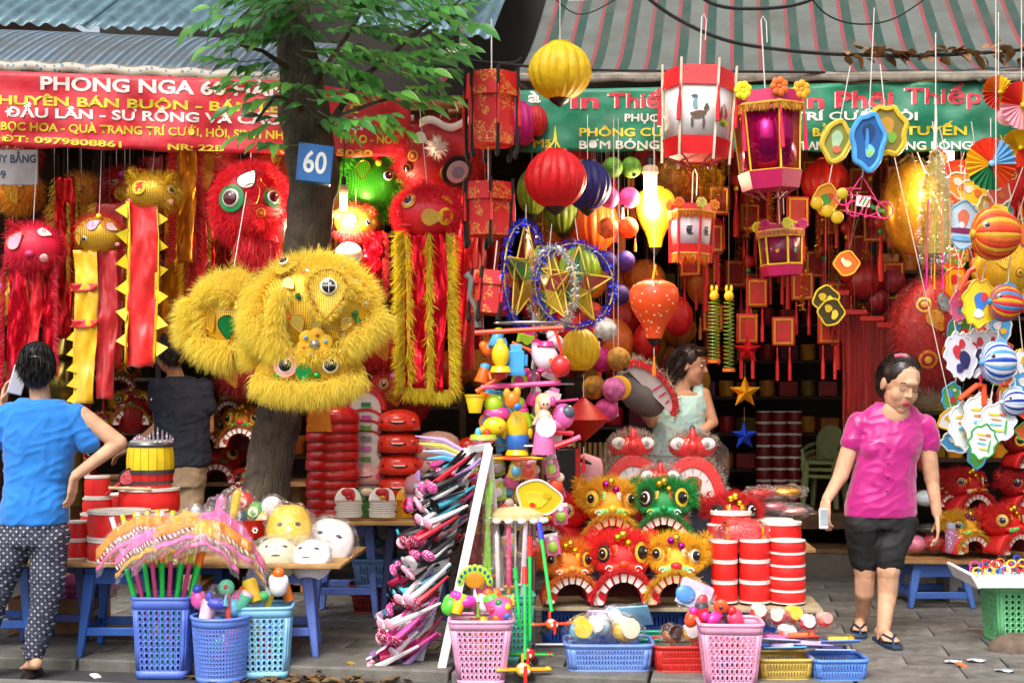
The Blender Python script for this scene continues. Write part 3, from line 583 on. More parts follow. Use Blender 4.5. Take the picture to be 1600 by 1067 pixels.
# woman in blue, back to the camera, on the phone
Y0 = 7.2; base = P(50, 1060, Y0); base.z = -.05; q = Q(base, Y0)
t = thing('person', 'woman in bright blue top and patterned navy trousers, seen from behind, phoning', 'person', base)
Mh = Matrix.Translation(q(58, 574)) @ Euler((-.1, 0, math.pi+.25)).to_matrix().to_4x4() @ Matrix.Scale(1.06, 4)
b = MB(); headprims(b, Mh); b.capsule(q(60, 592, .01), .05, q(64, 635, .01), .055)
b.loft([(q(52, 830), .15, .1), (q(58, 750), .14, .1), (q(66, 660), .17, .1), (q(65, 630), .1, .07)])
b.capsule(q(128, 650), .052, q(186, 692, .02), .043); b.capsule(q(186, 692, .02), .042, q(119, 742, -.05), .028); hand(b, q(116, 744, -.055), Vector((-.12, -.02, -1)), (-1, .3, 0), .35, 1, -1)
b.capsule(q(5, 650), .052, q(-42, 715, .05), .042); b.capsule(q(-42, 715, .05), .04, q(2, 640, .1), .028); hand(b, q(4, 634, .1), Vector((.18, .0, 1)), (1, 0, 0), .55)
for x0, x1, x2, y2 in ((76, 72, 54, 1032), (26, -8, -32, 1040)): b.capsule(q(x0, 830), .085, q(x1, 935), .055); b.capsule(q(x1, 935), .055, q(x2, y2), .033); foot(b, q(x2+3, y2+15, -.03), q(x2-14, y2+15, .17))
link('body', remeshed(b, .0065, 3), SKIN, t)
hair(t, Mh, HAIR, [((0, .085, .02), (.04, .03, .05))], 1800)
part('hair_clip', MB().tube([xf(Mh, (x, .112-abs(x)*.25, .062-x*x*6)) for x in (-.03, -.015, 0, .015, .03)], .004, 6), m('#c8c8cc', .2, metal=.9), t)
b = MB().loft([(q(54, 818), .175, .125), (q(54, 798), .178, .13), (q(57, 755), .165, .12), (q(62, 715), .18, .125), (q(66, 680), .2, .125), (q(66, 650), .2, .115), (q(65, 634), .17, .095), (q(64, 624), .1, .075)]); b.capsule(q(116, 650), .07, q(137, 690), .063); b.capsule(q(14, 650), .07, q(-12, 690), .063)
garment('blouse', t, b, m('#2a7cd0', .75, .12, 6, bump=.2, bsc=30, sheen=.2, spec=.2), amp=.009, sc=7)
b = MB().loft([(q(52, 850), .16, .12), (q(53, 810), .165, .12), (q(54, 790), .15, .11)])
for x0, x1, x2, y2 in ((78, 72, 54, 1026), (24, -10, -34, 1034)): b.capsule(q(x0, 840), .105, q(x1, 930), .082); b.capsule(q(x1, 930), .082, q(x2, y2-6), .05)
garment('trousers', t, b, patterned('#141b3a', '#bcbcc0', 27), amp=.008)
for x in (54, -32): part('shoe', MB().loft([(q(x-4, 1062, .05), .045, .12), (q(x-4, 1052, .05), .046, .12), (q(x-3, 1046, .08), .042, .08), (q(x-3, 1042, .1), .03, .05)]), m('#17161a', .4), t, bev=.004)
pt = thing('mobile_phone', 'pale mobile phone held to the ear of the woman in blue', 'phone', q(28, 594, .07)+base, (.1, .25, .5))
part('case', MB().box((0, 0, 0), (.075, .012, .15)), m('#c8ccd4', .3, .05), pt, bev=.006); part('camera_lens', MB().lathe([(.006, 0), (.006, .004)], 12, TR((-.02, -.006, .055), (math.pi/2, 0, 0))), BLACK, pt)
# woman in the pink satin blouse
Y0 = 8.0; base = P(1375, 1010, 7.85); base.z = 0; q = Q(base, Y0)
t = thing('person', 'woman in magenta satin blouse and black shorts walking, looking down', 'person', base)
Mh = Matrix.Translation(q(1407, 600, -.07)) @ Euler((.34, .1, .3)).to_matrix().to_4x4() @ Matrix.Scale(1.36, 4)
b = MB(); headprims(b, Mh); b.capsule(q(1398, 630), .05, q(1392, 665, .02), .058)
b.loft([(q(1376, 810), .16, .11), (q(1380, 740), .15, .11), (q(1390, 690), .17, .11), (q(1392, 660), .13, .08)])
b.capsule(q(1338, 668), .055, q(1314, 742, -.02), .046); b.capsule(q(1314, 742, -.02), .043, q(1292, 780, -.08), .03); hand(b, q(1290, 783, -.09), Vector((-.12, -.25, -1)), (.6, .5, 0), .6, 1.05)
b.capsule(q(1446, 672), .055, q(1456, 748, .02), .045); b.capsule(q(1456, 748, .02), .042, q(1464, 802, -.02), .029); hand(b, q(1464, 806, -.02), Vector((.03, -.15, -1)), (-1, .3, 0), .45, 1.05, -1)
for (x0, d0, x1, d1, x2, y2, d2) in ((1350, 0, 1352, .06, 1347, 968, .22), (1402, 0, 1388, -.05, 1379, 996, -.12)):
    b.capsule(q(x0, 815, d0), .1, q(x1, 892, d1), .066); b.capsule(q(x1, 892, d1), .064, q(x1-1, 925, d1+.02), .058); b.capsule(q(x1-1, 925, d1+.02), .058, q(x2, y2, d2), .034)
    fz = base.z; h = Vector((q(x2, y2, d2).x, q(x2, y2, d2).y+.05, .025)); foot(b, h, h+Vector((.02 if x2 > 1360 else -.06, -.24, 0)), 1.05)
    tt = 'flip_flop'; ff = thing('flip_flop', ['navy flip flop on the forward foot of the woman in magenta', 'navy flip flop on the trailing foot of the woman in magenta'][x2 < 1360], 'sandal', base+h+Vector((0, 0, -.025)))
    dx = .02 if x2 > 1360 else -.06; part('sole', MB().prism([(-.035, .05), (.035, .05), (.04+dx*.5, -.1), (.05+dx, -.2), (.03+dx, -.27), (-.02+dx, -.27), (-.045+dx, -.2), (-.04+dx*.5, -.1)], .022, TR((0, 0, .012))), m('#1d3450', .6), ff, bev=.005)
    part('strap', MB().tube([(-.045+dx*.5, -.09, .02), (-.03+dx*.6, -.13, .065), (dx*.8, -.2, .05), (dx*.85, -.215, .02), (dx*.8, -.2, .05), (.035+dx*.6, -.13, .065), (.045+dx*.5, -.09, .02)], .007, 6), m('#1d3450', .5), ff)
link('body', remeshed(b, .0055, 5), SKIN, t)
face(t, Mh); hair(t, Mh, m('#1d1310', .35, .3, 30), [((0, .085, .05), (.055, .05, .06))], 1600)
part('hair_ribbon', MB().tube([xf(Mh, (-.07, -.01, .118)), xf(Mh, (-.05, -.02, .128)), xf(Mh, (-.03, -.03, .13))], .01, 6), m('#ef6a8c', .6), t)
b = MB().loft([(q(1376, 806), .205, .135), (q(1376, 790), .205, .138), (q(1380, 755), .185, .135), (q(1384, 720), .175, .135), (q(1390, 690), .19, .135), (q(1392, 664), .195, .11), (q(1393, 648), .175, .095), (q(1394, 636), .13, .08), (q(1395, 628), .085, .065)]); b.capsule(q(1342, 663), .068, q(1331, 690, -.01), .062); b.capsule(q(1444, 665), .068, q(1452, 694, .01), .062)
for x, y in ((1366, 703), (1414, 703)): b.sphere(q(x, y, -.075), (.068, .05, .06))
garment('blouse', t, b, silk('#b41079', .36), amp=.0065, sc=6.5)
part('neckline', MB().sphere(q(1399, 646, -.062), (.082, .05, .078), 18, 12), SKIN, t)
for k in range(4): part('button', MB().sphere(q(1389-k, 700+k*22, -.143), .007), m('#c01080', .3), t)
b = MB().loft([(q(1376, 825), .19, .125), (q(1376, 800), .195, .13), (q(1377, 780), .18, .12)])
for (x0, d0, x1, d1) in ((1350, 0, 1351, .05), (1402, 0, 1390, -.04)): b.capsule(q(x0, 818, d0), .118, q(x1, 866, d1), .088); b.capsule(q(x1, 855, d1), .088, q(x1, 876, d1), .082)
garment('shorts', t, b, m('#17171a', .75, .2, 9), amp=.006)
pt = thing('mobile_phone', 'white mobile phone hanging in the hand of the woman in magenta', 'phone', q(1287, 810, -.16)+base, (-.15, .06, .2))
part('case', MB().box((0, 0, 0), (.055, .012, .115)), m('#d4d8dc', .3, .05), pt, bev=.006); part('screen', MB().box((0, -.0065, .005), (.046, .002, .09)), m('#9aa2a8', .2), pt)
# woman in the mint top inside the shop, looking right
Y0 = 9.2; base = P(1062, 960, Y0); base.z = 0; q = Q(base, Y0)
t = thing('person', 'woman in pale mint sleeveless top behind the lion masks, face turned right', 'person', base)
Mh = Matrix.Translation(q(1080, 571)) @ Euler((.12, 0, 1.15)).to_matrix().to_4x4() @ Matrix.Scale(1.14, 4)
b = MB(); headprims(b, Mh); b.capsule(q(1070, 590), .05, q(1064, 622), .055); b.loft([(q(1058, 960), .13, .1), (q(1058, 760), .16, .11), (q(1060, 690), .15, .1), (q(1064, 630), .17, .09), (q(1066, 612), .12, .06)])
b.capsule(q(1100, 616), .045, q(1114, 660, -.02), .036); b.capsule(q(1114, 660, -.02), .034, q(1086, 682, -.12), .025); hand(b, q(1084, 684, -.13), (-.8, -.3, -.35), (0, 0, -1), .4); b.capsule(q(1030, 616), .045, q(1018, 660, -.05), .036); b.capsule(q(1018, 660, -.05), .033, q(1000, 640, -.2), .025); hand(b, q(1000, 640, -.2), (-.6, -.3, .6), (0, 1, 0), .6)
link('body', remeshed(b, .0075, 3), m('#c49274', .6, .16, 16, bump=.15, bsc=160, spec=.25), t); face(t, Mh, False, '#a8545a')
hair(t, Mh, HAIR2, [((.05, .07, -.03), (.05, .05, .08)), ((.075, .09, -.09), (.045, .04, .09)), ((0, -.05, .085), (.07, .045, .03))], 2000, .1, (0, .3, -.7), -.3)
b = MB().loft([(q(1058, 712), .185, .125), (q(1060, 680), .17, .12), (q(1062, 650), .17, .12), (q(1064, 628), .165, .105), (q(1065, 618), .15, .09)]); b.capsule(q(1036, 634), .06, q(1043, 602), .036); b.capsule(q(1094, 634), .06, q(1091, 603), .036)
garment('top', t, b, spots('#b4dcd8', '#d8bcb4', 26, .3, .7, h3='#9ccac4'), amp=.006)
part('shorts', MB().loft([(q(1058, 800), .16, .11), (q(1058, 706), .17, .118)]), m('#9cbcc4', .7), t)
# shopper in the navy polo shirt
Y0 = 9.2; base = P(285, 950, Y0); base.z = 0; q = Q(base, Y0)
t = thing('person', 'person in dark navy polo shirt and tan trousers seen from behind at the lion shelves', 'person', base)
Mh = Matrix.Translation(q(264, 551)) @ Euler((.25, 0, math.pi+.7)).to_matrix().to_4x4() @ Matrix.Scale(1.1, 4)
b = MB(); headprims(b, Mh); b.capsule(q(268, 570), .05, q(280, 600), .055); b.loft([(q(285, 740), .14, .1), (q(284, 680), .14, .1), (q(283, 610), .17, .09), (q(282, 590), .1, .06)])
b.capsule(q(246, 605), .045, q(248, 665, .0), .036); b.capsule(q(248, 665), .035, q(206, 700, .12), .026); hand(b, q(203, 702, .13), (-.8, .2, -.4), (0, 0, -1), .4); b.capsule(q(322, 605), .045, q(326, 670, .05), .036); b.capsule(q(326, 670, .05), .034, q(330, 650, .3), .025); hand(b, q(330, 648, .3), (0, 1, .2), (0, 0, -1), .4)
for x in (272, 300): b.capsule(q(x, 740), .08, q(x, 850), .055); b.capsule(q(x, 850), .05, q(x, 940), .035); foot(b, q(x, 948, -.03), q(x, 948, .18))
link('body', remeshed(b, .0085, 3), m('#b88868', .6, .16, 16, spec=.25), t)
hair(t, Mh, m('#1a110e', .4, .3, 30), [((0, .09, -.03), (.045, .04, .05))], 1500, .07)
b = MB().loft([(q(284, 728), .185, .12), (q(285, 700), .18, .12), (q(284, 660), .18, .12), (q(282, 620), .185, .115), (q(281, 600), .175, .095), (q(280, 588), .09, .07)]); b.capsule(q(249, 606), .072, q(247, 634), .06); b.capsule(q(318, 606), .072, q(323, 636), .06)
garment('polo_shirt', t, b, m('#141b2c', .8, .2, 8), amp=.008); part('sleeve_badge', MB().box(q(238, 624, -.06), (.022, .004, .014)), m('#d8dce8', .6), t)
b = MB().loft([(q(285, 760), .15, .11), (q(285, 722), .165, .115)])
for x in (272, 300): b.capsule(q(x, 748), .085, q(x, 850), .07); b.capsule(q(x, 850), .07, q(x, 936), .05)
garment('trousers', t, b, m('#9c8468', .8, .15), amp=.006)
# ------------------------------------------------------------------ builders for the goods
PI = math.pi
def string(t, z0, z1, r=.0022, x=0, y=0, mt=None):
    far = t.location.y > 8.4; return part('string', MB().tube([(x, y, z0), (x, y, z1)], .0012 if far else r, 5), mt or (m('#6a5444', .8) if far else STRING), t)
def disc(r, h, M, n=18, dome=.35): return MB().lathe([(r, 0), (r, h*.5), (r*.92, h*.85), (r*.55, h*(1+dome*.6)), (0, h*(1+dome))], n, M)
def onell(R3, u, v):
    w = math.sqrt(max(.03, 1-u*u-v*v)); p = Vector((u*R3[0], -w*R3[1], v*R3[2])); n = Vector((u/R3[0], -w/R3[1], v/R3[2])).normalized(); return p, n
def eye(t, p, n, r, ring='#f4f0e8', iris='#101010', outer=None):
    Mx = Matrix.Translation(p) @ rotm(n)
    if outer: part('eye_rim', disc(r*1.5, r*.15, Mx, 20, .1), m(outer, .5), t)
    e = part('eye', disc(r, r*.42, Mx), m(ring, .3, .04), t); part('pupil', disc(r*.8, r*.3, Mx @ Matrix.Translation((0, 0, r*.33))), m(iris, .15, .05, coat=.6), e); part('glint', MB().sphere((r*.2, r*.22, r*.74), r*.14, 8, 6, Mx), WHITE, e)
def drop(t, p, n, r, mt, rot=0, rim=None, asp=1.5, name='panel'):
    pl = []
    for i in range(22):
        a = 2*PI*i/22; x = math.sin(a)*r*(.5+.5*abs(math.cos(a/2))**.5*1.1 if False else 1)*(1-.55*max(0, -math.cos(a))); y = math.cos(a)*r*(asp if math.cos(a) < 0 else 1); pl.append((x, y))
    Mx = Matrix.Translation(p) @ rotm(n) @ Matrix.Rotation(rot, 4, 'Z'); o = part(name, MB().prism(pl, r*.12, Mx), mt, t)
    if rim: part('panel_rim', MB().tube([Mx @ Vector((x*1.02, y*1.02, r*.07)) for x, y in pl+[pl[0]]], r*.05, 6), rim, o)
def pom(t, p, r, h, n=260, name='pompom'):
    o = part(name, MB().sphere(p, r*.55, 10, 8), m(h, .7), t); fur('tuft', o, ell_pts(n, p, (r*.5,)*3), r*.75, r*.05, furm(h), comb=(0, 0, 0), grav=.1); return o
def lion_mask(label, px, py, Y, wpx, yaw, fh, sh, bellh='#d8a020', liph='#8fe08a', arch='#c4161c', inner='#5a0c0c', tilt=0, teeth='#f4efe4', group='papier mache lion masks on the stepped display', dens=1, hscale=1):
    k = S(wpx, Y)/2; t = thing('lion_mask', label, 'lion mask', P(px, py, Y), (tilt, 0, yaw), group, (k, k, k*hscale)); fm = furm(fh); RX = (PI/2, 0, 0)
    an = [PI*i/18 for i in range(19)]
    part('jaw', MB().band([(.44*math.cos(a), .03+.5*math.sin(a)) for a in an], [(.8*math.cos(a), .0+.74*math.sin(a)) for a in an], .12, TR((0, -.86, .02), RX)), m(arch, .35, .08, 3, coat=.3), t, bev=.012)
    part('mouth', MB().grid(16, 3, lambda u, v: (.44*math.cos(u*PI), -.84+v*1.1, .05+.5*math.sin(u*PI))).add([(.44*math.cos(a), .26, .05+.5*math.sin(a)) for a in an], [tuple(range(19))]), m(inner, .7), t)
    part('hood', MB().grid(18, 4, lambda u, v: ((.8-.15*v)*math.cos(u*PI), -.8+v*1.25, .02+(.74-.1*v)*math.sin(u*PI))), m(arch, .6, .1, 3), t, sol=.03)
    tm = m(teeth, .3, .06, 4)
    for i in range(7):
        a = PI*(.2+.6*i/6); Mx = TR((0, -.935, .03), RX) @ Matrix.Rotation(a-PI/2, 4, 'Z'); part('tooth', MB().prism([(-.055, .5), (.055, .5), (.08, .68), (-.08, .68)], .05, Mx), tm, t, bev=.01)
    for s in (-1, 1):
        part('fang', MB().prism([(s*.5, .03), (s*.72, .03), (s*.74, .2), (s*.66, .34), (s*.56, .38), (s*.62, .26), (s*.58, .16), (s*.48, .1)][::s], .05, TR((0, -.935, .0), RX)), tm, t, bev=.01)
    R3 = (.74, .72, .48); C = Vector((0, -.08, .98)); o = part('skull', MB().sphere(C, R3, 22, 14), m(sh, .6, .1, 3), t)
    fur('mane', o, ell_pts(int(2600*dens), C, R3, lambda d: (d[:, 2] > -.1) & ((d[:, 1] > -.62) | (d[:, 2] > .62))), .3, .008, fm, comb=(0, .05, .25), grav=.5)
    part('snout', MB().sphere((0, -.72, .84), (.46, .24, .15), 18, 10), m(sh, .6, .1, 3), t); part('lip_stripe', MB().grid(14, 3, lambda u, v: ((u-.5)*.8, -.955+.24*(u-.5)**2*2.2-.02*math.sin(v*PI), .8+.14*v-.25*(u-.5)**2)), m(liph, .5), t, sol=.02)
    aa = NR.rand(int(1000*dens))*PI*.9+PI*.05; pts = np.stack([.72*np.cos(aa), np.full(len(aa), -.9)-.05*NR.rand(len(aa)), .74*np.sin(aa)+.03], 1); fur('lip_fringe', o, (pts, np.stack([.5*np.cos(aa), -.6+0*aa, .35*np.sin(aa)], 1)), .26, .009, fm, comb=(0, -.2, .1), rnd=.3, grav=.8)
    for s in (-1, 1):
        p = Vector((s*R.uniform(.46, .52), -.6, 1.14+R.uniform(-.03, .03))); n = Vector((s*.8, -1, .15)); eye(t, p, n, R.uniform(.13, .16), R.choice(('#e8e4dc', '#d8b060', '#201818')), '#141010', R.choice((None, '#181414', '#e8c030')))
        drop(t, Vector((s*.24, -.71, 1.2)), (s*.3, -1, .35), .1, m(R.choice(('#f0e8e0', '#e8b828', liph, '#d02828')), .5), s*.6+PI, m('#e8c040', .4)); part('cheek_swirl', MB().tube([(s*(.34+.1*math.cos(q)*(1-q/9)), -.93+.05*q/6, .82+.08*math.sin(q)*(1-q/9)) for q in [k_*.5 for k_ in range(12)]], .018, 5), m(R.choice(('#f4efe4', '#e8c040', liph)), .5), t)
        b = NR.rand(int(500*dens))*2*PI; Mx = Matrix.Translation(p) @ rotm(n); rp = np.array([Mx @ Vector((.21*math.cos(x), .21*math.sin(x), -.02)) for x in b]); rn = np.array([Mx.to_3x3() @ Vector((math.cos(x), math.sin(x), .35)) for x in b]); fur('eyelid_fur', o, (rp, rn), .2, .008, fm, comb=(0, -.1, .1), rnd=.3, grav=.2)
        e = part('ear', MB().lathe([(.13, 0), (.15, .12), (.07, .26), (0, .3)], 12, TR((s*.66, .1, 1.22), (-.2, s*.5, 0))), m(sh, .6), t); fur('ear_fur', e, ell_pts(int(170*dens), (s*.74, .08, 1.36), (.13, .1, .18)), .2, .013, fm, comb=(0, 0, .2), grav=.2)
        part('bell', MB().sphere((s*.13, -.66, 1.42-.06*s), .095, 12, 8), m(bellh, .15, .05, metal=.9), t)
    part('nose', MB().sphere((0, -.97, .93), (R.uniform(.1, .15), .08, .09), 12, 8), m(R.choice((sh, liph, '#e02020', '#e8b828')), .4), t); part('forehead_ornament', MB().sphere((0, -.68, 1.55), .1, 12, 8), m('#e0c040', .2, metal=.8), t); pom(t, Vector((0, -.4, 1.5)), .17, fh, 120)
    return t
def blob_lion(label, c, R3, skin, furs, feats, rot=(0, 0, 0), name='lion_puppet', group='hanging lion heads', top=None, cat='lion puppet'):
    """hanging cloth lion head: an ellipsoid frame with fur zones and applied features"""
    t = thing(name, label, cat, c, rot, group); o = part('head', MB().sphere((0, 0, 0), R3, 28, 18), skin, t)
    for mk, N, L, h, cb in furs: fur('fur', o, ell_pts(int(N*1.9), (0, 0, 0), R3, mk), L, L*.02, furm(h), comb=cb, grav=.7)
    for f_ in feats:
        k, u, v, r = f_[:4]; p, n = onell(R3, u, v); Mx = Matrix.Translation(p) @ rotm(n)
        if k == 'eye': eye(t, p, n, r, *f_[4:])
        elif k == 'drop': drop(t, p, n, r, f_[4], f_[5] if len(f_) > 5 else 0, f_[6] if len(f_) > 6 else None)
        elif k == 'pom': pom(t, p+n*r*.4, r, f_[4])
        elif k == 'bell': part('bead', MB().sphere(p+n*r*.5, r, 12, 8), m(f_[4], .2, .05, coat=.5), t)
        elif k == 'ring':
            part('ring_patch', disc(r, r*.12, Mx, 22, .1), m(f_[4], .5), t); part('ring_patch', disc(r*.72, r*.2, Mx, 22, .1), m(f_[5], .5), t); part('ring_patch', disc(r*.42, r*.28, Mx, 18, .1), m(f_[6], .4), t)
        elif k == 'char':
            d = part('medallion', disc(r, r*.1, Mx, 24, .1), m(f_[4], .5), t); text('福', m(f_[5], .5), d, -r*.55, -r*.5, r*1.1, r*1.05, lambda a, z: tuple(Mx @ Vector((a, z, r*.15))), .03)
        elif k == 'flower':
            for i in range(6):
                a = i*PI/3; part('petal', disc(r*.42, r*.14, Mx @ Matrix.Translation((math.cos(a)*r*.6, math.sin(a)*r*.6, 0)), 14, .2), m(f_[4], .5), t)
            part('flower_centre', disc(r*.38, r*.3, Mx, 14), m(f_[5], .3), t)
        elif k == 'nose': part('nose', MB().sphere(p, (r, r*.8, r*.75), 14, 10), m(f_[4], .4, metal=.2), t)
        elif k == 'jaw': part('jaw', MB().sphere(p+Vector((0, -r*.1, -r*.2)), (r, r*.7, r*.35), 16, 10), m(f_[4], .5), t)
        elif k == 'ear': e = part('ear', MB().lathe([(r*.5, 0), (r*.55, r*.5), (0, r*1.3)], 12, Mx, sy=.4), m(f_[4], .5), t); fur('ear_fur', e, ell_pts(130, p+n*r*.5, (r*.5, r*.3, r*.6)), r*.6, r*.03, furm(f_[4]), comb=(0, 0, .2))
    if top: part('string', MB().tube([(0, 0, R3[2]*.95), Matrix.LocRotScale(Vector(c), Euler(rot), None).inverted() @ Vector(top)], .0025, 5), STRING, t)
    return t
def sheet(t, name, x0, x1, z0, z1, mt, y=0, amp=.018, fr=2.2, narrow=0, nu=14, nv=34, sol=.002, hem=0):
    def fn(u, v):
        w = 1-narrow*v; x = (x0+x1)/2+(u-.5)*(x1-x0)*w+.012*math.sin(v*5); return (x, y+amp*1.3*math.sin(u*PI*fr+v*1.5)*(.3+.7*v)+.01*math.sin(v*9+u*3)+.03*noise.noise(Vector((u*2.2+x0*9, v*5, z1)))+.012*noise.noise(Vector((u*5, v*14, x0*7))), z0+(z1-z0)*v+hem*math.sin(u*PI*3)*(v > .99))
    return part(name, MB().grid(nu, nv, fn), mt, t, sharp=0, sol=sol)
def fringe(t, name, pts, L, h, n=300, w=.004, comb=(0, -.1, -1), rnd=.15, grav=.6):
    p, _ = tube_pts(n, pts, .003); return fur(name, t, (p, np.tile(np.array(comb, float), (n, 1))), L, w, furm(h, .6), comb=(0, 0, 0), rnd=rnd, grav=grav, flat=L > .3)
def tassel(t, x, y, z, L, h, r=.012):
    o = part('tassel', MB().lathe([(.002, L*.0), (r*.5, -.01), (r*.55, -L*.18), (r*.4, -L*.2), (r, -L*.6), (r*.95, -L), (0, -L)], 12, TR((x, y, z))), m(h, .6, .2, 60), t); return o
LG = 'round silk lanterns hanging over the right stall'
def silkm(h): return m(h, .5, .14, 22, bump=.12, bsc=150, tl=.3)
def round_lantern(label, px, py, Y, w, h, hx, ribs=16, top=None, cap=True, tas=None, prof=None, mt=None, group=LG, scal=.09, name='round_lantern'):
    t = thing(name, label, 'lantern', P(px, py, Y), (0, 0, R.uniform(0, 1)), group); W_, H = S(w, Y)/2, S(h, Y)/2
    pr = prof or [(math.sqrt(max(0, 1-(z*.93)**2))*(1-.04*abs(z)), z) for z in [-1+.125*i for i in range(17)]]
    part('shade', MB().lathe([(r*W_, z*H) for r, z in pr], ribs*4 if scal else 32, None, cap=False, scal=scal, ns=ribs), mt or silkm(hx), t, sharp=60)
    part('top_ring', MB().lathe([(pr[-1][0]*W_*.98, H*.98), (pr[-1][0]*W_*1.02, H*1.05), (pr[-1][0]*W_*.8, H*1.05)], 20), m(hx, .4), t)
    if cap: part('bottom_cap', MB().lathe([(pr[0][0]*W_*1.02, -H*.98), (pr[0][0]*W_*.75, -H*1.12), (.004, -H*1.3)], 16), BLACK, t)
    if tas: string(t, -H*1.3, -H*1.3-.05); tassel(t, 0, 0, -H*1.3-.05, tas[1], tas[0])
    if top is not None: string(t, H, P(px, top, Y).z-t.location.z)
    return t
def paper_ball(label, px, py, Y, d, hx, tas=None, top=185, group='mottled paper ball lanterns'):
    t = thing('paper_ball_lantern', label, 'lantern', P(px, py, Y), (0, 0, R.uniform(0, 6)), group); r = S(d, Y)/2
    c = lin(hx); me = MB().sphere((0, 0, 0), r, 24, 16).mesh('shade'); displace(me, r*.04, 3/r*.25); link('shade', me, m(hx, .7, .45, 26, bump=.3, bsc=60, tl=.25), t)
    part('cap', MB().lathe([(r*.22, -.001), (r*.2, -r*.1), (r*.05, -r*.22)], 12, TR((0, -r*.6, -r*.78), (-.6, 0, 0))), BLACK, t)
    if tas: tassel(t, 0, -r*.7, -r*.95, r*1.3, tas, .009)
    string(t, r*.95, P(px, top, Y).z-t.location.z, .0015); return t
def flowers(t, pts, r, hs):
    for i, p in enumerate(pts):
        o = part('paper_flower', MB().sphere(p, r*.35, 8, 6), m(hs[i % len(hs)], .6), t)
        for k in range(7): a = k*2*PI/7+i; part('petal', MB().sphere(Vector(p)+Vector((math.cos(a)*r*.6, -r*.15, math.sin(a)*r*.6)), (r*.42, r*.2, r*.42), 8, 6), m(hs[i % len(hs)], .6), o)
def hexp(r, n=6, ph=0): return [(r*math.cos(2*PI*i/n+ph), r*math.sin(2*PI*i/n+ph)) for i in range(n)]
def hex_lantern(label, px, py, Y, w, h, frame, panel, rot=(0, 0, 0), fringe_h=None, trim=None, posts=None, flo=None, top=None, feet=True, pics=None, tas=None, roof=.22, base=.2, taper=.93):
    t = thing('palace_lantern', label, 'lantern', P(px, py, Y), rot, 'six sided palace lanterns'); r = S(w, Y)/2; H = S(h, Y); z0, z1 = -H/2, H/2; zb, zt = z0+H*base, z1-H*roof; ph = PI/6
    fm = m(frame, .5, .1, 8)
    def ring(name, ra, za, rb, zb_, mt, n=6): return part(name, MB().lathe([(ra, za), (rb, zb_)], n, Matrix.Rotation(ph, 4, 'Z'), cap=False), mt, t, sharp=20, sol=.004)
    ring('roof_band', r*.97, zt-.002, r*.9, z1, fm); ring('base_band', r*taper*.86, z0, r*taper*.98, zb, fm)
    part('inner_floor', MB().lathe([(r*.84*taper, z0+.004), (.001, z0+.005)], 6, Matrix.Rotation(ph, 4, 'Z')), fm, t)
    pm = panel if not isinstance(panel, str) else m(panel, .5, .05, tl=.25)
    hp0, hp1 = hexp(r*taper*.9, 6, ph), hexp(r*.9, 6, ph)
    for i in range(6):
        j = (i+1) % 6; a, b, c, d = Vector((*hp0[i], zb)), Vector((*hp0[j], zb)), Vector((*hp1[j], zt)), Vector((*hp1[i], zt)); o = part('panel', MB().add([a, b, c, d], [(0, 1, 2, 3)]), pm, t, sol=.002)
        n = (b-a).cross(d-a).normalized(); n = n if n.dot(a) > 0 else -n
        if trim:
            for q0, q1 in ((a, b), (d, c)): part('trim', MB().tube([q0+n*.006, q1+n*.006], .006, 6), m(trim, .4, metal=.3), t)
        if pics and n.y < -.2:
            ctr = (a+b+c+d)/4+n*.005; ex = (b-a).normalized(); ez = Vector((0, 0, 1)); L_ = (b-a).length
            for kk, (dx, dz, sx, sz, hh) in enumerate(pics[i % len(pics)]):
                pl = [(math.cos(q)*sx*L_*(1+.25*math.sin(3*q+kk)), math.sin(q)*sz*L_*(1+.2*math.sin(2*q+kk*2))) for q in [2*PI*u/12 for u in range(12)]]
                part('printed_picture', MB().add([ctr+n*(.0012*kk)+ex*(dx*L_+x)+ez*(dz*L_+y) for x, y in pl], [tuple(range(12))]), m(hh, .6), o)
        if posts: part('post', MB().tube([Vector((*hexp(r*taper*.95, 6, ph)[i], z0-.03)), Vector((*hexp(r*.98, 6, ph)[i], z1+.035))], .0075, 6), m(posts, .5), t)
        else: part('post', MB().tube([a, d], .006, 6), m(trim or frame, .45), t)
        if feet: part('foot', MB().tube([Vector((*hexp(r*.8*taper, 6, ph)[i], z0)), Vector((*hexp(r*.55*taper, 6, ph)[i], z0-.02)), Vector((*hexp(r*.35*taper, 6, ph)[i], z0-.05))], .006, 6), m('#b8565a', .5), t)
        if tas: tassel(t, *hexp(r*1.0, 6, ph)[i], zt, H*.42, tas)
    if fringe_h:
        for zz, rr in ((zt+.012, r*1.0), (z0+.0, r*taper*.9)) if fringe_h[1] == 2 else ((zt+.012, r*1.0),):
            hp = hexp(rr, 6, ph); fringe(t, 'fringe', [(*q, zz+.02) for q in hp+[hp[0]]], fringe_h[2], fringe_h[0], 700, .0035)
            part('fringe_braid', MB().tube([(*q, zz+.02) for q in hp+[hp[0]]], .007, 6), m(fringe_h[0], .6), t)
    if flo: flowers(t, [(*q, z1+.0) for q in hexp(r*.95, 6, ph)], r*.26, flo)
    if top is not None: string(t, z1, P(px, top, Y).z-t.location.z, .004); part('hook', MB().tube([(0, 0, P(px, top, Y).z-t.location.z), (.012, 0, P(px, top-6, Y).z-t.location.z), (.03, 0, P(px, top+3, Y).z-t.location.z), (.028, 0, P(px, top+35, Y).z-t.location.z)], .003, 6), STRING, t)
    return t
brocade = spots('#c8161e', '#d8a048', 26, .035, .45, 'noise', metal2=.4)
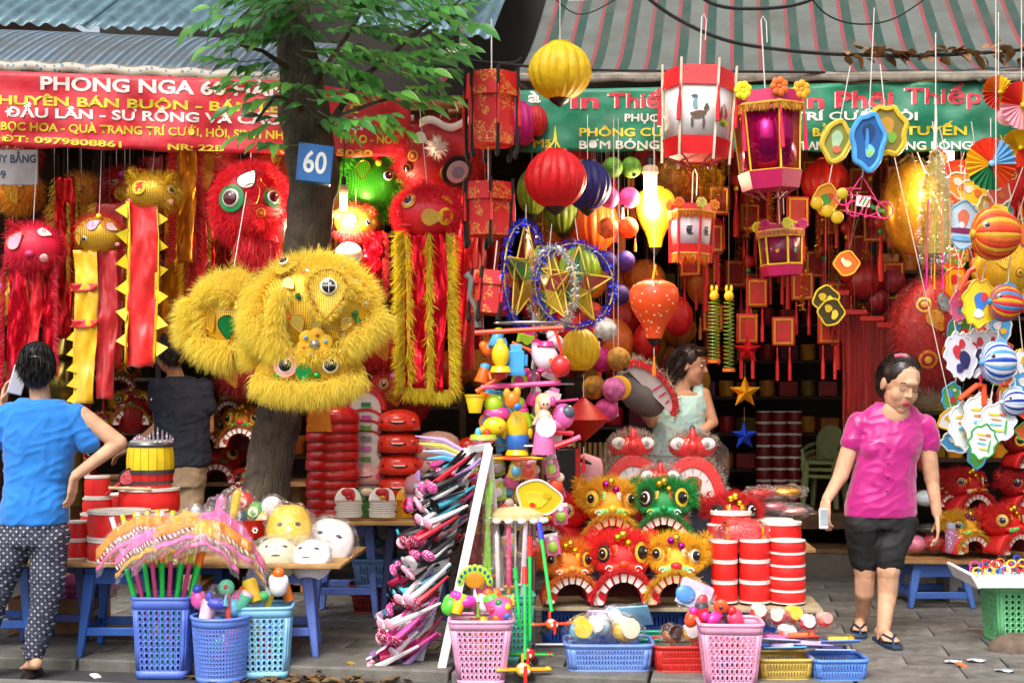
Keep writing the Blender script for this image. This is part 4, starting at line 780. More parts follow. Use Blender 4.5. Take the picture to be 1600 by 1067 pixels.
def box_lantern(label, px, py, Y, w, h, top, rot=(0, 0, 0)):
    t = thing('brocade_lantern', label, 'lantern', P(px, py, Y), rot, 'red brocade box lanterns'); r = S(w, Y)/2; H = S(h, Y); ph = PI/6; bk = m('#141012', .8)
    part('body', MB().lathe([(r*.82, -H/2), (r*.86, H*.18)], 6, Matrix.Rotation(ph, 4, 'Z')), brocade, t, sharp=20); part('lid', MB().lathe([(r*.98, H*.17), (r*.94, H*.5), (r*.9, H*.5)], 6, Matrix.Rotation(ph, 4, 'Z')), brocade, t, sharp=20)
    for i in range(6):
        x, y = hexp(r*.93, 6, ph)[i]; part('post', MB().tube([(x, y, -H*.62), (x*1.03, y*1.03, -H*.3), (x, y, H*.1), (x*1.06, y*1.06, H*.3), (x*1.04, y*1.04, H*.56)], [.012, .009, .008, .01, .011], 7), bk, t)
        part('foot', MB().sphere((x*.95, y*.95, -H*.64), (.016, .016, .028), 10, 8), bk, t); tassel(t, x*1.1, y*1.1, H*.3, H*.55, '#d01c24', .01)
    string(t, H/2, P(px, top, Y).z-t.location.z, .004); return t
def star_pts(r, k=.42, n=5, ph=PI/2): return [((r if i % 2 == 0 else r*k)*math.cos(ph+PI*i/n), (r if i % 2 == 0 else r*k)*math.sin(ph+PI*i/n)) for i in range(2*n)]
def star(label, px, py, Y, d, hx, top, yaw=0):
    r = S(d, Y)/2; sp = star_pts(r); t = thing('foil_star', label, 'star', P(px, py, Y), (0, 0, yaw), 'foil stars on one string')
    part('body', MB().add([(x, 0, z) for x, z in sp]+[(0, -r*.3, 0), (0, r*.3, 0)], [(i, (i+1) % 10, 10) for i in range(10)]+[((i+1) % 10, i, 11) for i in range(10)]), foil(hx, .22, 14, .25), t, sharp=5); string(t, r*.98, P(px, top, Y).z-t.location.z); return t
def tinsel(name, t, pts, L, h, n, r=.004, w=.0022): return fur(name, t, tube_pts(n, pts, r), L, w, foil(h, .2, 60, .4), comb=(0, 0, 0), rnd=.5, grav=.2)
def star_hoop(label, px, py, Y, d, rot, ringh, panels, top):
    r = S(d, Y)/2; t = thing('star_lantern', label, 'lantern', P(px, py, Y), rot, 'tinsel ringed star lanterns'); bm_ = m('#d8b43a', .5)
    for s, ph in ((-1, PI/2), (1, PI/2)):
        sp = star_pts(r*.95, .4, 5, ph); o = [(x, s*.035 if i % 2 else 0, z) for i, (x, z) in enumerate(sp)]
        for i in range(5): a, b = o[2*i], o[(2*i+4) % 10]; part('stick', MB().tube([Vector(a)+Vector((0, s*.012, 0)), (Vector(a)+Vector(b))/2+Vector((0, s*.035, 0)), Vector(b)+Vector((0, s*.012, 0))], .0045, 6), bm_, t)
        for i in range(5): part('cellophane', MB().add([Vector(o[2*i]), Vector(o[(2*i+1) % 10]), Vector((0, s*.05, 0)), Vector(o[(2*i-1) % 10])], [(0, 1, 2, 3)]), m(panels[i % len(panels)], .15, .1, alpha=.6), t)
    rp = [(math.cos(a)*r, 0, math.sin(a)*r) for a in [2*PI*i/40 for i in range(41)]]; part('hoop', MB().tube(rp, .005, 6), bm_, t); tinsel('tinsel', t, rp, .035, ringh, 1500)
    if top is not None: part('string', MB().tube([(0, 0, r), Matrix.LocRotScale(t.location, Euler(rot), None).inverted() @ P(px, top, Y)], .002, 5), STRING, t)
    return t
def fish(label, px, py, Y, w, h, yaw, cols, top=None, roll=0, group='paper fish lanterns'):
    a = S(w, Y)/2; b = S(h, Y)/2; t = thing('fish_lantern', label, 'lantern', P(px, py, Y), (0, roll, yaw), group); nseg = 28
    bodies = [MB() for _ in cols]
    for k in range(nseg):   # pleated slices of alternating colour
        def fn(u, v, k=k):
            th = 2*PI*(k+u)/nseg; x = -math.cos(v*PI); rr = math.sin(v*PI)**.75*(1+.06*math.sin(u*PI)); return (x*a*.72, math.cos(th)*rr*b*.7, math.sin(th)*rr*b*(1-.12*x))
        bodies[k % len(cols)].grid(2, 10, fn)
    for i, q in enumerate(bodies): part('body_pleats', q, m(cols[i], .5, .12, 20, tl=.25), t, sharp=60)
    tf = [(a*.66, b*.12), (a*1.0, b*.62), (a*1.08, b*.3), (a*.98, 0), (a*1.08, -b*.3), (a*1.0, -b*.62), (a*.66, -b*.12)]; RX = TR((0, 0, 0), (PI/2, 0, 0))
    part('tail', MB().prism(tf, .012, RX), m(cols[0], .5, tl=.2), t); part('fin', MB().prism([(-a*.3, b*.9), (0, b*1.22), (a*.35, b*1.1), (a*.4, b*.78)], .01, RX), m(cols[-1], .5), t)
    for s in (-1, 1): eye(t, Vector((-a*.5, s*b*.46, b*.3)), (-.35, s, .25), b*.14)
    part('mouth', MB().lathe([(b*.14, 0), (b*.18, .01), (b*.1, .02)], 12, TR((-a*.7, 0, 0), (0, -PI/2, 0))), m(cols[-1], .5), t)
    if top is not None: string(t, b*.95, P(px, top, Y).z-t.location.z, .003)
    return t
def fanwheel(label, px, py, Y, d, cols, yaw=0, top=None, pitch=0):
    r = S(d, Y)/2; t = thing('paper_fan_wheel', label, 'paper wheel', P(px, py, Y), (pitch, 0, yaw), 'pleated paper wheels'); n = 48; k = len(cols)
    for c in range(k):
        mb = MB(); i0, i1 = n*c//k, n*(c+1)//k
        for i in range(i0, i1):
            a0, a1 = 2*PI*i/n, 2*PI*(i+1)/n; y0, y1 = (.014 if i % 2 else -.014), (-.014 if i % 2 else .014); mb.add([(.004, 0, 0), (r*math.cos(a0), y0, r*math.sin(a0)), (r*math.cos(a1), y1, r*math.sin(a1))], [(0, 1, 2)])
        part('pleat_sector', mb, m(cols[c], .55, .1, tl=.25), t, sharp=5)
    part('hub', disc(r*.12, .01, TR((0, -.012, 0), (PI/2, 0, 0))), m(cols[0], .5), t)
    if top is not None: string(t, r, P(px, top, Y).z-t.location.z, .003)
    return t
# ---- stall goods
def holewall(mb, fn, nu, nv, hu=.3, hv=.36):
    for j in range(nv):
        for i in range(nu):
            oc = [(0, 0), (.5, 0), (1, 0), (1, .5), (1, 1), (.5, 1), (0, 1), (0, .5)]; ic = [(.5+hu*math.cos(a), .5+hv*math.sin(a)) for a in [PI*1.25+PI/4*k for k in range(8)]]
            vs = [fn((i+x)/nu, (j+y)/nv) for x, y in oc+ic]; mb.add(vs, [(k, (k+1) % 8, 8+(k+1) % 8, 8+k) for k in range(8)])
def basket(label, px, py, Y, w, d, h, hx, yaw=0, taper=.8, nu=8, nv=9, round_=False, hu=.28, hv=.36, group='plastic baskets', z=None, handle=False, name='basket'):
    p = P(px, py, Y); p.z = p.z if z is None else z; t = thing(name, label, 'basket', p, (0, 0, yaw), group); mt = m(hx, .42, .1, 5, spec=.45, rnd=.05, dirt=.2)
    mb = MB(); lo, hi = .1, .86
    def prof(s, z_):  # s 0..1 round the perimeter
        k = taper+(1-taper)*z_
        if round_: a = 2*PI*s; return (math.cos(a)*w/2*k, math.sin(a)*d/2*k, z_*h)
        cs = [(-1, -1), (1, -1), (1, 1), (-1, 1)]; q = s*4; i = int(q) % 4; f_ = q-int(q); a, b = cs[i], cs[(i+1) % 4]; x, y = a[0]+(b[0]-a[0])*f_, a[1]+(b[1]-a[1])*f_
        e = 7; nn = (abs(x)**e+abs(y)**e)**(1/e); return (x/nn*w/2*k, y/nn*d/2*k, z_*h)
    if round_: holewall(mb, lambda u, v: prof(u, lo+(hi-lo)*v), nu*4, nv, hu, hv)
    else:
        for s in range(4):
            n_ = nu if s % 2 == 0 else max(3, int(nu*d/w)); holewall(mb, lambda u, v: prof((s+.1+.8*u)/4, lo+(hi-lo)*v), n_, nv, hu, hv)
            for a, b in ((s, s+.1), (s+.9, s+1)): mb.grid(2, 3, lambda u, v: prof((a+(b-a)*u)/4 % 1, lo+(hi-lo)*v))
    N = 48; mb.grid(N, 1, lambda u, v: prof(u % 1, lo*v)); mb.grid(N, 1, lambda u, v: prof(u % 1, hi+(1-hi)*v)); part('wall', mb, mt, t, sharp=30, sol=.004)
    part('base', MB().add([prof(i/N, .01) for i in range(N)], [tuple(range(N))]), mt, t, sol=.004)
    part('rim', MB().tube([prof((i % N)/N, 1) for i in range(N+1)], .009, 8), mt, t)
    return t
def stool(label, px, Y, h, hx, w=.3, yaw=0, group='blue plastic stools', d=None):
    t = thing('plastic_stool', label, 'stool', ((px-800)/F*Y, Y, 0), (0, 0, yaw), group); mt = m(hx, .42, .12, 5, dirt=.35); d = d or w
    part('seat', MB().box((0, 0, h-.012), (w, d, .024)), mt, t, bev=.01); part('apron', MB().band([(x*.9, y*.9) for x, y in ((-w/2, -d/2), (w/2, -d/2), (w/2, d/2), (-w/2, d/2))], [(-w/2*.98, -d/2*.98), (w/2*.98, -d/2*.98), (w/2*.98, d/2*.98), (-w/2*.98, d/2*.98)], .07, TR((0, 0, h-.055)), True), mt, t)
    for sx in (-1, 1):
        for sy in (-1, 1):
            a, b = Vector((sx*w*.42, sy*d*.42, h-.03)), Vector((sx*w*.56, sy*d*.56, 0)); q = []
            for p, ww in ((b, .036), (a, .062)):
                for i, j in ((-1, -1), (1, -1), (1, 1), (-1, 1)): q.append((p.x+i*ww/2, p.y+j*ww/2, p.z))
            part('leg', MB().add(q, [(3, 2, 1, 0), (4, 5, 6, 7), (0, 1, 5, 4), (1, 2, 6, 5), (2, 3, 7, 6), (3, 0, 4, 7)]), mt, t, bev=.008)
    zz = h*.28; k = .525
    for s in (-1, 1): part('stretcher', MB().box((0, s*d*k, zz), (w*1.0, .02, .045)), mt, t, bev=.005); part('stretcher', MB().box((s*w*k, 0, zz), (.02, d*1.0, .045)), mt, t, bev=.005)
    return t
DR = 'red toy drums'
def drum(label, px, py, Y, w, h, hx='#e02420', topo=None, group=DR, bulge=.03, bands=1):
    """py is the drum's bottom"""
    t = thing('toy_drum', label, 'drum', P(px, py, Y), (0, 0, R.uniform(0, 6)), group); r, H = S(w, Y)/2, S(h, Y); b = H*.1
    part('shell', MB().lathe([(r*.97, .002), (r*(1+bulge), H*.35), (r*(1+bulge), H*.6), (r*.97, H-.002)], 32), m(hx, .42, .14, 7, bump=.05, rnd=.16, dirt=.15), t)
    wm = m('#e4e0d8', .6, .12, 12, dirt=.2)
    part('rim', MB().lathe([(r*.99, 0), (r*1.03, b*.2), (r*1.03, b), (r*.99, b)], 32, cap=False), wm, t); part('rim', MB().lathe([(r*.99, H-b), (r*1.03, H-b), (r*1.03, H), (r*.96, H)], 32, cap=False), wm, t)
    part('skin', MB().lathe([(r*.97, H-.004), (r*.9, H-.001), (0, H)], 32), wm, t); return t
def film(t, c, r, h='#ffffff', a=.16, sc=None, amp=.22, box=None, name='plastic_wrap', nu=26):
    mb = MB().sphere((0, 0, 0), (1, 1, 1), nu, nu*2//3); r = Vector(r) if hasattr(r, '__len__') else Vector((r, r, r)); sd = R.uniform(0, 50); vs = []
    for v in mb.v:
        p = Vector(v)
        if box: e = box; nn = (abs(p.x)**e+abs(p.y)**e+abs(p.z)**e)**(1/e); p = p/nn
        p = p*(1+amp*noise.noise(p*2.3+Vector((sd, 0, 0)))+amp*.5*noise.noise(p*6+Vector((0, sd, 0)))); vs.append(tuple(Vector(c)+Vector((p.x*r.x, p.y*r.y, p.z*r.z))))
    mb.v = vs; return part(name, mb, bagm(a, h), t, sharp=25)
def board(name, label, pts, z, mt, th=.02, cat='table top'):
    """flat board from its corner points (x, y) at height z"""
    c = sum((Vector(p) for p in pts), Vector((0, 0)))/len(pts); return solo(name, label, cat, MB().prism([(p[0]-c.x, p[1]-c.y) for p in pts], th), mt, (c.x, c.y, z-th/2), bev=.003)
# ------------------------------------------------------------------ lamps
def bulb(label, px, py, Y, w, h, pw, wm='#ffe9c0'):
    t = thing('energy_saving_bulb', label, 'lamp', P(px, py, Y), (0, 0, 0), 'lit bulbs'); r, H = S(w, Y)/2, S(h, Y)
    part('glass', MB().lathe([(0, -H/2), (r*.9, -H/2+.004), (r, -H/2+.015), (r, H/2), (r*.6, H/2+.004)], 16), lampm(wm, 14), t)
    part('ballast', MB().lathe([(r*1.0, H/2), (r*1.35, H/2+.015), (r*1.2, H/2+.05), (r*.7, H/2+.06)], 16), m('#b09a80', .5), t); part('holder', MB().lathe([(r*.75, H/2+.055), (r*.7, H/2+.1), (r*.2, H/2+.115)], 14), BLACK, t)
    part('flex', MB().tube([(0, 0, H/2+.1), (0, .02, H/2+.3), (0, .1, H/2+.45)], .004, 6), BLACK, t)
    l = bpy.data.lights.new('bulb_light', 'POINT'); l.energy = pw; l.color = lin(wm)[:3]; l.shadow_soft_size = .05; lo = bpy.data.objects.new('bulb_light', l); col.objects.link(lo); lo.parent = t; lo.location = (0, 0, -H/2-.06)
bulb('lit bulb below the red banner beside the tree trunk', 537, 317, 8.45, 11, 24, 30); bulb('lit bulb among round lanterns under the green banner', 1016, 293, 8.55, 20, 38, 40); bulb('lit bulb at the right end under the green banner', 1480, 252, 8.45, 20, 34, 34)
# ------------------------------------------------------------------ hanging lions, left stall
full = lambda d: d[:, 0] < 9
edge = lambda d: (d[:, 0]**2+d[:, 2]**2 > .55) | (d[:, 1] > 0)
low = lambda d: (d[:, 2] < -.25) | (d[:, 1] > .2)
topm = lambda d: (d[:, 2] > .35) | (d[:, 1] > .1)
def RR(a, b, Y, dep=.8): return (S(a, Y), S((a+b)/2, Y)*dep, S(b, Y))
gz = gauze('#e0b030'); seq = foil('#d00a26', .28, 70, 1.0); satin_r = m('#d8181c', .35, .15, 6, bump=.3, bsc=12, sheen=.4); satin_y = m('#e8b416', .35, .15, 6, bump=.3, bsc=12, sheen=.4)
Y = 8.7
t = blob_lion('pink red lion lantern with long sequined red tails at the far left', P(52, 388, Y), RR(44, 38, Y), m('#d8143c', .5), [(topm, 900, .05, '#e0163c', (0, 0, .2)), (low, 700, .05, '#e0163c', (0, 0, -.3))], [('drop', -.45, .2, .05, m('#f0a0b8', .4), 2.4, GOLD), ('eye', .55, -.45, .026, '#f4dcd8', '#f0b0b8'), ('ear', -.5, .75, .06, '#d01030'), ('drop', .5, .6, .035, WHITE, 1.2, m('#c01030', .5)), ('nose', .1, -.3, .03, '#e0407a')], top=P(60, 200, Y))
for i, (a, b, l) in enumerate(((-40, -12, 215), (-14, 10, 170), (8, 34, 195))): sheet(t, 'tail', S(a, Y), S(b, Y), -S(20, Y), -S(l, Y), seq if i != 1 else m('#d01020', .5, .1, 9), -.02+.03*i, .012)
fringe(t, 'fringe', [(S(-40, Y), -.03, -S(20, Y)), (S(-44, Y), -.03, -S(215, Y))], .05, '#e0163c', 500, .003, (-.7, 0, -.6)); fringe(t, 'fringe', [(S(34, Y), -.03, -S(20, Y)), (S(34, Y), -.03, -S(195, Y))], .05, '#e0163c', 500, .003, (.7, 0, -.6))
t = blob_lion('gold and red lion head with yellow and red banded satin tail', P(155, 368, Y), RR(38, 30, Y), gz, [(topm, 900, .045, '#d41818', (0, 0, .1))], [('drop', -.1, .45, .036, m('#f0a0b8', .4), 2.2, m('#b01020', .4)), ('drop', -.72, -.2, .03, m('#d8a020', .4), 0, BLACK), ('drop', .6, .4, .03, m('#e8b0b0', .4), 1, m('#b01020', .4)), ('bell', .1, .85, .02, '#e8d020'), ('nose', .8, -.5, .02, '#ef90a0'), ('eye', -.42, -.25, .016)], top=P(160, 200, Y))
sheet(t, 'tail', S(-38, Y), S(0, Y), -S(24, Y), -S(262, Y), satin_y, -.05, .014, 1.5, .1); sheet(t, 'tail_lining', S(-2, Y), S(30, Y), -S(24, Y), -S(255, Y), m('#b01018', .4, .15, 6, sheen=.3), -.04, .012, 1.5, .1); sheet(t, 'tail_lining', S(-30, Y), S(-6, Y), -S(120, Y), -S(250, Y), m('#b01018', .4, .15, 6, sheen=.3), .02, .012, 1.5, .1)
for z in (76, 132): sheet(t, 'band', S(-39, Y), S(0, Y), -S(z, Y), -S(z+12, Y), satin_r, -.066, .014, 1.5, 0, 10, 3, .004)
for i in range(5): part('pennant', MB().prism([(0, .03), (-.075, -.05), (0, -.07)], .004, TR((S(-30, Y), -.03, -S(150+24*i, Y)), (PI/2, 0, 0))), m('#d8c020', .5), t)
t = blob_lion('yellow lion head with long plain red satin tail edged in yellow points', P(238, 302, Y-.05), RR(40, 28, Y), gz, [(topm, 1000, .055, '#d8b010', (0, 0, .2)), (lambda d: (d[:, 0] > .5), 500, .06, '#d8b010', (.3, 0, -.2))], [('char', -.35, .2, .045, '#f0c020', '#d02018'), ('eye', .82, .1, .022), ('ear', -.6, .7, .06, '#d8b010'), ('ear', .7, .6, .06, '#d8b010'), ('bell', .75, -.5, .022, '#f0b8a0')], top=P(245, 200, Y))
sheet(t, 'tail', S(-36, Y), S(10, Y), -S(10, Y), -S(270, Y), satin_r, -.06, .016, 1.7, .08, hem=.006)
for s in (-1, 1):
    for i in range(6): part('pennant', MB().prism([(0, .05), (s*.075, .0), (0, -.05)][::-s], .004, TR((S(-13, Y)+s*S(22, Y), -.05, -S(28+40*i+(s > 0)*14, Y)), (PI/2+.3*math.sin(i), .2*math.sin(i*2), 0))), m('#e8cc20', .5), t)
    sheet(t, 'edge_strip', S(-13+s*22-3, Y), S(-13+s*22+3, Y), -S(14, Y), -S(265, Y), m('#e0c020', .5), -.055, .014, 1.7, 0, 3, 20)
Y = 8.4
t = blob_lion('fluffy red lion head with green rimmed eyes left of the tree trunk', P(392, 322, Y), RR(55, 62, Y, .8), m('#c80e24', .5), [(edge, 3800, .075, '#ee1430', (0, 0, -.1)), (lambda d: (np.abs(d[:, 0]-.12-.3*d[:, 2]) < .13) | (d[:, 2] < -.35) | ((d[:, 2] > .25) & (d[:, 2] < .42)), 1300, .06, '#ee1430', (0, -.2, -.1))], [('eye', -.5, .1, .055, '#f4f0f0', '#501018', '#128a48'), ('eye', .62, .15, .04, '#f4f0f0', '#501018', '#128a48'), ('drop', -.1, .55, .055, WHITE, 2.6, BLACK), ('drop', .5, .55, .05, seq, 0, GOLD), ('ring', .55, .75, .04, '#e8c020', '#d01828', '#e8c020'), ('pom', .15, -.5, .05, '#e01830'), ('drop', .05, .25, .05, seq, .3, GOLD), ('ring', .3, -.25, .03, '#d89020', '#c01020', '#d89020')], (0, 0, .15), top=P(392, 215, 8.6))
sheet(t, 'beard', S(-12, Y), S(40, Y), -S(48, Y), -S(98, Y), m('#d8142a', .6), -.1, .02); fringe(t, 'beard_fur', [(S(-20, Y), -.12, -S(50, Y)), (S(45, Y), -.12, -S(60, Y))], .16, '#ee1430', 900, .004, (0, -.2, -1)); part('inner_jaw', MB().sphere((S(48, Y), .0, -S(35, Y)), (.06, .1, .08), 14, 10), m('#e8ded0', .5), t)
# big yellow lion in front of the trunk
Y = 7.5; yf = '#ffec5c'
t = thing('lion_puppet', 'huge fluffy yellow lion dance head hanging in front of the tree trunk', 'lion puppet', P(499, 504, Y), (.0, 0, .06), 'hanging lion heads', .94)
R1 = (S(98, Y), .2, S(84, Y)); C1 = Vector((S(-6, Y), 0, S(22, Y))); R2 = (S(92, Y), .17, S(40, Y)); C2 = Vector((S(-14, Y), -.01, -S(82, Y)))
h1 = part('brow_frame', MB().sphere(C1, R1, 30, 20), gauze('#efc038', '#8a6410', 80), t); h2 = part('muzzle_frame', MB().sphere(C2, R2, 26, 16), m('#d8a818', .6), t)
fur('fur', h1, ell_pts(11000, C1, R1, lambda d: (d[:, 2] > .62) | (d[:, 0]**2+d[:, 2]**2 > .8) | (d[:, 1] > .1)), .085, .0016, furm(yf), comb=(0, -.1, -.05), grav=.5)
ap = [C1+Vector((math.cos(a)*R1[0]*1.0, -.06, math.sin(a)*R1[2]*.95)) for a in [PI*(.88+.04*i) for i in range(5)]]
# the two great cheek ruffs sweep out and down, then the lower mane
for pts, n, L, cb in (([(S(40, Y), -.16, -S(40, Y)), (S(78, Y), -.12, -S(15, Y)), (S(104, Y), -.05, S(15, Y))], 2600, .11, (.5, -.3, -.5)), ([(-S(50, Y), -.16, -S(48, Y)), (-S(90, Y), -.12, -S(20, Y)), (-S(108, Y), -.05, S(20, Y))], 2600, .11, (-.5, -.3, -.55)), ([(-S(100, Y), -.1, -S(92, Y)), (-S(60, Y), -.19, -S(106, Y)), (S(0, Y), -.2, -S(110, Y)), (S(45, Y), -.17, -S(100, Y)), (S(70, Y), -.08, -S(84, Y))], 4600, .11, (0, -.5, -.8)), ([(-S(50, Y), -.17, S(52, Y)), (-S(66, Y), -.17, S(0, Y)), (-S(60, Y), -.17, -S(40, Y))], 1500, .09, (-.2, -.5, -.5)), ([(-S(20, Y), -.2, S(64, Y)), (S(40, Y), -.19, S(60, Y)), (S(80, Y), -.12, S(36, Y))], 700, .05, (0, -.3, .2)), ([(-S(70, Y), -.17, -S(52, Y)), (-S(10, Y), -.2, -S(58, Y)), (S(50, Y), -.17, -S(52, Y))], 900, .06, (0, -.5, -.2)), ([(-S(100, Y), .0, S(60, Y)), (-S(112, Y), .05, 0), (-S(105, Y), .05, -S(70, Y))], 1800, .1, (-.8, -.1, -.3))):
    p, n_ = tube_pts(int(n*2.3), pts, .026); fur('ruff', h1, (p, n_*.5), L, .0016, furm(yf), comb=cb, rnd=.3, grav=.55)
def on1(px, py, Rr, C): u, v = (S(px-500, Y)-C.x)/Rr[0], (S(500-py, Y)-C.z)/Rr[2]; p, n = onell(Rr, u, v); return p+C, n
rimm = m('#a8742a', .5)
p, n = on1(517, 450, R1, C1); n = (n+Vector((0, -1, 0))).normalized(); drop(t, p+n*.045, n, S(31, Y), gauze('#f0cc48', '#7a5a14', 80), -.1, m('#9a5428', .5)); Mx = Matrix.Translation(p+n*.05) @ rotm(n) @ Matrix.Rotation(-.1, 4, 'Z'); q_ = [Mx @ Vector((math.sin(a)*S(33, Y)*(1-.55*max(0, -math.cos(a))), math.cos(a)*S(33, Y)*(1.5 if math.cos(a) < 0 else 1), 0)) for a in [2*PI*i/30 for i in range(31)]]; p_, n_ = tube_pts(1500, q_, .008); fur('panel_fur', h1, (p_, n_*.6), .045, .0014, furm(yf), comb=(0, -.3, 0), rnd=.3); p, n2 = on1(519, 447, R1, C1); eye(t, p+n*.055, n, S(14, Y), '#f4f0e4', '#141414')
part('eye_cross', MB().tube([p+n*.09+Vector((-.035, 0, 0)), p+n*.09+Vector((.035, 0, 0))], .002, 5).tube([p+n*.09+Vector((0, 0, -.035)), p+n*.09+Vector((0, 0, .035))], .002, 5), WHITE, t)
p, n = on1(447, 415, R1, C1); drop(t, p+n*.02, n, S(18, Y), gauze('#f4d050', '#9a7418', 90), 1.9, m('#b0702c', .5))
p, n = on1(432, 470, R1, C1); drop(t, p+n*.015, n, S(14, Y), gauze('#f4d050', '#9a7418', 90), .4, m('#b0702c', .5))
for x, y, r, h in ((471, 461, 7, '#0f7a3c'), (559, 487, 7, '#0f7a3c'), (563, 497, 6, '#20b050'), (567, 500, 5, '#f06a28'), (456, 493, 6, '#f06a28'), (480, 424, 4, '#e04020')): p, n = on1(x, y, R1, C1); pom(t, p+n*.02, S(r, Y), h, 120)
for x, y, r, rr in ((560, 440, 11, .4), (470, 500, 12, .3), (545, 500, 11, -.4), (455, 440, 10, .8), (500, 505, 9, 0)): p, n = on1(x, y, R1, C1); drop(t, p+n*.02, n, S(r, Y), foil('#f0d060', .25, 60, .5), rr, m('#b0702c', .5))
for x, y in ((485, 420), (540, 412), (575, 470), (440, 520), (540, 520)): p, n = on1(x, y, R1, C1); part('mirror', disc(S(4.5, Y), .006, Matrix.Translation(p+n*.02) @ rotm(n), 14), m('#d8d8dc', .1, metal=.9), t)
p, n = on1(450, 412, R1, C1); eye(t, p+n*.045, n, S(8, Y), '#f4f0e4', '#141414')
p, n = on1(497, 538, R1, C1); n = Vector((0, -1, -.1))
Mx = Matrix.Translation(p+Vector((0, -.05, 0))) @ rotm(n)
for i in range(6): a = i*PI/3+.3; o = part('nose_petal', disc(S(13, Y), .012, Mx @ Matrix.Translation((math.cos(a)*S(17, Y), math.sin(a)*S(15, Y), 0)), 16, .2), m('#d8a820', .4), t); part('petal_bead', MB().sphere(Mx @ Vector((math.cos(a)*S(19, Y), math.sin(a)*S(17, Y), .02)), S(3.2, Y), 8, 6), m(['#4a9ad0', '#c86028'][i % 2], .3), o)
part('nose_boss', disc(S(9, Y), .03, Mx), m('#8a8478', .25, metal=.5), t)
for x in (450, 522): p, n = on1(x, 572, R2, C2); eye(t, p+Vector((0, -.035, 0)), Vector((.1*(x-486)/40, -1, .1)), S(13, Y), '#f4f0ea', '#101010', '#f0a0a0' if x == 450 else None)
p, n = on1(479, 582, R2, C2); drop(t, p+Vector((0, -.03, 0)), (0, -1, 0), S(13, Y), foil('#1f9a4a', .3, 90, .5), 0, None); p, n = on1(520, 577, R2, C2)
for x in (438, 500): p, n = on1(x, 588, R2, C2); part('green_lash', MB().sphere(p+Vector((0, -.03, 0)), (.025, .02, .018), 10, 8), foil('#2aa050', .3, 90, .5), t)
part('hanging_loop', MB().tube([(0, 0, S(100, Y)), (-.02, .12, S(120, Y)), (-.03, .33, S(140, Y))], .006, 6), m('#c8a030', .6), t)
Y = 7.8
t = blob_lion('smaller yellow lion head half hidden behind the huge yellow one', P(362, 497, Y), RR(48, 62, Y, .8), gauze('#efc038', '#8a6410', 80), [(lambda d: (d[:, 0] < -.45) | (d[:, 2] > .6) | (d[:, 2] < -.55), 4200, .1, yf, (-.25, -.1, -.15))], [('drop', .3, -.2, .05, foil('#1f9a4a', .3, 90, .5), 0, BLACK), ('drop', -.35, -.05, .05, gz, .4, m('#d8a020', .4)), ('drop', .25, .4, .05, foil('#f0d060', .2, 60, .5), 1, None), ('pom', -.45, -.75, .045, '#f0eee8'), ('drop', .6, -.55, .03, m('#c02020', .5), 0, None), ('ring', .15, .62, .025, '#e8a0b0', '#f0c040', '#e8a0b0')], (0, 0, -.3), top=P(385, 300, 8.2))
for pts, n, L, cb in (([(-.16, -.1, .1), (-.2, -.1, 0), (-.17, -.1, -.12)], 1500, .11, (-.7, -.3, -.3)), ([(-.1, -.14, .12), (0, -.16, .14), (.1, -.14, .1)], 1000, .08, (-.3, -.4, .1)), ([(-.14, -.12, -.1), (-.05, -.15, -.17), (.08, -.12, -.2)], 1300, .12, (-.2, -.3, -.8))): p, n_ = tube_pts(int(n*2.3), pts, .024); fur('ruff', t, (p, n_*.5), L, .0016, furm(yf), comb=cb, rnd=.3)
# red lion with sequined yellow fringed streamers
Y = 8.05
t = blob_lion('bright red lion with sequined streamers edged in long yellow fringe', P(668, 334, Y), RR(48, 38, Y, .9), m('#d8142c', .5), [(lambda d: (d[:, 2] > .3) | (d[:, 0] > .55) | (d[:, 1] > 0) | (d[:, 0] < -.8), 2600, .06, '#f01a34', (0, 0, .1))], [('eye', -.62, .42, .032, '#f4f4f8', '#182038', '#e8a020'), ('char', .55, -.2, .05, '#f0b820', '#d01818'), ('drop', .05, -.25, .05, gauze('#f0c850', '#b03020', 95), 1.6, None), ('drop', .6, .55, .03, m('#f0c020', .4), .4, None), ('jaw', -.7, -.5, .045, '#e01830'), ('ear', -.1, .85, .05, '#f01a34')], (0, 0, .1), top=P(655, 160, 8.0))
sheet(t, 'streamer', S(-36, Y), S(-4, Y), -S(30, Y), -S(272, Y), seq, -.05, .012, 1.2, -.1); sheet(t, 'streamer', S(4, Y), S(26, Y), -S(30, Y), -S(276, Y), seq, -.06, .01, 1.2, -.1)
for a, b, cb, n in (((-38, -30), (-36, -272), (-.8, -.2, -.5), 1500), ((28, -30), (34, -276), (.8, -.2, -.5), 1500), ((0, -30), (2, -276), (.1, -.6, -.6), 900), ((-36, -272), (34, -276), (0, -.2, -1), 700), ((-34, -30), (-30, -272), (.3, -.6, -.6), 500)): fringe(t, 'fringe', [(S(a[0], Y), -.065, S(a[1], Y)), (S(b[0], Y), -.065, S(b[1], Y))], .085, '#ecd01a', n, .003, cb, .25)
Y = 8.55
t = blob_lion('large dark red lion with white pompom and striped ring eye behind the streamers', P(684, 245, Y), RR(66, 56, Y, .8), m('#b00e18', .5), [(edge, 2200, .06, '#c01420', (0, 0, 0))], [('pom', -.05, .08, .065, '#f2eeee'), ('ring', .42, -.5, .1, '#141414', '#c8c0c8', '#8a98b8'), ('eye', -.72, -.4, .03, '#c8b020', '#101010'), ('drop', .25, -.55, .06, gz, 2.2, None), ('ring', -.6, -.1, .035, '#d89020', '#a01018', '#d89020'), ('drop', -.45, .4, .04, m('#e8d8c8', .4), 1, None)], (0, 0, .1), top=P(690, 180, 8.75))
part('white_trim', MB().grid(12, 2, lambda u, v: (S(-30+90*u, Y), -.16, S(50-12*v+6*math.sin(u*9), Y))), WHITE, t, sol=.004)
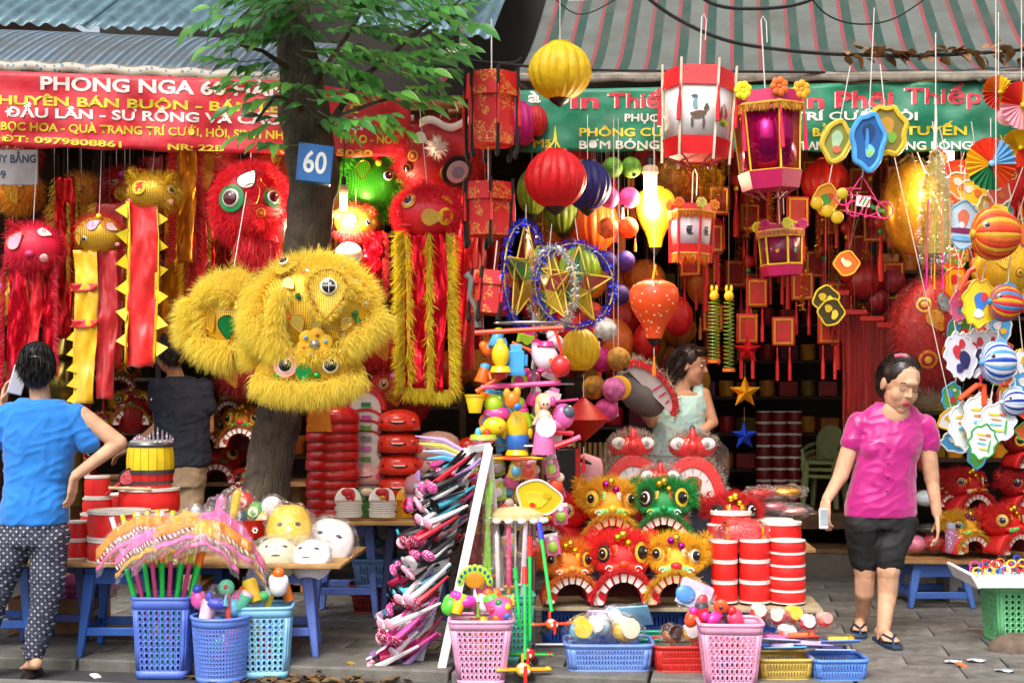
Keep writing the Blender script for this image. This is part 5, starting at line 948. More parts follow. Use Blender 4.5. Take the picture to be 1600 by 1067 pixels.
for i, x in enumerate((720, 738, 752)): tt = thing('red_streamer', ['long red sequined streamer beside the yellow fringe', 'narrow red cloth streamer near the brocade lanterns', 'thin dark red ribbon behind the brocade lanterns'][i], 'streamer', P(x-6, 250, 8.6+.05*i), group='red streamers'); sheet(tt, 'cloth', -S(12, 8.6), S(12, 8.6), 0, -S(360-30*i, 8.6), [seq, satin_r, m('#a00c18', .5)][i], 0, .02, 1.5); string(tt, 0, .35)
Y = 8.75
blob_lion('bright green lion head glowing behind the lit bulb', P(585, 285, Y), RR(48, 55, Y, .7), gauze('#3aa018', '#1a5008', 85), [(edge, 2600, .075, '#52c414', (0, 0, .1))], [('bell', .2, .45, .02, '#f0d020'), ('pom', .15, .6, .03, '#d02020'), ('drop', -.3, .3, .05, gauze('#60c020', '#206008', 85), 0, GOLD), ('eye', .5, .1, .03)], top=P(585, 205, 8.8))
t = blob_lion('small gold and red lion under the lit bulb with sequined tail', P(556, 347, 8.6), RR(34, 26, Y, .8), gz, [(topm, 500, .04, '#d41c18', (0, 0, .1)), (lambda d: d[:, 2] < -.5, 500, .05, '#c81420', (0, 0, -.2))], [('flower', -.1, .05, .035, '#c81820', '#5a9090'), ('pom', .7, .5, .03, '#e8501c'), ('pom', -.7, .3, .03, '#f0a020'), ('eye', .6, -.1, .018)], (0, 0, 0), top=P(556, 210, 8.75))
sheet(t, 'tail', S(8, Y), S(40, Y), -S(14, Y), -S(105, Y), seq, -.02, .012, 1.5); fringe(t, 'fringe', [(S(42, Y), -.03, -S(14, Y)), (S(42, Y), -.03, -S(108, Y))], .06, '#c81420', 500, .003, (.7, 0, -.6))
solo('paper_mask', 'pale blank mask peeping out above the huge yellow lion', 'mask', MB().sphere((0, 0, 0), (.085, .05, .075), 18, 12), m('#dcd0c8', .5), P(545, 398, 8.5), group='loose masks')
t = thing('gold_streamer', 'gold sequined streamer edged in red fur behind the red satin tail', 'streamer', P(292, 205, 8.95)); sheet(t, 'cloth', -S(14, 9), S(14, 9), 0, -S(205, 9), foil('#d8841a', .35, 120, .6), 0, .02, 1.4)
for s in (-1, 1): fringe(t, 'fur_edge', [(s*S(15, 9), -.01, 0), (s*S(17, 9), -.01, -S(200, 9))], .07, '#c81018', 800, .003, (s*.8, -.2, -.3))
# dim goods hanging farther back in the left shop
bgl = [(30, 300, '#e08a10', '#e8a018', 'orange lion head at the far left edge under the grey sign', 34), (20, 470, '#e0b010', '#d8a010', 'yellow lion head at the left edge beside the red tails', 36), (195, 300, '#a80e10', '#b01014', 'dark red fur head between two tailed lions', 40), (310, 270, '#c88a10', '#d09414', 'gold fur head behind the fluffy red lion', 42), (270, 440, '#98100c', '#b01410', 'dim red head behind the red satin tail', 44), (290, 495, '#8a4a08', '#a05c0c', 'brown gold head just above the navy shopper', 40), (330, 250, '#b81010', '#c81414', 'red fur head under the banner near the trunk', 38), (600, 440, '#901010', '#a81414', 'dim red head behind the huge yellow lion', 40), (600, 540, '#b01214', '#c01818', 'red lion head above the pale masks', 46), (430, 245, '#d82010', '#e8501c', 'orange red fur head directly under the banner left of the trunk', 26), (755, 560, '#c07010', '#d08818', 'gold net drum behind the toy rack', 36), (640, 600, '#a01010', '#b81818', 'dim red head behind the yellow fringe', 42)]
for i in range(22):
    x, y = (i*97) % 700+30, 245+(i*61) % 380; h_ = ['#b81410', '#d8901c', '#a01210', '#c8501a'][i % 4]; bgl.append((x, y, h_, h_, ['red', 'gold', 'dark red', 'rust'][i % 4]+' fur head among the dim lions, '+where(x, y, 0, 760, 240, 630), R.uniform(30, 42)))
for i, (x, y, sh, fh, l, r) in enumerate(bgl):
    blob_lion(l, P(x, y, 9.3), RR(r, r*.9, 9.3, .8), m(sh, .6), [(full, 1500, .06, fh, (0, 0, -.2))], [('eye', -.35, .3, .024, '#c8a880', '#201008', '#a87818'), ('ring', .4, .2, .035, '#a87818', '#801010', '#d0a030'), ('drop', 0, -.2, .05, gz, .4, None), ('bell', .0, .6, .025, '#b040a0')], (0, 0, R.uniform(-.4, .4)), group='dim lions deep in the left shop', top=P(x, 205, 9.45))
# shelf of gold and red lions in the left shop
board('shelf_board', 'long low shelf board in the left shop carrying lions', [(-3.3, 9.75), (-1.35, 9.6), (-1.3, 10.4), (-3.3, 10.5)], .78, WOOD, .03, 'shelf'); 
for i in range(3): solo('trestle', ['left trestle under the lion shelf', 'middle trestle under the lion shelf', 'right trestle under the lion shelf'][i], 'trestle', MB().box((0, 0, .37), (.06, .6, .74)).box((0, 0, .03), (.3, .6, .05)), WOOD, (-3.1+.8*i, 10.08, 0), group='shelf trestles')
sh = [(205, 655, '#d8a010', 64, 'gold lion mask with green eye left of the navy shopper'), (165, 690, '#d09010', 64, 'gold lion mask behind the elbow of the woman in blue'), (130, 735, '#d83018', 60, 'orange red lion mask behind the hip of the woman in blue'), (345, 745, '#d01814', 74, 'red lion mask with pale eyes at the foot of the trunk'), (385, 690, '#c88a14', 74, 'gold lion mask left of the trunk on the shelf'), (335, 690, '#c08010', 60, 'gold mask right of the navy shopper'), (190, 600, '#c89010', 54, 'gold lion mask topmost behind the banded tail'), (370, 640, '#b87810', 56, 'brown gold mask highest beside the trunk'), (395, 775, '#c81410', 64, 'lowest red lion mask beside the trunk'), (110, 660, '#a01010', 56, 'dark red mask behind the arm of the woman in blue')]
for i, (x, y, h, w, l) in enumerate(sh): lion_mask(l, x, y+14, 9.5+.07*(i % 4), w*1.15, R.uniform(-.5, .3), h, h, '#b030a0' if i < 2 else '#d8a020', '#2a9a50', '#b01810', tilt=-.15, group='lion masks on the left shop shelf', dens=.55)
# brass urn and blue toys deep left
t = thing('brass_urn', 'dim brass urn stack beside the head of the woman in blue', 'urn', P(105, 640, 9.2)); part('bowl', MB().lathe([(.1, -.1), (.06, 0), (.12, .08), (.14, .18), (.1, .27), (.06, .32), (.1, .36), (.08, .42), (.03, .5), (0, .55)], 20), m('#6a5a28', .25, .2, metal=.9), t); part('foot', MB().lathe([(.12, -.62), (.1, -.3), (.09, -.1)], 16), m('#5a4a20', .4, metal=.7), t)
# ------------------------------------------------------------------ hanging lanterns, middle and right
box_lantern('tall red brocade box lantern with black posts, topmost of three', 768, 172, 8.05, 88, 112, 30, (0, .0, .25))
box_lantern('middle red brocade box lantern of the vertical three', 763, 328, 8.1, 86, 82, 175, (0, 0, .1)); box_lantern('lowest red brocade box lantern tilted above the toy rack', 768, 458, 7.95, 70, 66, 375, (0, .12, .5))
solo('drum_beater', 'grey carved stick hanging beside the lowest brocade lantern', 'stick', MB().tube([(0, 0, 0), (.03, 0, -.03), (.02, 0, -.12), (.06, 0, -.2), (.07, 0, -.3)], [.022, .016, .014, .014, .024], 8), m('#77787a', .5), P(728, 428, 7.9))
round_lantern('yellow ribbed round lantern high in front of the striped awning', 875, 112, 7.95, 100, 86, '#e8c41c', top=-40)
round_lantern('bright red ribbed round lantern under the yellow one', 868, 280, 7.95, 98, 88, '#d4151e', top=205)
tt = thing('yellow_ribbon', 'yellow ribbon tied above the red round lantern', 'ribbon', P(866, 235, 7.95)); part('ribbon', MB().tube([(-.04, 0, 0), (0, 0, .05), (.005, 0, .14), (.01, 0, .05), (.05, 0, -.02)], [.004, .007, .009, .007, .003], 6), m('#e8d820', .5), tt)
round_lantern('dark blue ribbed round lantern peeping out behind the red one', 918, 290, 8.4, 76, 74, '#20206a', top=180, tas=None)
round_lantern('magenta round lantern partly hidden by the tall brocade lantern', 812, 195, 8.6, 60, 66, '#c8147a', top=150); round_lantern('red round lantern beside the magenta one against the green banner', 838, 190, 8.58, 36, 46, '#cc2028', top=150)
round_lantern('small yellow ribbed round lantern below the tinsel hoops', 906, 547, 8.1, 64, 64, '#e8c41c', top=490)
round_lantern('lime round lantern behind the two tinsel hoops', 906, 425, 8.5, 72, 76, '#8cb41e', top=180); round_lantern('lime round lantern between the two tinsel hoops', 848, 432, 8.55, 56, 90, '#9cc41e', top=180)
round_lantern('large orange round lantern behind the purple pairs', 930, 350, 8.9, 74, 84, '#e05a12', top=180); round_lantern('dim olive round lantern left of the green pair', 832, 300, 8.8, 50, 70, '#7a8a1e', top=190); round_lantern('olive round lantern behind the red round lantern', 880, 335, 8.9, 60, 60, '#6a7a1c', top=190)
vase = [(.3, -1), (.34, -.9), (.4, -.7), (.55, -.45), (.74, -.2), (.9, .05), (.98, .3), (1, .5), (.96, .7), (.82, .86), (.6, .96), (.42, 1)]
round_lantern('yellow vase shaped lantern printed with red flowers next to the bulb', 1024, 341, 8.7, 62, 92, '#f0c414', prof=vase, mt=spots('#f2c818', '#c83018', 26, .2, .5), scal=0, top=180, name='vase_lantern')
round_lantern('orange vase shaped lantern printed with white blossoms', 1022, 484, 8.3, 78, 90, '#dd4a12', prof=vase, mt=spots('#dd4a12', '#f0c8b0', 30, .22, .5), scal=0, top=180, name='vase_lantern', tas=('#e07818', .12))
part('ribbon', MB().tube([(-.03, -.05, .17), (-.01, -.05, .26), (0, -.05, .2)], .008, 6), m('#e8b820', .5), bpy.data.objects[-1] if False else [o for o in bpy.data.objects if o.name.startswith('vase_lantern')][-1])
dia = [(.1, -1), (.55, -.5), (1, 0), (.55, .5), (.1, 1)]
round_lantern('red diamond shaped silk lantern right of the toy rack', 912, 655, 8.15, 82, 66, '#b01018', prof=dia, scal=0, ribs=2, top=580, name='diamond_lantern', tas=('#c81820', .1))
for i, (x, y, h, tas, l) in enumerate((((957, 262, '#5a8a1c', None, 'left ball of the green paper ball pair'), (986, 262, '#5a8a1c', None, 'right ball of the green paper ball pair'), (952, 309, '#d858a0', '#e8d8d0', 'left ball of the pink paper ball pair'), (983, 309, '#d858a0', '#e8d8d0', 'right ball of the pink paper ball pair'), (950, 356, '#d86020', '#e88a20', 'left ball of the orange paper ball pair'), (981, 356, '#d86020', '#e88a20', 'right ball of the orange paper ball pair'), (948, 408, '#3a1a7a', None, 'left ball of the purple paper ball pair'), (976, 408, '#3a1a7a', None, 'right ball of the purple paper ball pair'), (968, 461, '#33186a', None, 'single purple paper ball below the purple pair'), (946, 515, '#d8d8d4', '#e8e4dc', 'white paper ball lantern with white tassel'), (966, 561, '#a87828', None, 'tan paper ball right of the small yellow lantern'), (928, 605, '#b07c28', None, 'tan paper ball left of the pink one'), (959, 608, '#e070a8', '#f0a0c0', 'pink paper ball in front of a yellow disc'), (940, 562, '#b8126a', None, 'magenta paper ball behind the yellow lantern'), (925, 490, '#b82a18', None, 'dark red paper ball behind the right tinsel hoop'), (948, 640, '#d84a8a', None, 'small pink ball beside the red diamond lantern')))):
    paper_ball(l, x, y, 8.5-.1*(y > 500)+.05*(i % 2), 33 if i < 9 else 38, h, tas)
solo('yellow_disc', 'yellow paper disc behind the pink paper ball', 'paper disc', disc(.075, .03, TR((0, 0, 0), (PI/2, 0, 0))), m('#e8a818', .5), P(967, 606, 8.55))
star_hoop('blue tinsel hoop holding a bamboo star, seen nearly edge on', 822, 432, 7.9, 165, (0, 0, 1.15), '#2438d8', ['#7a1020', '#1c7a34', '#c8a020'], 320)
star_hoop('blue and silver tinsel hoop with green and red bamboo star', 898, 446, 7.85, 130, (0, .1, .3), '#2c44e0', ['#0f5a34', '#7a0f1e', '#0f5a34', '#a08a20', '#7a0f1e'], 340)
t = star_hoop('silver tinsel hoop star crossing the blue one', 862, 452, 7.8, 128, (0, -.1, -1.0), '#c8ccd4', ['#c8a838', '#7a1020', '#1c7a34'], 350)
Mr = m('#f0eeec', .5, .04)
pic1 = [[(0, .1, .16, .2, '#c9b8b0'), (0, -.3, .3, .13, '#d8c820'), (.12, .0, .1, .16, '#c04838'), (-.2, -.05, .09, .2, '#a03028'), (-.05, -.35, .16, .07, '#4a8a40')], [(0, -.15, .24, .13, '#5a4030'), (-.18, -.4, .04, .2, '#4a3428'), (.18, -.4, .04, .2, '#4a3428'), (.25, .08, .08, .12, '#5a4030'), (-.1, .2, .08, .2, '#7a9aa0'), (-.12, .42, .12, .05, '#3a5a60')]]
hex_lantern('big red six sided lantern with white picture panels and pale posts', 1090, 180, 7.75, 118, 136, '#d8141c', Mr, (0, .05, .42), posts='#d8c8b0', top=26, pics=pic1, tas='#d41828', base=.2, roof=.22)
hex_lantern('magenta foil six sided lantern with gold fringe and yellow trim', 1200, 222, 7.85, 116, 150, '#b80c50', foil('#a00a58', .15, 40, .6), (0, -.06, .2), ('#e8a830', 1, .05), '#e8c020', None, ['#e8d820', '#f07020', '#f0a820'], top=32, tas='#e0184a', roof=.2, base=.18, taper=.88)
hex_lantern('small red lantern with white calligraphy panels and orange fringe', 1080, 362, 8.35, 72, 82, '#d81c1c', m('#e8e8f4', .5, .04), (0, .03, .3), ('#f0a030', 2, .045), None, '#d81c24', ['#f07020', '#d8e070', '#f09020'], top=270, feet=False, pics=[[(0, .15, .16, .05, '#202028'), (-.05, -.05, .12, .16, '#202030'), (.05, -.2, .16, .05, '#202028'), (.08, .0, .04, .22, '#202028')]], roof=.24, base=.24)
hex_lantern('small magenta lantern with peach fringe and paper flowers', 1220, 392, 8.15, 74, 78, '#b80c50', m('#7a0c3c', .3, .2, 10), (0, -.05, .15), ('#f0a868', 1, .035), '#f0c818', None, ['#f0d840', '#e8407a', '#e8d820', '#d02060'], top=300, feet=False, pics=[[(0, -.05, .12, .12, '#1a8a50')], [(0, -.05, .1, .1, '#d89020')]], roof=.22, base=.22)
for i, (x, y, h, d, l) in enumerate(((1168, 547, '#c01420', 46, 'red foil star, highest on the star string'), (1164, 613, '#d89a18', 52, 'gold foil star in the middle of the star string'), (1163, 681, '#1438b0', 46, 'blue foil star, lowest on the star string'))): star(l, x, y, 8.8, d, h, 470 if i == 0 else y-45, .15*(i-1))
t = thing('spring_toy', 'green coil spring toy hanging beside the red star', 'toy', P(1116, 470, 8.9), group='coil spring toys')
t2 = thing('spring_toy', 'longer green coil spring toy nearest the red star', 'toy', P(1139, 470, 8.85), group='coil spring toys')
for tt, L_, r in ((t, 92, 9), (t2, 105, 8)):
    n = 17; part('coil', MB().tube([(math.cos(a)*S(r, 8.9), math.sin(a)*S(r, 8.9), -S(L_, 8.9)*a/(2*PI*n)) for a in [2*PI*k/12 for k in range(n*12)]], .003, 5), m('#6a8a1e', .35), tt); part('handle', MB().lathe([(.04, -S(L_, 8.9)), (.04, -S(L_+5, 8.9))], 14), m('#d87018', .4), tt); part('figure', MB().sphere((0, 0, .03), (.03, .025, .035), 10, 8).sphere((-.015, 0, .075), (.01, .01, .025), 8, 6).sphere((.015, 0, .075), (.01, .01, .025), 8, 6), m('#d8b020', .4), tt); string(tt, .06, P(0, 215, 8.9).z-tt.location.z)
# dark red and gold hangings at the back of the right shop
gl = foil('#c8902a', .35, 60, .7); dr = m('#a01210', .5, .2, 9)
for i in range(96):
    x = 1085+(i % 16)*21+R.uniform(-8, 8); y = 262+(i//16)*48+R.uniform(-25, 25); Yb = 9.0+R.uniform(0, .9)
    if x > 1410 or (y > 440 and x < 1290 and i % 3): continue
    t = thing('red_wall_hanging', ['red plaque with gold frame hanging in the right shop', 'red knotted tassel with bead hanging in the right shop', 'gold tinsel garland hanging in the right shop'][i % 3]+', '+where(x, y, 1080, 1410, 250, 540), 'hanging ornament', P(x, y, Yb), (0, 0, R.uniform(-.3, .3)), 'red and gold hangings at the back of the right shop'); k = i % 3
    if k == 0:
        part('plaque', MB().box((0, 0, 0), (.15, .02, .19)), dr, t, bev=.006); part('frame', MB().band([(-.05, -.07), (.05, -.07), (.05, .07), (-.05, .07)], [(-.062, -.082), (.062, -.082), (.062, .082), (-.062, .082)], .006, TR((0, -.012, 0), (PI/2, 0, 0)), True), gl, t); tassel(t, -.04, 0, -.1, .22, '#c01818'); tassel(t, .04, 0, -.1, .22, '#c01818')
    elif k == 1:
        part('knot', MB().sphere((0, 0, .04), (.045, .03, .045), 12, 8), dr, t); part('bead', MB().sphere((0, 0, -.02), .018, 10, 8), m(['#1c8a44', '#d8a020'][i % 2], .3), t); tassel(t, 0, 0, -.04, .3, '#c41a1a', .02)
    else: tinsel('garland', t, [(0, 0, .2), (.01, 0, 0), (-.01, 0, -.25)], .03, '#d8962a', 420); part('cord', MB().tube([(0, 0, .2), (0, 0, -.25)], .004, 5), dr, t)
    string(t, .05, P(0, 215, 9.4).z-t.location.z, .002, mt=dr)
for i, (x, y, w, h, hx, l) in enumerate(((1290, 285, 76, 70, '#c8180c', 'big glowing red round lantern under the green banner'), (1352, 440, 58, 56, '#8a0c10', 'dark red round lantern with gold collar'), (1370, 470, 40, 44, '#7a0a1a', 'small dark red round lantern'), (1395, 440, 40, 36, '#a03040', 'dull pink round lantern under the gold balloon'), (1330, 420, 40, 46, '#a01414', 'dim red lantern behind the dark red one'))): round_lantern(l, x, y, 9.1, w, h, hx, 12, top=190, tas=('#b01818', .2), group='red lanterns in the right shop')
for i, (x, y, L_) in enumerate(((1335, 490, 150), (1362, 500, 160), (1388, 510, 130), (1308, 460, 60))): tt = thing('red_tassel_curtain', ['long red foil curtain left of three', 'long red foil curtain in the middle of three', 'long red foil curtain beside the red bag', 'short red tassel left of the foil curtains'][i], 'streamer', P(x, y, 9.0), group='red foil curtains'); fringe(tt, 'strands', [(-.07, 0, 0), (.07, 0, 0)], S(L_, 9)*1.15, '#a01210', 200, .005, (0, 0, -1), .02, .1); part('header', MB().box((0, 0, .01), (.15, .02, .03)), dr, tt); string(tt, .02, P(0, 200, 9).z-tt.location.z)
# drums stacked in the back of the right shop
solo('wooden_platform', 'low wooden platform inside the right shop', 'platform', MB().box((0, 0, .05), (1.5, .9, .12)).box((-.6, 0, -.12), (.08, .8, .24)).box((.6, 0, -.12), (.08, .8, .24)), m('#6a4a2c', .6, .3, 8, bump=.3, bsc=30), (2.15, 11.25, .35))
for c in range(3):
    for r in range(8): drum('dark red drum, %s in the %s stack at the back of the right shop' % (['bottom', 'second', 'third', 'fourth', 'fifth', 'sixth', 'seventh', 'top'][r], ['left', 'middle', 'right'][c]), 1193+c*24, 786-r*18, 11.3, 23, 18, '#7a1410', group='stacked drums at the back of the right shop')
def chair(label, px, py, Y, dz, n):
    for k in range(n):
        t = thing('plastic_chair', label[k], 'chair', P(px, py, Y)+Vector((0, 0, dz*k)), (0, 0, -.5), 'stacked green chairs'); mt = m('#9aa86a', .45, .08); s = .62
        part('seat', MB().box((0, 0, .4*s), (.42*s, .42*s, .03)), mt, t, bev=.01)
        part('backrest', MB().prism([(.2*s*math.cos(a)*(1 if math.sin(a) > 0 else .9), .62*s+(.26*s if math.sin(a) > 0 else .2*s)*math.sin(a)) for a in [2*PI*i/20 for i in range(20)]], .02, TR((0, .21*s, 0), (PI/2-.12, 0, 0))), mt, t, bev=.006)
        for a in (-1, 1):
            for b in (-1, 1): part('leg', MB().tube([(a*.18*s, b*.18*s, .4*s), (a*.22*s, b*.22*s, 0)], [.025, .02], 8), mt, t)
            part('armrest', MB().tube([(a*.2*s, -.19*s, .4*s), (a*.23*s, -.2*s, .55*s), (a*.22*s, 0, .6*s), (a*.2*s, .2*s, .62*s)], .016, 8), mt, t)
chair(['lowest olive green plastic chair of the stack', 'middle olive green plastic chair of the stack', 'topmost olive green plastic chair of the stack'], 1288, 792, 11.2, .055, 3)
# right end: gold balloon, red bag, bundles, fish, wheels, cards
t = thing('gold_balloon', 'large glossy gold foil balloon behind the tinsel bundle', 'balloon', P(1425, 325, 8.75)); part('foil', MB().sphere((0, 0, 0), (S(46, 8.7), .14, S(74, 8.7)), 26, 18), foil('#d89a20', .25, 9, .35), t); film(t, (0, 0, 0), (S(52, 8.7), .18, S(80, 8.7)), '#f0d080', .1, amp=.12); string(t, S(70, 8.7), S(150, 8.7))
t = blob_lion('big dark red lion head packed in a clear plastic bag behind the woman in magenta', P(1455, 520, 8.9), RR(58, 84, 8.9, .5), m('#a01014', .5), [(full, 2600, .07, '#b01418', (0, 0, -.2))], [('eye', .3, -.35, .05, '#a08050', '#181008', '#d89820'), ('drop', .2, .55, .07, m('#5a8a9a', .3), 1.2, None), ('drop', -.2, .25, .06, gz, .5, GOLD), ('drop', .45, .05, .045, m('#1c3a8a', .4), 2, None), ('ring', -.35, -.5, .06, '#d89820', '#a01414', '#e8c040'), ('ring', -.45, .5, .05, '#e8c040', '#701010', '#d89820')], (0, 0, .2), top=P(1455, 200, 8.6)); film(t, (0, -.02, 0), (S(64, 8.9), .25, S(94, 8.9)), '#ffffff', .0, amp=.18)
t = thing('tinsel_bundle', 'hanging bundle of silver and gold tinsel with pink sticks', 'tinsel', P(1462, 190, 7.95)); part('knot', MB().tube([(0, 0, .13), (.002, 0, 0), (-.004, 0, -.16)], [.004, .008, .012], 6), STRING, t); part('mesh_bag', MB().lathe([(.01, -.16), (.06, -.3), (.085, -.45), (.08, -.75)], 16, cap=False), m('#e8c850', .3, .2, alpha=.35), t)
for i in range(7): a = i*.9; tinsel('tinsel', t, [(0, 0, -.17), (math.cos(a)*.06, math.sin(a)*.05, -.35), (math.cos(a)*.08, math.sin(a)*.06, -.6), (math.cos(a)*.07, math.sin(a)*.06, -.8)], .035, ['#d0d4dc', '#c8a838', '#98a0a8'][i % 3], 600)
for i in range(4): part('stick', MB().tube([(-.06+.04*i, -.06, -.45), (-.07+.045*i, -.06, -.95)], .004, 5), m(['#e01a8a', '#e0a020'][i % 2], .4), t)
string(t, .12, .5, .003)
fish('orange carp lantern with golden pleats at the right edge', 1556, 366, 7.75, 110, 78, .25, ['#e86a28', '#e0421e', '#f0b430'], 0)
fish('small red and yellow striped fish lantern below the carp', 1572, 474, 7.8, 74, 56, .2, ['#e02030', '#e8b020', '#d82a40', '#3090c0'], 400, .1); fish('blue and white fish lantern over pale cards', 1560, 566, 7.8, 80, 62, .3, ['#e8ecf4', '#2458c8', '#e8ecf4', '#60a8e8'], 505)
fish('small blue white fish lantern at the right edge', 1586, 628, 7.8, 64, 42, .3, ['#e8ecf4', '#2040a0', '#c8d8f0'], 590)
fanwheel('yellow orange pleated wheel beside the green banner, upper right', 1560, 145, 7.8, 54, ['#e8c020', '#d8701c', '#c83020', '#a8b828'], .2, 20); fanwheel('pleated wheel in red, green and pale blue under the banner end', 1548, 256, 7.8, 82, ['#70b0e0', '#d83a1c', '#e8b020', '#0f6a3c', '#d8501c'], .1, 185); fanwheel('yellow red pleated wheel cut by the right edge', 1596, 165, 7.75, 76, ['#e8b818', '#d02a1c', '#e8a0b0', '#e8c020'], .3, 0); fanwheel('yellow pleated wheel low at the right edge', 1592, 232, 7.85, 60, ['#e8c81c', '#d8a818', '#e0401c'], .2, 190)
solo('paper_eye_ball', 'pink paper ball with dark eye patch between the wheels', 'paper ornament', MB().sphere((0, 0, 0), (.07, .06, .06), 16, 12), m('#e8a8b8', .5, .1), P(1576, 180, 7.82))
def card(label, px, py, Y, w, h, c0, rim, blobs, rot=(0, 0, 0), top=None, lob=7, name='paper_lantern_card', group='cut out paper lantern cards', puff=0):
    t = thing(name, label, 'paper lantern', P(px, py, Y), rot, group); a, b = S(w, Y)/2, S(h, Y)/2; pl = [(a*math.cos(q)*(1+.1*math.sin(lob*q)), b*math.sin(q)*(1+.09*math.cos(lob*q+.5))) for q in [2*PI*i/56 for i in range(56)]]; RX = TR((0, 0, 0), (PI/2, 0, 0))
    part('card', MB().prism(pl, .012, RX), m(c0, .4, .05), t); part('rim', MB().tube([RX @ Vector((x, y, .006)) for x, y in pl+[pl[0]]], .006+puff, 6), m(rim, .5), t)
    for i, (dx, dy, sx, sy, hx) in enumerate(blobs): part('printed_patch', MB().prism([(a*(dx+sx*math.cos(q)*(1+.15*math.sin(3*q+i))), b*(dy+sy*math.sin(q))) for q in [2*PI*k/16 for k in range(16)]], .004, TR((0, -.008-.001*i, 0), (PI/2, 0, 0))), m(hx, .4), t)
    if top is not None: string(t, b, P(px, top, Y).z-t.location.z, .003)
    return t
card('blue plush rimmed hanging card before the green banner', 1356, 222, 7.8, 50, 84, '#1d5a9a', '#4aa0e0', [(0, .35, .4, .35, '#143a6a'), (.1, -.35, .3, .25, '#78c0e8'), (-.1, .1, .12, .4, '#3a8ad0'), (.15, -.4, .15, .12, '#a8e020')], (0, .05, .1), 12, 5, puff=.01)
card('yellow plush rimmed hanging card behind the blue one', 1386, 205, 7.86, 56, 74, '#7a6a18', '#d8b424', [(0, .2, .4, .4, '#b8861c'), (.2, -.3, .25, .25, '#6aa028')], (0, -.1, -.1), 100, 6, puff=.01); card('yellow plush rimmed hanging card left of the blue one', 1306, 222, 7.86, 44, 60, '#8a8a40', '#d8b838', [(0, .1, .4, .5, '#a8c8a0'), (.1, -.4, .3, .2, '#d86a50')], (0, .2, .2), 100, 4, puff=.01)
card('orange butterfly shaped card left of the wire bicycle', 1290, 312, 8.1, 42, 46, '#e09020', '#e8c040', [(0, 0, .4, .4, '#4a9a40'), (.3, .3, .2, .2, '#d84a20')], (0, .2, .2), 200, 4)
for i, (x, y) in enumerate(((1276, 318), (1293, 330), (1308, 340))): solo('gold_coin_ornament', ['upper round gold disc left of the wire bicycle', 'middle round gold disc left of the wire bicycle', 'lower round gold disc left of the wire bicycle'][i], 'ornament', disc(S(10, 8), .012, TR((0, 0, 0), (PI/2, 0, 0))), m('#d8b41c', .35), P(x, y, 8.05), group='gold discs')
t = thing('wire_bicycle', 'pink wire bicycle ornament with small green sign', 'ornament', P(1348, 320, 7.85), (0, .12, .1)); pk = m('#e8387a', .35); k = S(1, 7.85)
for x, z, r in ((-32, 8, 13), (36, -4, 13), (-12, -8, 12)): part('wheel', MB().tube([(x*k+math.cos(a)*r*k, 0, z*k+math.sin(a)*r*k) for a in [2*PI*i/20 for i in range(21)]], .005, 6), pk, t)
for a, b in (((-40, 10), (10, 14)), ((10, 14), (40, -2)), ((-30, -14), (36, -18)), ((-30, 8), (-24, -18)), ((10, 14), (4, -20)), ((-12, 18), (-12, -20)), ((36, -4), (4, -20)), ((-36, 20), (-6, 24)), ((20, 10), (-4, 40)), ((-20, 20), (-8, 44))): part('wire', MB().tube([(a[0]*k, -.01, a[1]*k), (b[0]*k, -.01, b[1]*k)], .0035, 5), pk, t)
part('hanger_panel', MB().box((-2*k, -.02, 4*k), (22*k, .01, 16*k)), m('#d8d8d0', .4), t)
for i in range(3): part('panel_stripe', MB().box((-8*k+6*k*i, -.027, 4*k), (2.4*k, .003, 13*k), TR(rot=(0, .4, 0))), m(['#d02a3a', '#18a050', '#d02a3a'][i], .4), t)
text('VIETNAM', m('#18a048', .4), t, 10*k, -4*k, 24*k, 6*k, lambda a, c: (a, -.02, c-.25*(a-10*k)), .02); part('wheel_cap', disc(9*k, .01, TR((-36*k, -.012, 12*k), (PI/2, 0, 0))), m('#c8b020', .4), t); string(t, 40*k, 140*k, x=-6*k)
card('yellow and blue paper card among the fish lanterns', 1530, 474, 7.85, 54, 72, '#e8cc28', '#e0b820', [(.05, .1, .4, .4, '#3a78d0'), (.2, .3, .2, .2, '#d83a48'), (0, -.45, .3, .2, '#e8e8e8')], (0, .15, .1), 410, 9)
for i, (x, y, w, h, r) in enumerate(((1500, 556, 62, 86, .3), (1526, 552, 58, 84, .0), (1545, 548, 50, 76, -.3))): card(['white fold out card with navy and red blotches, leftmost', 'white fold out card with navy and red blotches, middle', 'white fold out card with navy blotches behind the blue fish'][i], x, y, 7.92+.05*i, w*.88, h*.85, '#d0d0dc', '#eceaf0', [(-.2, .2, .25, .3, '#c83038'), (.2, -.2, .35, .4, '#2a2a5a'), (-.2, -.5, .25, .2, '#38386a'), (.2, .5, .2, .2, '#c02a30')], (0, .15*i-.2, r), 500, 11)
for i, (x, y, w, h, r) in enumerate(((1505, 665, 60, 84, .3), (1530, 655, 62, 90, .1), (1558, 660, 62, 70, -.2), (1535, 690, 50, 62, .0))): card(['white and green paper card, leftmost of the lower cluster', 'white paper card with yellow bars in the lower cluster', 'white cloud shaped card right in the lower cluster', 'small front card with green edge in the lower cluster'][i], x, y, 7.9-.04*i, w*.85, h*.85, '#d8dede', ['#d8e8e4', '#e0e8e0', '#e8ecf0', '#3aa04a'][i], [(-.2, .4, .34, .06, '#e8c828'), (-.1, .15, .3, .05, '#e88838'), (-.1, -.1, .34, .06, '#70b8e0'), (.1, -.4, .3, .06, '#e8d040'), (.5, -.2, .07, .4, '#48a850'), (.3, .45, .2, .07, '#e06a50')], (0, .1*i-.1, r), 610, 8)
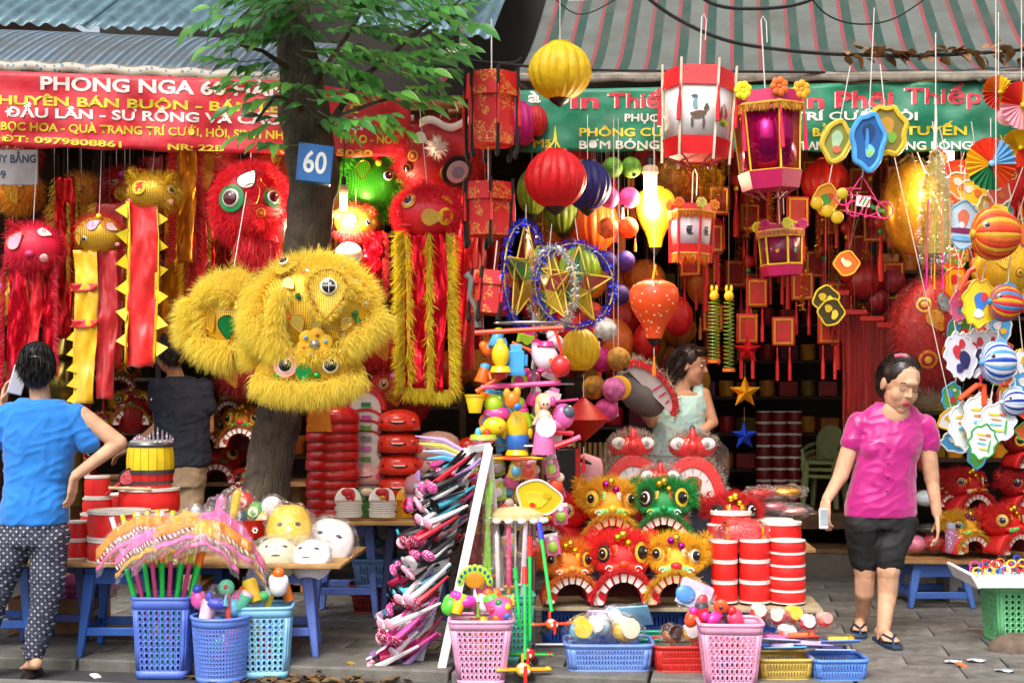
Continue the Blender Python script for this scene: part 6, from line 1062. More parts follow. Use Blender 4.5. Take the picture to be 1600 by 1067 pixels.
tt = thing('orange_pipe_bow', 'orange foam pipe bow above the lower card cluster', 'ornament', P(1532, 610, 7.85)); part('bow', MB().tube([(-.12, 0, -.05), (-.02, 0, .03), (.02, 0, .03), (.02, 0, -.08)], .016, 8), m('#f0501c', .5), tt); part('cord', MB().tube([(.0, .02, .0), (.02, .02, .12)], .008, 6), m('#d01838', .5), tt)
tt = thing('orange_pipe_bow', 'orange foam pipe bent above the yellow and blue card', 'ornament', P(1515, 432, 7.85)); part('bow', MB().tube([(-.06, 0, -.08), (.0, 0, .03), (.03, 0, .04)], .014, 8), m('#f0401c', .5), tt)
card('pale blue boat shaped lantern card left of the carp', 1504, 352, 7.95, 62, 70, '#b8d4e4', '#78b8e0', [(0, .3, .3, .4, '#d8785a'), (0, -.25, .8, .12, '#7a2a5a'), (0, -.6, .7, .12, '#70b0e0'), (-.1, 0, .14, .14, '#f0f0f0')], (0, .05, .2), 260, 4)
for i, (x, y) in enumerate(((1290, 468), (1298, 488))): card(['yellow and black butterfly card high in the dark shop', 'yellow and black butterfly card lower in the dark shop'][i], x, y, 8.7, 42, 40, '#3a3018', '#c8b828', [(-.3, .2, .3, .3, '#c8b020'), (.3, -.1, .25, .4, '#d8c848')], (0, .3*i, .2), 300, 4)
card('orange goldfish card beside the dark red lantern', 1322, 412, 8.7, 40, 36, '#d85a1c', '#e8a030', [(0, 0, .4, .3, '#e8c0a0'), (-.4, .2, .15, .2, '#f0f0e0')], (0, .2, .2), 220, 4)
for i, (x, y, h) in enumerate(((1520, 300, '#e8c028'), (1500, 290, '#e89030'), (1560, 300, '#d8503a'), (1540, 330, '#f0c840'))): card(['yellow butterfly card under the pleated wheel', 'orange butterfly card near the right bulb', 'red card behind the carp lantern', 'yellow card just above the carp'][i], x, y, 8.1, 46, 40, h, '#e8e0c0', [(-.3, .2, .3, .3, '#e0e0d8'), (.3, -.1, .25, .3, '#d86a28')], (0, .3*i, .2*i), 220, 5)
t = blob_lion('plump yellow plush head at the right edge behind the striped fish', P(1570, 420, 8.2), RR(46, 40, 8.2, .7), m('#e0b018', .6), [(full, 1300, .04, '#e0b41c', (0, 0, -.2))], [('ring', .3, -.2, .03, '#a06a10', '#e8c030', '#503008'), ('drop', -.3, .3, .04, gz, .4, None)], top=P(1570, 180, 8.4)); t = blob_lion('red plush head at the right edge above the carp', P(1580, 285, 8.3), RR(40, 36, 8.3, .7), m('#c8161a', .6), [(full, 1300, .04, '#d81a1e', (0, 0, -.2))], [('nose', .4, -.3, .03, '#a06a10'), ('ring', -.2, .2, .03, '#d8a020', '#501010', '#d8a020')], top=P(1580, 180, 8.4))
# upper background of the lantern area
for i, (x, y, h, l) in enumerate(((1075, 275, '#e89020', 'orange foil bag ornament right of the bulb'), (1105, 285, '#d8a028', 'gold foil bag ornament behind the big red lantern'), (1050, 270, '#e8b868', 'pale gold foil bag ornament above the yellow vase lantern'), (860, 355, '#c07a28', 'bronze foil bag ornament below the red round lantern'), (845, 335, '#8a5a1c', 'brown foil bag ornament behind the tinsel hoops'))): t = thing('foil_bag_ornament', l, 'ornament', P(x, y, 8.95), group='foil bags under the banner'); film(t, (0, 0, 0), (.1, .07, .13), h, .55, amp=.35); string(t, .1, .5)

for i in range(34):
    x, y = 1465+(i*37) % 150, 250+(i*53) % 460; hs = ['#e8b820', '#e05a28', '#d83040', '#48a0d8', '#e8e4e0', '#58a848', '#e878a8']; h_, h2 = hs[i % 7], hs[(i*3+2) % 7]
    card('%s paper card crowding the right edge, %s' % (['yellow', 'orange', 'red', 'blue', 'white', 'green', 'pink'][i % 7], where(x, y, 1465, 1615, 250, 710)), x, y, 8.15+.07*(i % 6), R.uniform(30, 50), R.uniform(30, 52), h_, h2, [(-.2, .2, .35, .3, h2), (.25, -.25, .3, .25, hs[(i+4) % 7]), (.1, .5, .2, .1, '#f0f0e8')], (0, R.uniform(-.4, .4), R.uniform(-.6, .6)), 190, 4+i % 5, group='cards crowding the right edge')
# ------------------------------------------------------------------ stalls and goods on the ground
cardb = m('#a8824e', .8, .2, 9, bump=.2, bsc=40); BL = '#2f62b8'; BL2 = '#6a86dc'
def toy(name, label, cat, px, py, Y, parts, yaw=0, group=None, wrap=None, rot=None, k=1):
    """small toy from shaped parts; sizes and offsets in photo pixels at depth Y: (kind, x, z, rx, ry, rz, hex, part name[, y])"""
    t = thing(name, label, cat, P(px, py, Y), rot or (0, 0, yaw), group); u = S(1, Y)*k
    for q in parts:
        kd, x, z, rx, ry, rz, hx, nm = q[:8]; y = q[8] if len(q) > 8 else 0; c = Vector((x, y, z))*u; mt = hx if not isinstance(hx, str) else m(hx, .32, .06, 6, coat=.2)
        if kd == 's': mb = MB().sphere(c, (rx*u, ry*u, rz*u), 16, 11)
        elif kd == 'b': mb = MB().box(c, (2*rx*u, 2*ry*u, 2*rz*u))
        elif kd == 'c': mb = MB().lathe([(rx*u*.96, -rz*u), (rx*u, -rz*u*.9), (ry*u, rz*u*.9), (ry*u*.96, rz*u)], 18, Matrix.Translation(c))
        elif kd == 't': mb = MB().tube([Vector((x, y, z))*u, Vector((rx, y, ry))*u], rz*u, 8)
        elif kd == 'w': mb = MB().lathe([(rx*u, -ry*u), (rx*u, ry*u)], 18, Matrix.Translation(c) @ Euler((PI/2, 0, 0)).to_matrix().to_4x4())
        part(nm, mb, mt, t, bev=.003 if kd == 'b' else 0)
    if wrap: film(t, Vector(wrap[0])*u, Vector(wrap[1])*u, a=.13)
    return t
# ---- left table on stools
board('table_top', 'cardboard topped table of the left stall carrying drums and masks', [(-3.3, 7.42), (-.89, 7.3), (-.84, 8.15), (-3.3, 8.3)], .51, cardb, .018)
stool('blue stool under the left table right of the patterned trousers', 196, 7.68, .475, BL, .34); stool('pale blue stool under the right end of the left table', 440, 7.66, .475, BL2, .34, .1); stool('blue stool at the back under the left table', 310, 8.05, .475, BL, .34); stool('blue stool at the far left behind the woman in blue', 14, 7.9, .475, BL, .32); stool('dark blue stool in shade under the left table', 100, 8.1, .475, '#2a3c80', .32)
solo('cardboard_box', 'open brown cardboard box in the shade under the left table', 'box', MB().box((0, -.15, .1), (.5, .012, .2)).box((0, .15, .1), (.5, .012, .2)).box((-.25, 0, .1), (.012, .3, .2)).box((.25, 0, .1), (.012, .3, .2)).box((0, 0, .006), (.5, .3, .012)), m('#8a6440', .8), ((90-800)/F*8.3, 8.35, 0))
t = thing('plastic_bundle', 'pink plastic wrapped goods heaped in the shade under the left table', 'bundle', ((110-800)/F*8.3, 8.35, .25)); film(t, (0, 0, 0), (.25, .15, .12), '#d87ab8', .5, amp=.3); part('contents', MB().sphere((0, 0, -.02), (.2, .12, .09)), m('#b04a98', .5), t)
drum('small drum at the left, bottom of a pair', 122, 872, 7.6, 38, 30); drum('small drum at the left, top of a pair', 122, 842, 7.6, 38, 29)
drum('wide drum at the front of the left table, lower', 186, 876, 7.55, 94, 36); drum('wide drum at the front of the left table, upper', 186, 840, 7.55, 94, 44)
drum('medium drum behind the wide pair, lowest', 152, 866, 7.85, 50, 33); drum('medium drum behind the wide pair, second', 152, 833, 7.85, 50, 32); drum('small drum on the medium drums', 152, 801, 7.85, 44, 24); drum('topmost small drum near the tiara barrel', 152, 777, 7.85, 38, 34)
drum('wide drum under the yellow barrel, lower', 233, 866, 7.95, 92, 62); drum('wide drum directly under the yellow barrel', 233, 803, 7.95, 92, 42); drum('small drum half hidden behind the wide drums', 196, 800, 8.1, 50, 30)
t = thing('barrel_drum', 'yellow and red barrel drum with grey hoops topped by tiaras', 'drum', P(235, 762, 7.95)); r = S(36, 7.95); H = S(74, 7.95)
for a, b, c, hx, nm in ((0, .33, .9, '#c82424', 'lower_shell'), (.38, .88, .98, '#e8c81c', 'upper_shell')):
    n = 18
    for i in range(n):
        q0, q1 = 2*PI*i/n+.01, 2*PI*(i+1)/n-.01; f_ = lambda v: r*(.9+.12*math.sin(PI*min(1, max(0, v)))); part('stave', MB().grid(1, 5, lambda u, v: (math.cos(q0+(q1-q0)*u)*f_(a+(b-a)*v), math.sin(q0+(q1-q0)*u)*f_(a+(b-a)*v), H*(a+(b-a)*v))), m(hx, .45, .15, 12, rnd=.15), t)
for z0, z1 in ((.31, .4), (.1, .16), (.87, .97)): part('hoop', MB().lathe([(r*(.92+.12*math.sin(PI*z0)), H*z0), (r*(.94+.12*math.sin(PI*z0)), H*(z0+z1)/2), (r*(.92+.12*math.sin(PI*z1)), H*z1)], 28, cap=False), m('#5c5c60', .35, .1, metal=.6), t)
part('drum_skin', MB().lathe([(r*.9, H*.95), (r*.85, H), (0, H)], 28), m('#8a8880', .6), t)
for i, (x, w, l) in enumerate(((220, 22, 'small silver tiara on the yellow barrel drum'), (250, 40, 'larger silver tiara with pink stones on the yellow barrel drum'))):
    t = thing('tiara', l, 'tiara', P(x, 690, 7.9), group='toy tiaras'); r = S(w/2, 7.9); sv_ = m('#dcdce4', .2, .05, metal=.7)
    part('band', MB().tube([(math.cos(a)*r, math.sin(a)*r*.7, .0) for a in [PI+PI*k/14 for k in range(15)]], .004, 6), sv_, t)
    for k in range(9): a = PI+PI*(k+.5)/9; h = r*(1.15-.2*abs(k-4)); part('spike', MB().tube([(math.cos(a)*r, math.sin(a)*r*.7, 0), (math.cos(a)*r*1.05, math.sin(a)*r*.75, h)], [.007, .004], 6), sv_, t); part('stone', MB().sphere((math.cos(a)*r*1.03, math.sin(a)*r*.74, h*.6), .006, 8, 6), m(['#e8e8f0', '#e02a7a'][k % 2], .1), t)
solo('drum_stick', 'pale wooden drumstick lying across the upper wide drum', 'stick', MB().tube([(0, 0, 0), (.22, -.02, -.005)], .009, 8).sphere((.23, -.02, -.005), .013, 10, 8), m('#d8b88a', .5), P(170, 762, 7.8)); solo('drum_stick', 'pale wooden drumstick lying low behind the wide drums', 'stick', MB().tube([(0, 0, 0), (.26, -.01, .02)], .007, 8), m('#d8b88a', .5), P(190, 802, 7.7))
t = thing('toy_racket', 'red net toy racket beside the yellow barrel drum', 'toy', P(200, 745, 7.85), (0, .9, .3)); part('frame', MB().tube([(math.cos(a)*.04, 0, math.sin(a)*.055) for a in [2*PI*k/20 for k in range(21)]], .005, 6), BLACK, t); part('net', MB().prism([(math.cos(a)*.038, math.sin(a)*.053) for a in [2*PI*k/20 for k in range(20)]], .003, TR((0, 0, 0), (PI/2, 0, 0))), spots('#c83848', '#e8c0c0', 160, .3), t); part('handle', MB().tube([(0, 0, -.055), (0, 0, -.16)], .009, 8), m('#c82030', .4), t)
# wrapped goods on the right half of the left table
t = thing('red_basin', 'red plastic basin with printed white flower holding wrapped balls', 'basin', P(390, 838, 7.75)); part('bowl', MB().lathe([(.1, 0), (.125, .09), (.135, .1), (.12, .1), (.095, .01)], 28), m('#c81c1c', .35, .05), t)
for i in range(6): a = i*PI/3; part('printed_petal', MB().sphere((.05+math.cos(a)*.012, -.11, .045+math.sin(a)*.012), (.006, .008, .006), 8, 6), WHITE, t)
for i, (x, y, h) in enumerate(((372, 806, '#4a9ad0'), (398, 800, '#58a848'), (425, 792, '#e8e0e8'), (380, 785, '#d03028'), (412, 812, '#e8c030'), (432, 808, '#60b0c8'))): toy('toy_ball', ['blue patterned toy ball in the red basin', 'green striped toy ball in the red basin', 'white toy ball at the right of the basin', 'red topped toy ball highest in the basin', 'yellow toy ball at the front of the basin', 'pale blue toy ball beside the white one'][i], 'ball', x, y, 7.74, [('s', 0, 0, 17, 17, 17, spots(h, '#f0e8d8', 30, .3), 'ball'), ('w', 0, 2, 8, 16, 0, '#e8d8c8', 'printed_disc')], group='wrapped toy balls', wrap=((0, 0, 0), (21, 20, 20)))
def face_mask(label, px, py, Y, w, h, hx, rot=(-.5, 0, 0), group='wrapped plastic masks', layers=1, wrap=True, feat=()):
    t = thing('plastic_mask', label, 'mask', P(px, py, Y), rot, group); a, b = S(w, Y)/2, S(h, Y)/2
    for k in range(layers): part('shell', MB().grid(16, 12, lambda u, v: (a*(2*u-1)*math.sqrt(max(.02, 1-((2*v-1)*.97)**2*.8)), -.06*(1-(2*u-1)**2)*(1-(2*v-1)**2*.6)-.012*k*-1, b*(2*v-1)-.004*k)), m(hx, .35, .05), t, sol=.003)
    for q in feat: part(q[0], MB().sphere((a*q[1], -.055*(1-q[1]**2)*(1-q[2]**2*.6)-.002, b*q[2]), (a*q[3], .012, b*q[4]), 12, 8), m(q[5], .4), t)
    if wrap: film(t, (0, -.02, 0), (a*1.18, .09, b*1.15), a=.14, amp=.25)
    return t
EH = (('eye_hole', -.38, .15, .15, .09, '#282424'), ('eye_hole', .38, .15, .15, .09, '#282424'), ('nose', 0, -.1, .1, .16, '#d8d0c4'), ('mouth_slot', 0, -.5, .22, .05, '#8a3030'))
face_mask('plain yellow plastic mask in clear film on the left table', 452, 828, 7.6, 70, 78, '#e8b81c', (-.35, 0, .1), feat=EH); face_mask('white rounded mask in clear film behind the yellow one', 515, 845, 7.7, 76, 70, '#eceae8', (-.5, .2, -.1), feat=EH)
for i, (x, y, h) in enumerate(((432, 865, '#d8d8b8'), (485, 868, '#e8e8ec'))): face_mask(['stack of greenish white masks at the front of the left table', 'stack of white masks at the front edge of the left table'][i], x, y, 7.45, 66, 52, h, (-.7, 0, .1-.3*i), layers=6, feat=EH)
for i, (x, y, h) in enumerate(((340, 800, '#e87ac0'), (366, 790, '#e8c02a'), (352, 830, '#d8d0e8'), (300, 815, '#c8d0e8'))): t = thing('wrapped_toy', ['pink toy in film behind the parasols', 'yellow tube toy in film behind the parasols', 'pale lilac toy in film behind the parasols', 'pale blue toy in film beside the wide drum'][i], 'toy', P(x, y, 7.7), group='film wrapped toys behind the parasols'); part('contents', MB().capsule((0, 0, -.05), .03, (.02, 0, .06), .028), m(h, .35), t); film(t, (0, 0, 0), (.07, .06, .1), a=.2, amp=.4)
# blue basket of toy sticks and plastic parasols
basket('tall blue square basket full of coloured toy sticks', 258, 1050, 7.27, .30, .24, .41, '#5a78d8', .0, .86, 8, 10, z=-.05, hu=.26, hv=.38)
sc_ = [('#18c850', '#f07a18', '#e8e8e8'), ('#e85a9a', '#c8e838', '#c8e838'), ('#18c850', '#f08a20', '#e8d020')]
for i in range(13):
    x = 212+i*8.3; lean = (i-6)*.055; bx = (258-800+(i-6)*2.2)/F*7.27; b = Vector((bx, 7.22+.05*(i % 3), 0)); d = Vector((lean*.85, R.uniform(-.05, .02), 1)).normalized(); cs = sc_[i % 3]
    t = thing('toy_stick', ['green', 'pink', 'green and orange'][i % 3]+' toy stick in the blue basket, '+['leftmost', 'second from left', 'third from left', 'fourth from left', 'fifth from left', 'left of centre', 'in the centre', 'right of centre', 'fifth from right', 'fourth from right', 'third from right', 'second from right', 'rightmost'][i], 'toy', b, group='toy sticks in the blue basket')
    for j, (s0, s1, rr) in enumerate(((0, .54, .012), (.54, .62, .0125), (.62, .8, .013))): part(['lower_tube', 'collar', 'upper_tube'][j], MB().tube([d*s0, d*s1], rr, 10), m(cs[j], .3, .05), t)
strp = spots('#f0e8e0', '#e8e4e0', 20, .2)
for i, (x0, x1, y0, yt, y1, Yd, hx) in enumerate(((150, 290, 858, 806, 828, 7.2, '#f09018'), (205, 395, 856, 808, 850, 7.08, '#f08a14'), (285, 415, 832, 800, 882, 7.22, '#e85a9a'), (165, 300, 842, 806, 822, 7.32, '#e85aa0'), (230, 360, 834, 800, 832, 7.3, '#f0a020'), (180, 290, 868, 828, 838, 7.12, '#e870b0'), (270, 372, 838, 818, 862, 7.06, '#f0b030'))):
    t = thing('toy_parasol', ['orange toy parasol drooping left over the sticks', 'orange white toy parasol at the front over the sticks', 'pink toy parasol drooping right over the sticks', 'pink toy parasol at the back left', 'orange toy parasol at the back in the middle', 'small pink toy parasol low at the left', 'small amber toy parasol at the front right'][i], 'parasol', P((x0+x1)/2, yt, Yd), group='plastic toy parasols'); o_ = t.location.copy()
    def cur(u, v, e=0): x = x0+(x1-x0)*u; y = y0*(1-u)**2+2*u*(1-u)*(2*yt-(y0+y1)/2)+y1*u*u; return P(x+v*2*math.sin(u*40), y+v*38+2*math.sin(u*23), Yd-.10*math.sin(u*PI)-.05*v+.012*math.sin(u*50)+e)-o_
    part('canopy', MB().grid(22, 3, lambda u, v: cur(u, v*.45)), m(hx, .35, .1), t, sol=.004)
    for k in range(26): part('stripe', MB().grid(2, 2, lambda u, v: cur((k+.1+.38*u+.5*v)/26.9, .46+.2*v, -.005)), m('#efd8d0', .5), t, sol=.003)
    part('band', MB().grid(22, 1, lambda u, v: cur(u, .74+v*.2)), m(['#f0a020', '#e86aa8'][hx.startswith('#f0')], .35), t, sol=.003)
    part('film', MB().grid(22, 4, lambda u, v: cur(u, -.15+v*1.35, -.015+.012*math.sin(u*30+v*9))), bagm(.02), t)
basket('round blue basket of small wrapped toys at the kerb', 345, 1060, 7.14, .29, .29, .325, '#6486e0', 0, .84, 13, 12, True, .25, .3, z=-.05); basket('pale blue basket of plastic animals at the kerb', 415, 1050, 7.27, .28, .24, .36, '#86c4ec', .1, .84, 7, 9, z=-.05)
def heap(px, py, Y, n, w, cols, labels, group, kinds='sbc', spread=14):
    for i in range(n):
        x = px+(i/(n-1)-.5)*w if n > 1 else px; y = py+R.uniform(-spread, spread*.6); h = cols[i % len(cols)]; h2 = cols[(i+2) % len(cols)]; k = i % 4; g = R.uniform(.8, 1.15)
        ps = [[('s', 0, 0, 13, 11, 15, h, 'body'), ('s', 0, 17, 8, 8, 8, h2, 'knob'), ('s', -9, 6, 5, 4, 9, h, 'side_lobe'), ('s', 9, 6, 5, 4, 9, h, 'side_lobe')], [('c', 0, 0, 9, 12, 16, h, 'body'), ('c', 0, 18, 12, 10, 3, h2, 'rim')], [('s', 0, 0, 16, 10, 10, h, 'body'), ('s', -14, 10, 7, 6, 9, h, 'front_lobe'), ('c', 14, 8, 6, 1, 10, h2, 'tail')], [('t', 0, -30, 6, 22, 4, h, 'handle'), ('s', 6, 24, 12, 6, 12, h2, 'disc'), ('s', 6, 24, 5, 8, 5, h, 'boss')]][k]
        toy('plastic_toy', labels[i], 'toy', x, y, Y+R.uniform(-.07, .07), ps, group=group, rot=(R.uniform(-.4, .3), R.uniform(-.5, .5), R.uniform(-.6, .6)), k=g)
heap(345, 948, 7.14, 6, 70, ['#e85aa8', '#e8c8d8', '#3a48c8', '#d83828', '#58b4e0', '#60c8a0'], ['pink toy at the left of the round blue basket', 'pale pink wrapped toy in the round blue basket', 'blue cup toy in the round blue basket', 'red toy standing in the round blue basket', 'sky blue toy in the round blue basket', 'mint toy at the right of the round blue basket'], 'toys in the round blue basket')
heap(415, 928, 7.27, 6, 66, ['#e86a1c', '#f0c020', '#58d078', '#f0d828', '#e0e0e0', '#f07820'], ['orange toy at the left of the pale blue basket', 'yellow toy second in the pale blue basket', 'green toy in the middle of the pale blue basket', 'lemon toy in the pale blue basket', 'white fin toy in the pale blue basket', 'orange toy at the right of the pale blue basket'], 'toys in the pale blue basket')
for x, y, Y, r in ((345, 940, 7.14, (.11, .09, .08)), (405, 915, 7.3, (.09, .08, .09))): t = thing('plastic_film', ['crumpled clear film over the round blue basket', 'crumpled clear film over the pale blue basket'][x > 400], 'plastic film', P(x, y, Y), group='loose clear film'); film(t, (0, 0, 0), r, a=.1, amp=.4)
for i, (x, y) in enumerate(((355, 1000), (270, 985), (412, 1000))): 
    for j in range(7): toy('plastic_toy', 'toy behind the holes of '+['the round blue basket', 'the tall blue basket', 'the pale blue basket'][i]+', '+['topmost', 'upper left', 'upper right', 'middle', 'lower left', 'lower right', 'lowest'][j], 'toy', x+R.uniform(-22, 22), y+R.uniform(-20, 30), [7.14, 7.27, 7.27][i], [('s', 0, 0, 15, 15, 18, R.choice(['#e03060', '#20c060', '#f0c020', '#3060d0', '#f07020', '#a020a0']), 'body'), ('s', 6, 10, 9, 9, 9, R.choice(['#e0e0e0', '#f0c020', '#20a0e0']), 'knob')], group='toys inside '+['the round blue basket', 'the tall blue basket', 'the pale blue basket'][i])
# ---- masks stacked on the middle table
board('table_top', 'cardboard topped table behind the trunk carrying stacked masks', [(-1.25, 8.3), (-.42, 8.25), (-.35, 9.0), (-1.3, 9.0)], .64, cardb, .02); stool('pale blue stool under the mask table', 545, 8.9, .6, BL2, .34); stool('dark blue stool under the mask table nearest the white rack', 650, 8.85, .6, '#28346e', .34)
basket('low red basket on the ground under the mask table', 600, 945, 9.0, .42, .3, .18, '#8a1c1c', 0, .85, 14, 3, z=0, hu=.2, hv=.4, group='low baskets'); basket('low slate blue basket standing on the red one under the mask table', 604, 893, 8.85, .42, .3, .17, '#5f86b8', 0, .85, 16, 2, hu=.2, hv=.44, z=.19, group='low baskets')
for x, y, z in ((580, 850, 0), (615, 848, 0), (640, 850, 0), (590, 898, 0), (625, 898, 0)): t = thing('wrapped_trinkets', ['teal trinkets in film at the left of the slate basket', 'purple trinkets in film in the slate basket', 'dark pink trinkets in film in the slate basket', 'black trinkets in film at the left of the low red basket', 'black trinkets in film at the right of the low red basket'][[580, 615, 640, 590, 625].index(x)], 'trinkets', P(x, y, 8.9), group='trinkets under the mask table'); part('contents', MB().sphere((-.02, 0, 0), (.05, .05, .04)).sphere((.04, .02, .01), (.04, .05, .035)), m(['#3a8a98', '#6a3a5a', '#7a2a40', '#201820', '#281c24'][[580, 615, 640, 590, 625].index(x)], .4), t); film(t, (0, 0, 0), (.08, .08, .06), a=.2, amp=.4)
def pile(px, py, Y, w, step, n, hx, labels, dep=.8, hgt=.5, group=None, rimh=None, facefn=None, mt=None):
    r = S(w, Y)/2; me = None
    for k in range(n):
        t = thing('papier_mache_mask', labels[k] if k < len(labels) else labels[-1], 'mask', P(px+R.uniform(-1.5, 1.5), py-step*k, Y), (.0+.04*R.uniform(-1, 1), 0, R.uniform(-.06, .06)), group)
        mb = MB().lathe([(r, 0), (r*1.0, r*hgt*.35), (r*.96, r*hgt*.65), (r*.85, r*hgt*.88), (r*.6, r*hgt*1.05), (r*.3, r*hgt*1.12), (0, r*hgt*1.15)], 26, sy=dep, cap=False); part('shell', mb, mt or m(hx, .3, .1, 7, coat=.3, rnd=.1), t, sol=.004)
        part('edge', MB().tube([(math.cos(a)*r, math.sin(a)*r*dep, 0) for a in [2*PI*i/28 for i in range(29)]], .003, 5), m(rimh or '#3a0c0c', .5), t)
        if facefn: facefn(t, r, dep, hgt, k == n-1)
def fpt(r, dep, hgt, a, z, o=.002):  # point on the front of a pile mask
    f_ = 1 if z < .6 else 1-(z-.6)*.9; return Vector((math.sin(a)*r*(f_+.0)+0, -math.cos(a)*r*dep*f_-o, r*hgt*z))
def smile(t, r, dep, hgt, top, lipc='#f0e8e0', dark='#8a1010', cheeks=None, brow='#141414', big=1.3):
    z = .42; part('lips', MB().tube([fpt(r, dep, hgt, a, z+.35*a*a, .003) for a in (-.4, -.25, -.1, .1, .25, .4)], [.003, .007, .009, .009, .007, .003], 6), m(dark, .4), t); part('teeth', MB().tube([fpt(r, dep, hgt, a, z+.05+.3*a*a, .007) for a in (-.28, -.1, .1, .28)], .0045, 6), m(lipc, .4), t)
    for s in (-1, 1):
        if cheeks: part('cheek', disc(r*.17, .006, Matrix.Translation(fpt(r, dep, hgt, s*.75, .45)) @ rotm((s*.7, -1, .1)), 16), m(cheeks, .5), t)
        else: part('nostril_spot', disc(r*.06, .006, Matrix.Translation(fpt(r, dep, hgt, s*.85, .5)) @ rotm((s*.7, -1, .1)), 12), m('#6a0c0c', .5), t)
        if top or cheeks: part('eyebrow', MB().tube([fpt(r, dep, hgt, s*a, z_, .004) for a, z_ in ((.25, .86), (.45, .98), (.68, .9))], [.002, .005, .002], 6), m(brow, .5), t); part('eye', MB().tube([fpt(r, dep, hgt, s*a, z_, .004) for a, z_ in ((.28, .72), (.42, .76), (.58, .72))], [.002, .004, .002], 6), m('#201010', .4), t)
red11 = ['bottom mask of the tall glossy red stack']+['glossy red mask number %s up in the tall red stack' % w for w in ('two', 'three', 'four', 'five', 'six', 'seven', 'eight', 'nine', 'ten')]+['top mask of the tall red stack with orange panel']
pile(520, 806, 8.6, 82, 14.6, 11, '#c01416', red11, .8, .55, 'tall stack of glossy red masks')
solo('orange_mask_panel', 'orange and pink fabric face panel on the tall red stack', 'mask', MB().grid(8, 6, lambda u, v: (S(36, 8.5)*(u-.5)*(1.1-.3*v), -.12-.0*v, S(42, 8.5)*(v-.5)), None), spots('#e88a18', '#d8741a', 40, .3), P(503, 652, 8.5))
smw = lambda h, c, b: (lambda t, r, d, hg, top: smile(t, r, d, hg, top, '#f0e4e0', '#a02030', c, b))
pile(570, 808, 8.75, 64, 26, 3, '#d8a8a0', ['lower pink cheeked pale mask under the white fan masks', 'middle pink cheeked pale mask', 'upper pink cheeked pale mask with green brow'], .8, .9, 'pink cheeked pale masks', '#705050', smw(0, '#f04a70', '#3a8a2a'))
wl7 = ['white striped mask in the red rimmed stack, lowest', 'white striped mask in the red rimmed stack, second', 'white striped mask in the red rimmed stack, third', 'white striped mask in the red rimmed stack, fourth', 'white striped mask in the red rimmed stack, fifth', 'white mask with green patch topping the red rimmed stack']
for k in range(6):
    t = thing('papier_mache_mask', wl7[k], 'mask', P(572, 720-16*k, 8.8), (0, 0, 0), 'red rimmed white masks'); w = S(32, 8.8); h = S(20, 8.8) if k < 5 else S(40, 8.8); an = [PI*i/14 for i in range(15)]
    pl = [(w*math.cos(a), h*math.sin(a)*.9) for a in an]; part('face', MB().prism([(x*.78, y*.8) for x, y in pl]+[(-w*.78, -.03), (w*.78, -.03)], .02, TR((0, -.09+.004*k, 0), (PI/2, 0, 0))), m('#cfc8c4', .5), t); part('rim', MB().band([(x*.78, y*.8) for x, y in pl], pl, .18, TR((0, 0, 0), (PI/2, 0, 0))), m('#b81c20', .5), t); part('patch', MB().box((.01, -.104, h*.2), (.06, .006, .03)), m(['#5a8a3a', '#c06aa0', '#808080', '#5a9a3a', '#b04a90', '#1c7a4a'][k], .5), t)
pile(624, 808, 8.7, 66, 34, 5, '#e0341c', ['orange red grinning mask, lowest of five', 'orange red grinning mask, second of five', 'orange red grinning mask, third of five', 'orange red grinning mask, fourth of five', 'orange red grinning mask topping the stack of five'], .85, .85, 'orange red grinning masks', '#801008', lambda t, r, d, hg, top: smile(t, r, d, hg, top, '#f0e8e0', '#5a0808'))
pile(684, 760, 8.75, 74, 22, 3, '#d8b0a4', ['lower pale rosy mask beside the white rack', 'middle pale rosy mask beside the white rack', 'smiling pale mask with black hair topping its stack'], .85, 1.0, 'pale smiling masks', '#8a6a60', smw(0, '#d83a40', '#181414'))
pile(740, 745, 8.8, 60, 25, 2, '#d82818', ['lower red mask behind the toy rack', 'red mask with large eyes behind the toy rack'], .85, 1.1, 'red masks behind the toy rack', '#600808', lambda t, r, d, hg, top: smile(t, r, d, hg, True)); pile(660, 790, 8.5, 56, 22, 2, '#c88a98', ['lower dusty pink cap mask by the headbands', 'upper dusty pink cap mask by the headbands'], .9, .9, 'dusty pink masks', '#804a58')
for i, (x, h1, h2, l) in enumerate(((545, '#d01c28', '#c01820', 'stack of white foam masks with red comb at the table edge'), (598, '#c81c1c', '#e8a020', 'stack of white foam masks with red crest and yellow beak'), (575, '#4a8a3a', '#302820', 'green foam mask stack behind the white ones'), (640, '#e8a818', '#3a78a8', 'yellow foam mask stack next to the headbands'))):
    Yd = 8.38 if i < 2 else 8.55; t = thing('foam_mask_stack', l, 'mask stack', P(x, 808, Yd), group='foam mask stacks'); w = S(21, Yd); base_h = '#e0dcd4' if i < 2 else h1
    for k in range(7): part('foam_mask', MB().prism([(w*math.cos(a)*(1+.03*math.sin(k*2.3)), w*.55*math.sin(a)) for a in [2*PI*j/18 for j in range(18)]], S(2.6, Yd), TR((R.uniform(-.004, .004), 0, S(2+3.4*k, Yd)))), m(base_h, .7, .1), t)
    part('top_face', MB().grid(10, 6, lambda u, v: (w*(2*u-1)*math.sqrt(max(.05, 1-v*v*.8)), -w*.5+.02*v, S(26+20*v, Yd))), m(base_h, .7, .08), t, sol=.012); part('comb', MB().sphere((0, -w*.56, S(40, Yd)), (.04, .012, .025), 10, 8).sphere((.03, -w*.56, S(34, Yd)), (.012, .012, .03), 10, 8), m(h1 if i < 2 else '#f0d0b0', .5), t); part('beak', MB().sphere((.005, -w*.6, S(32, Yd)), (.02, .014, .014), 10, 8), m(h2, .5), t)
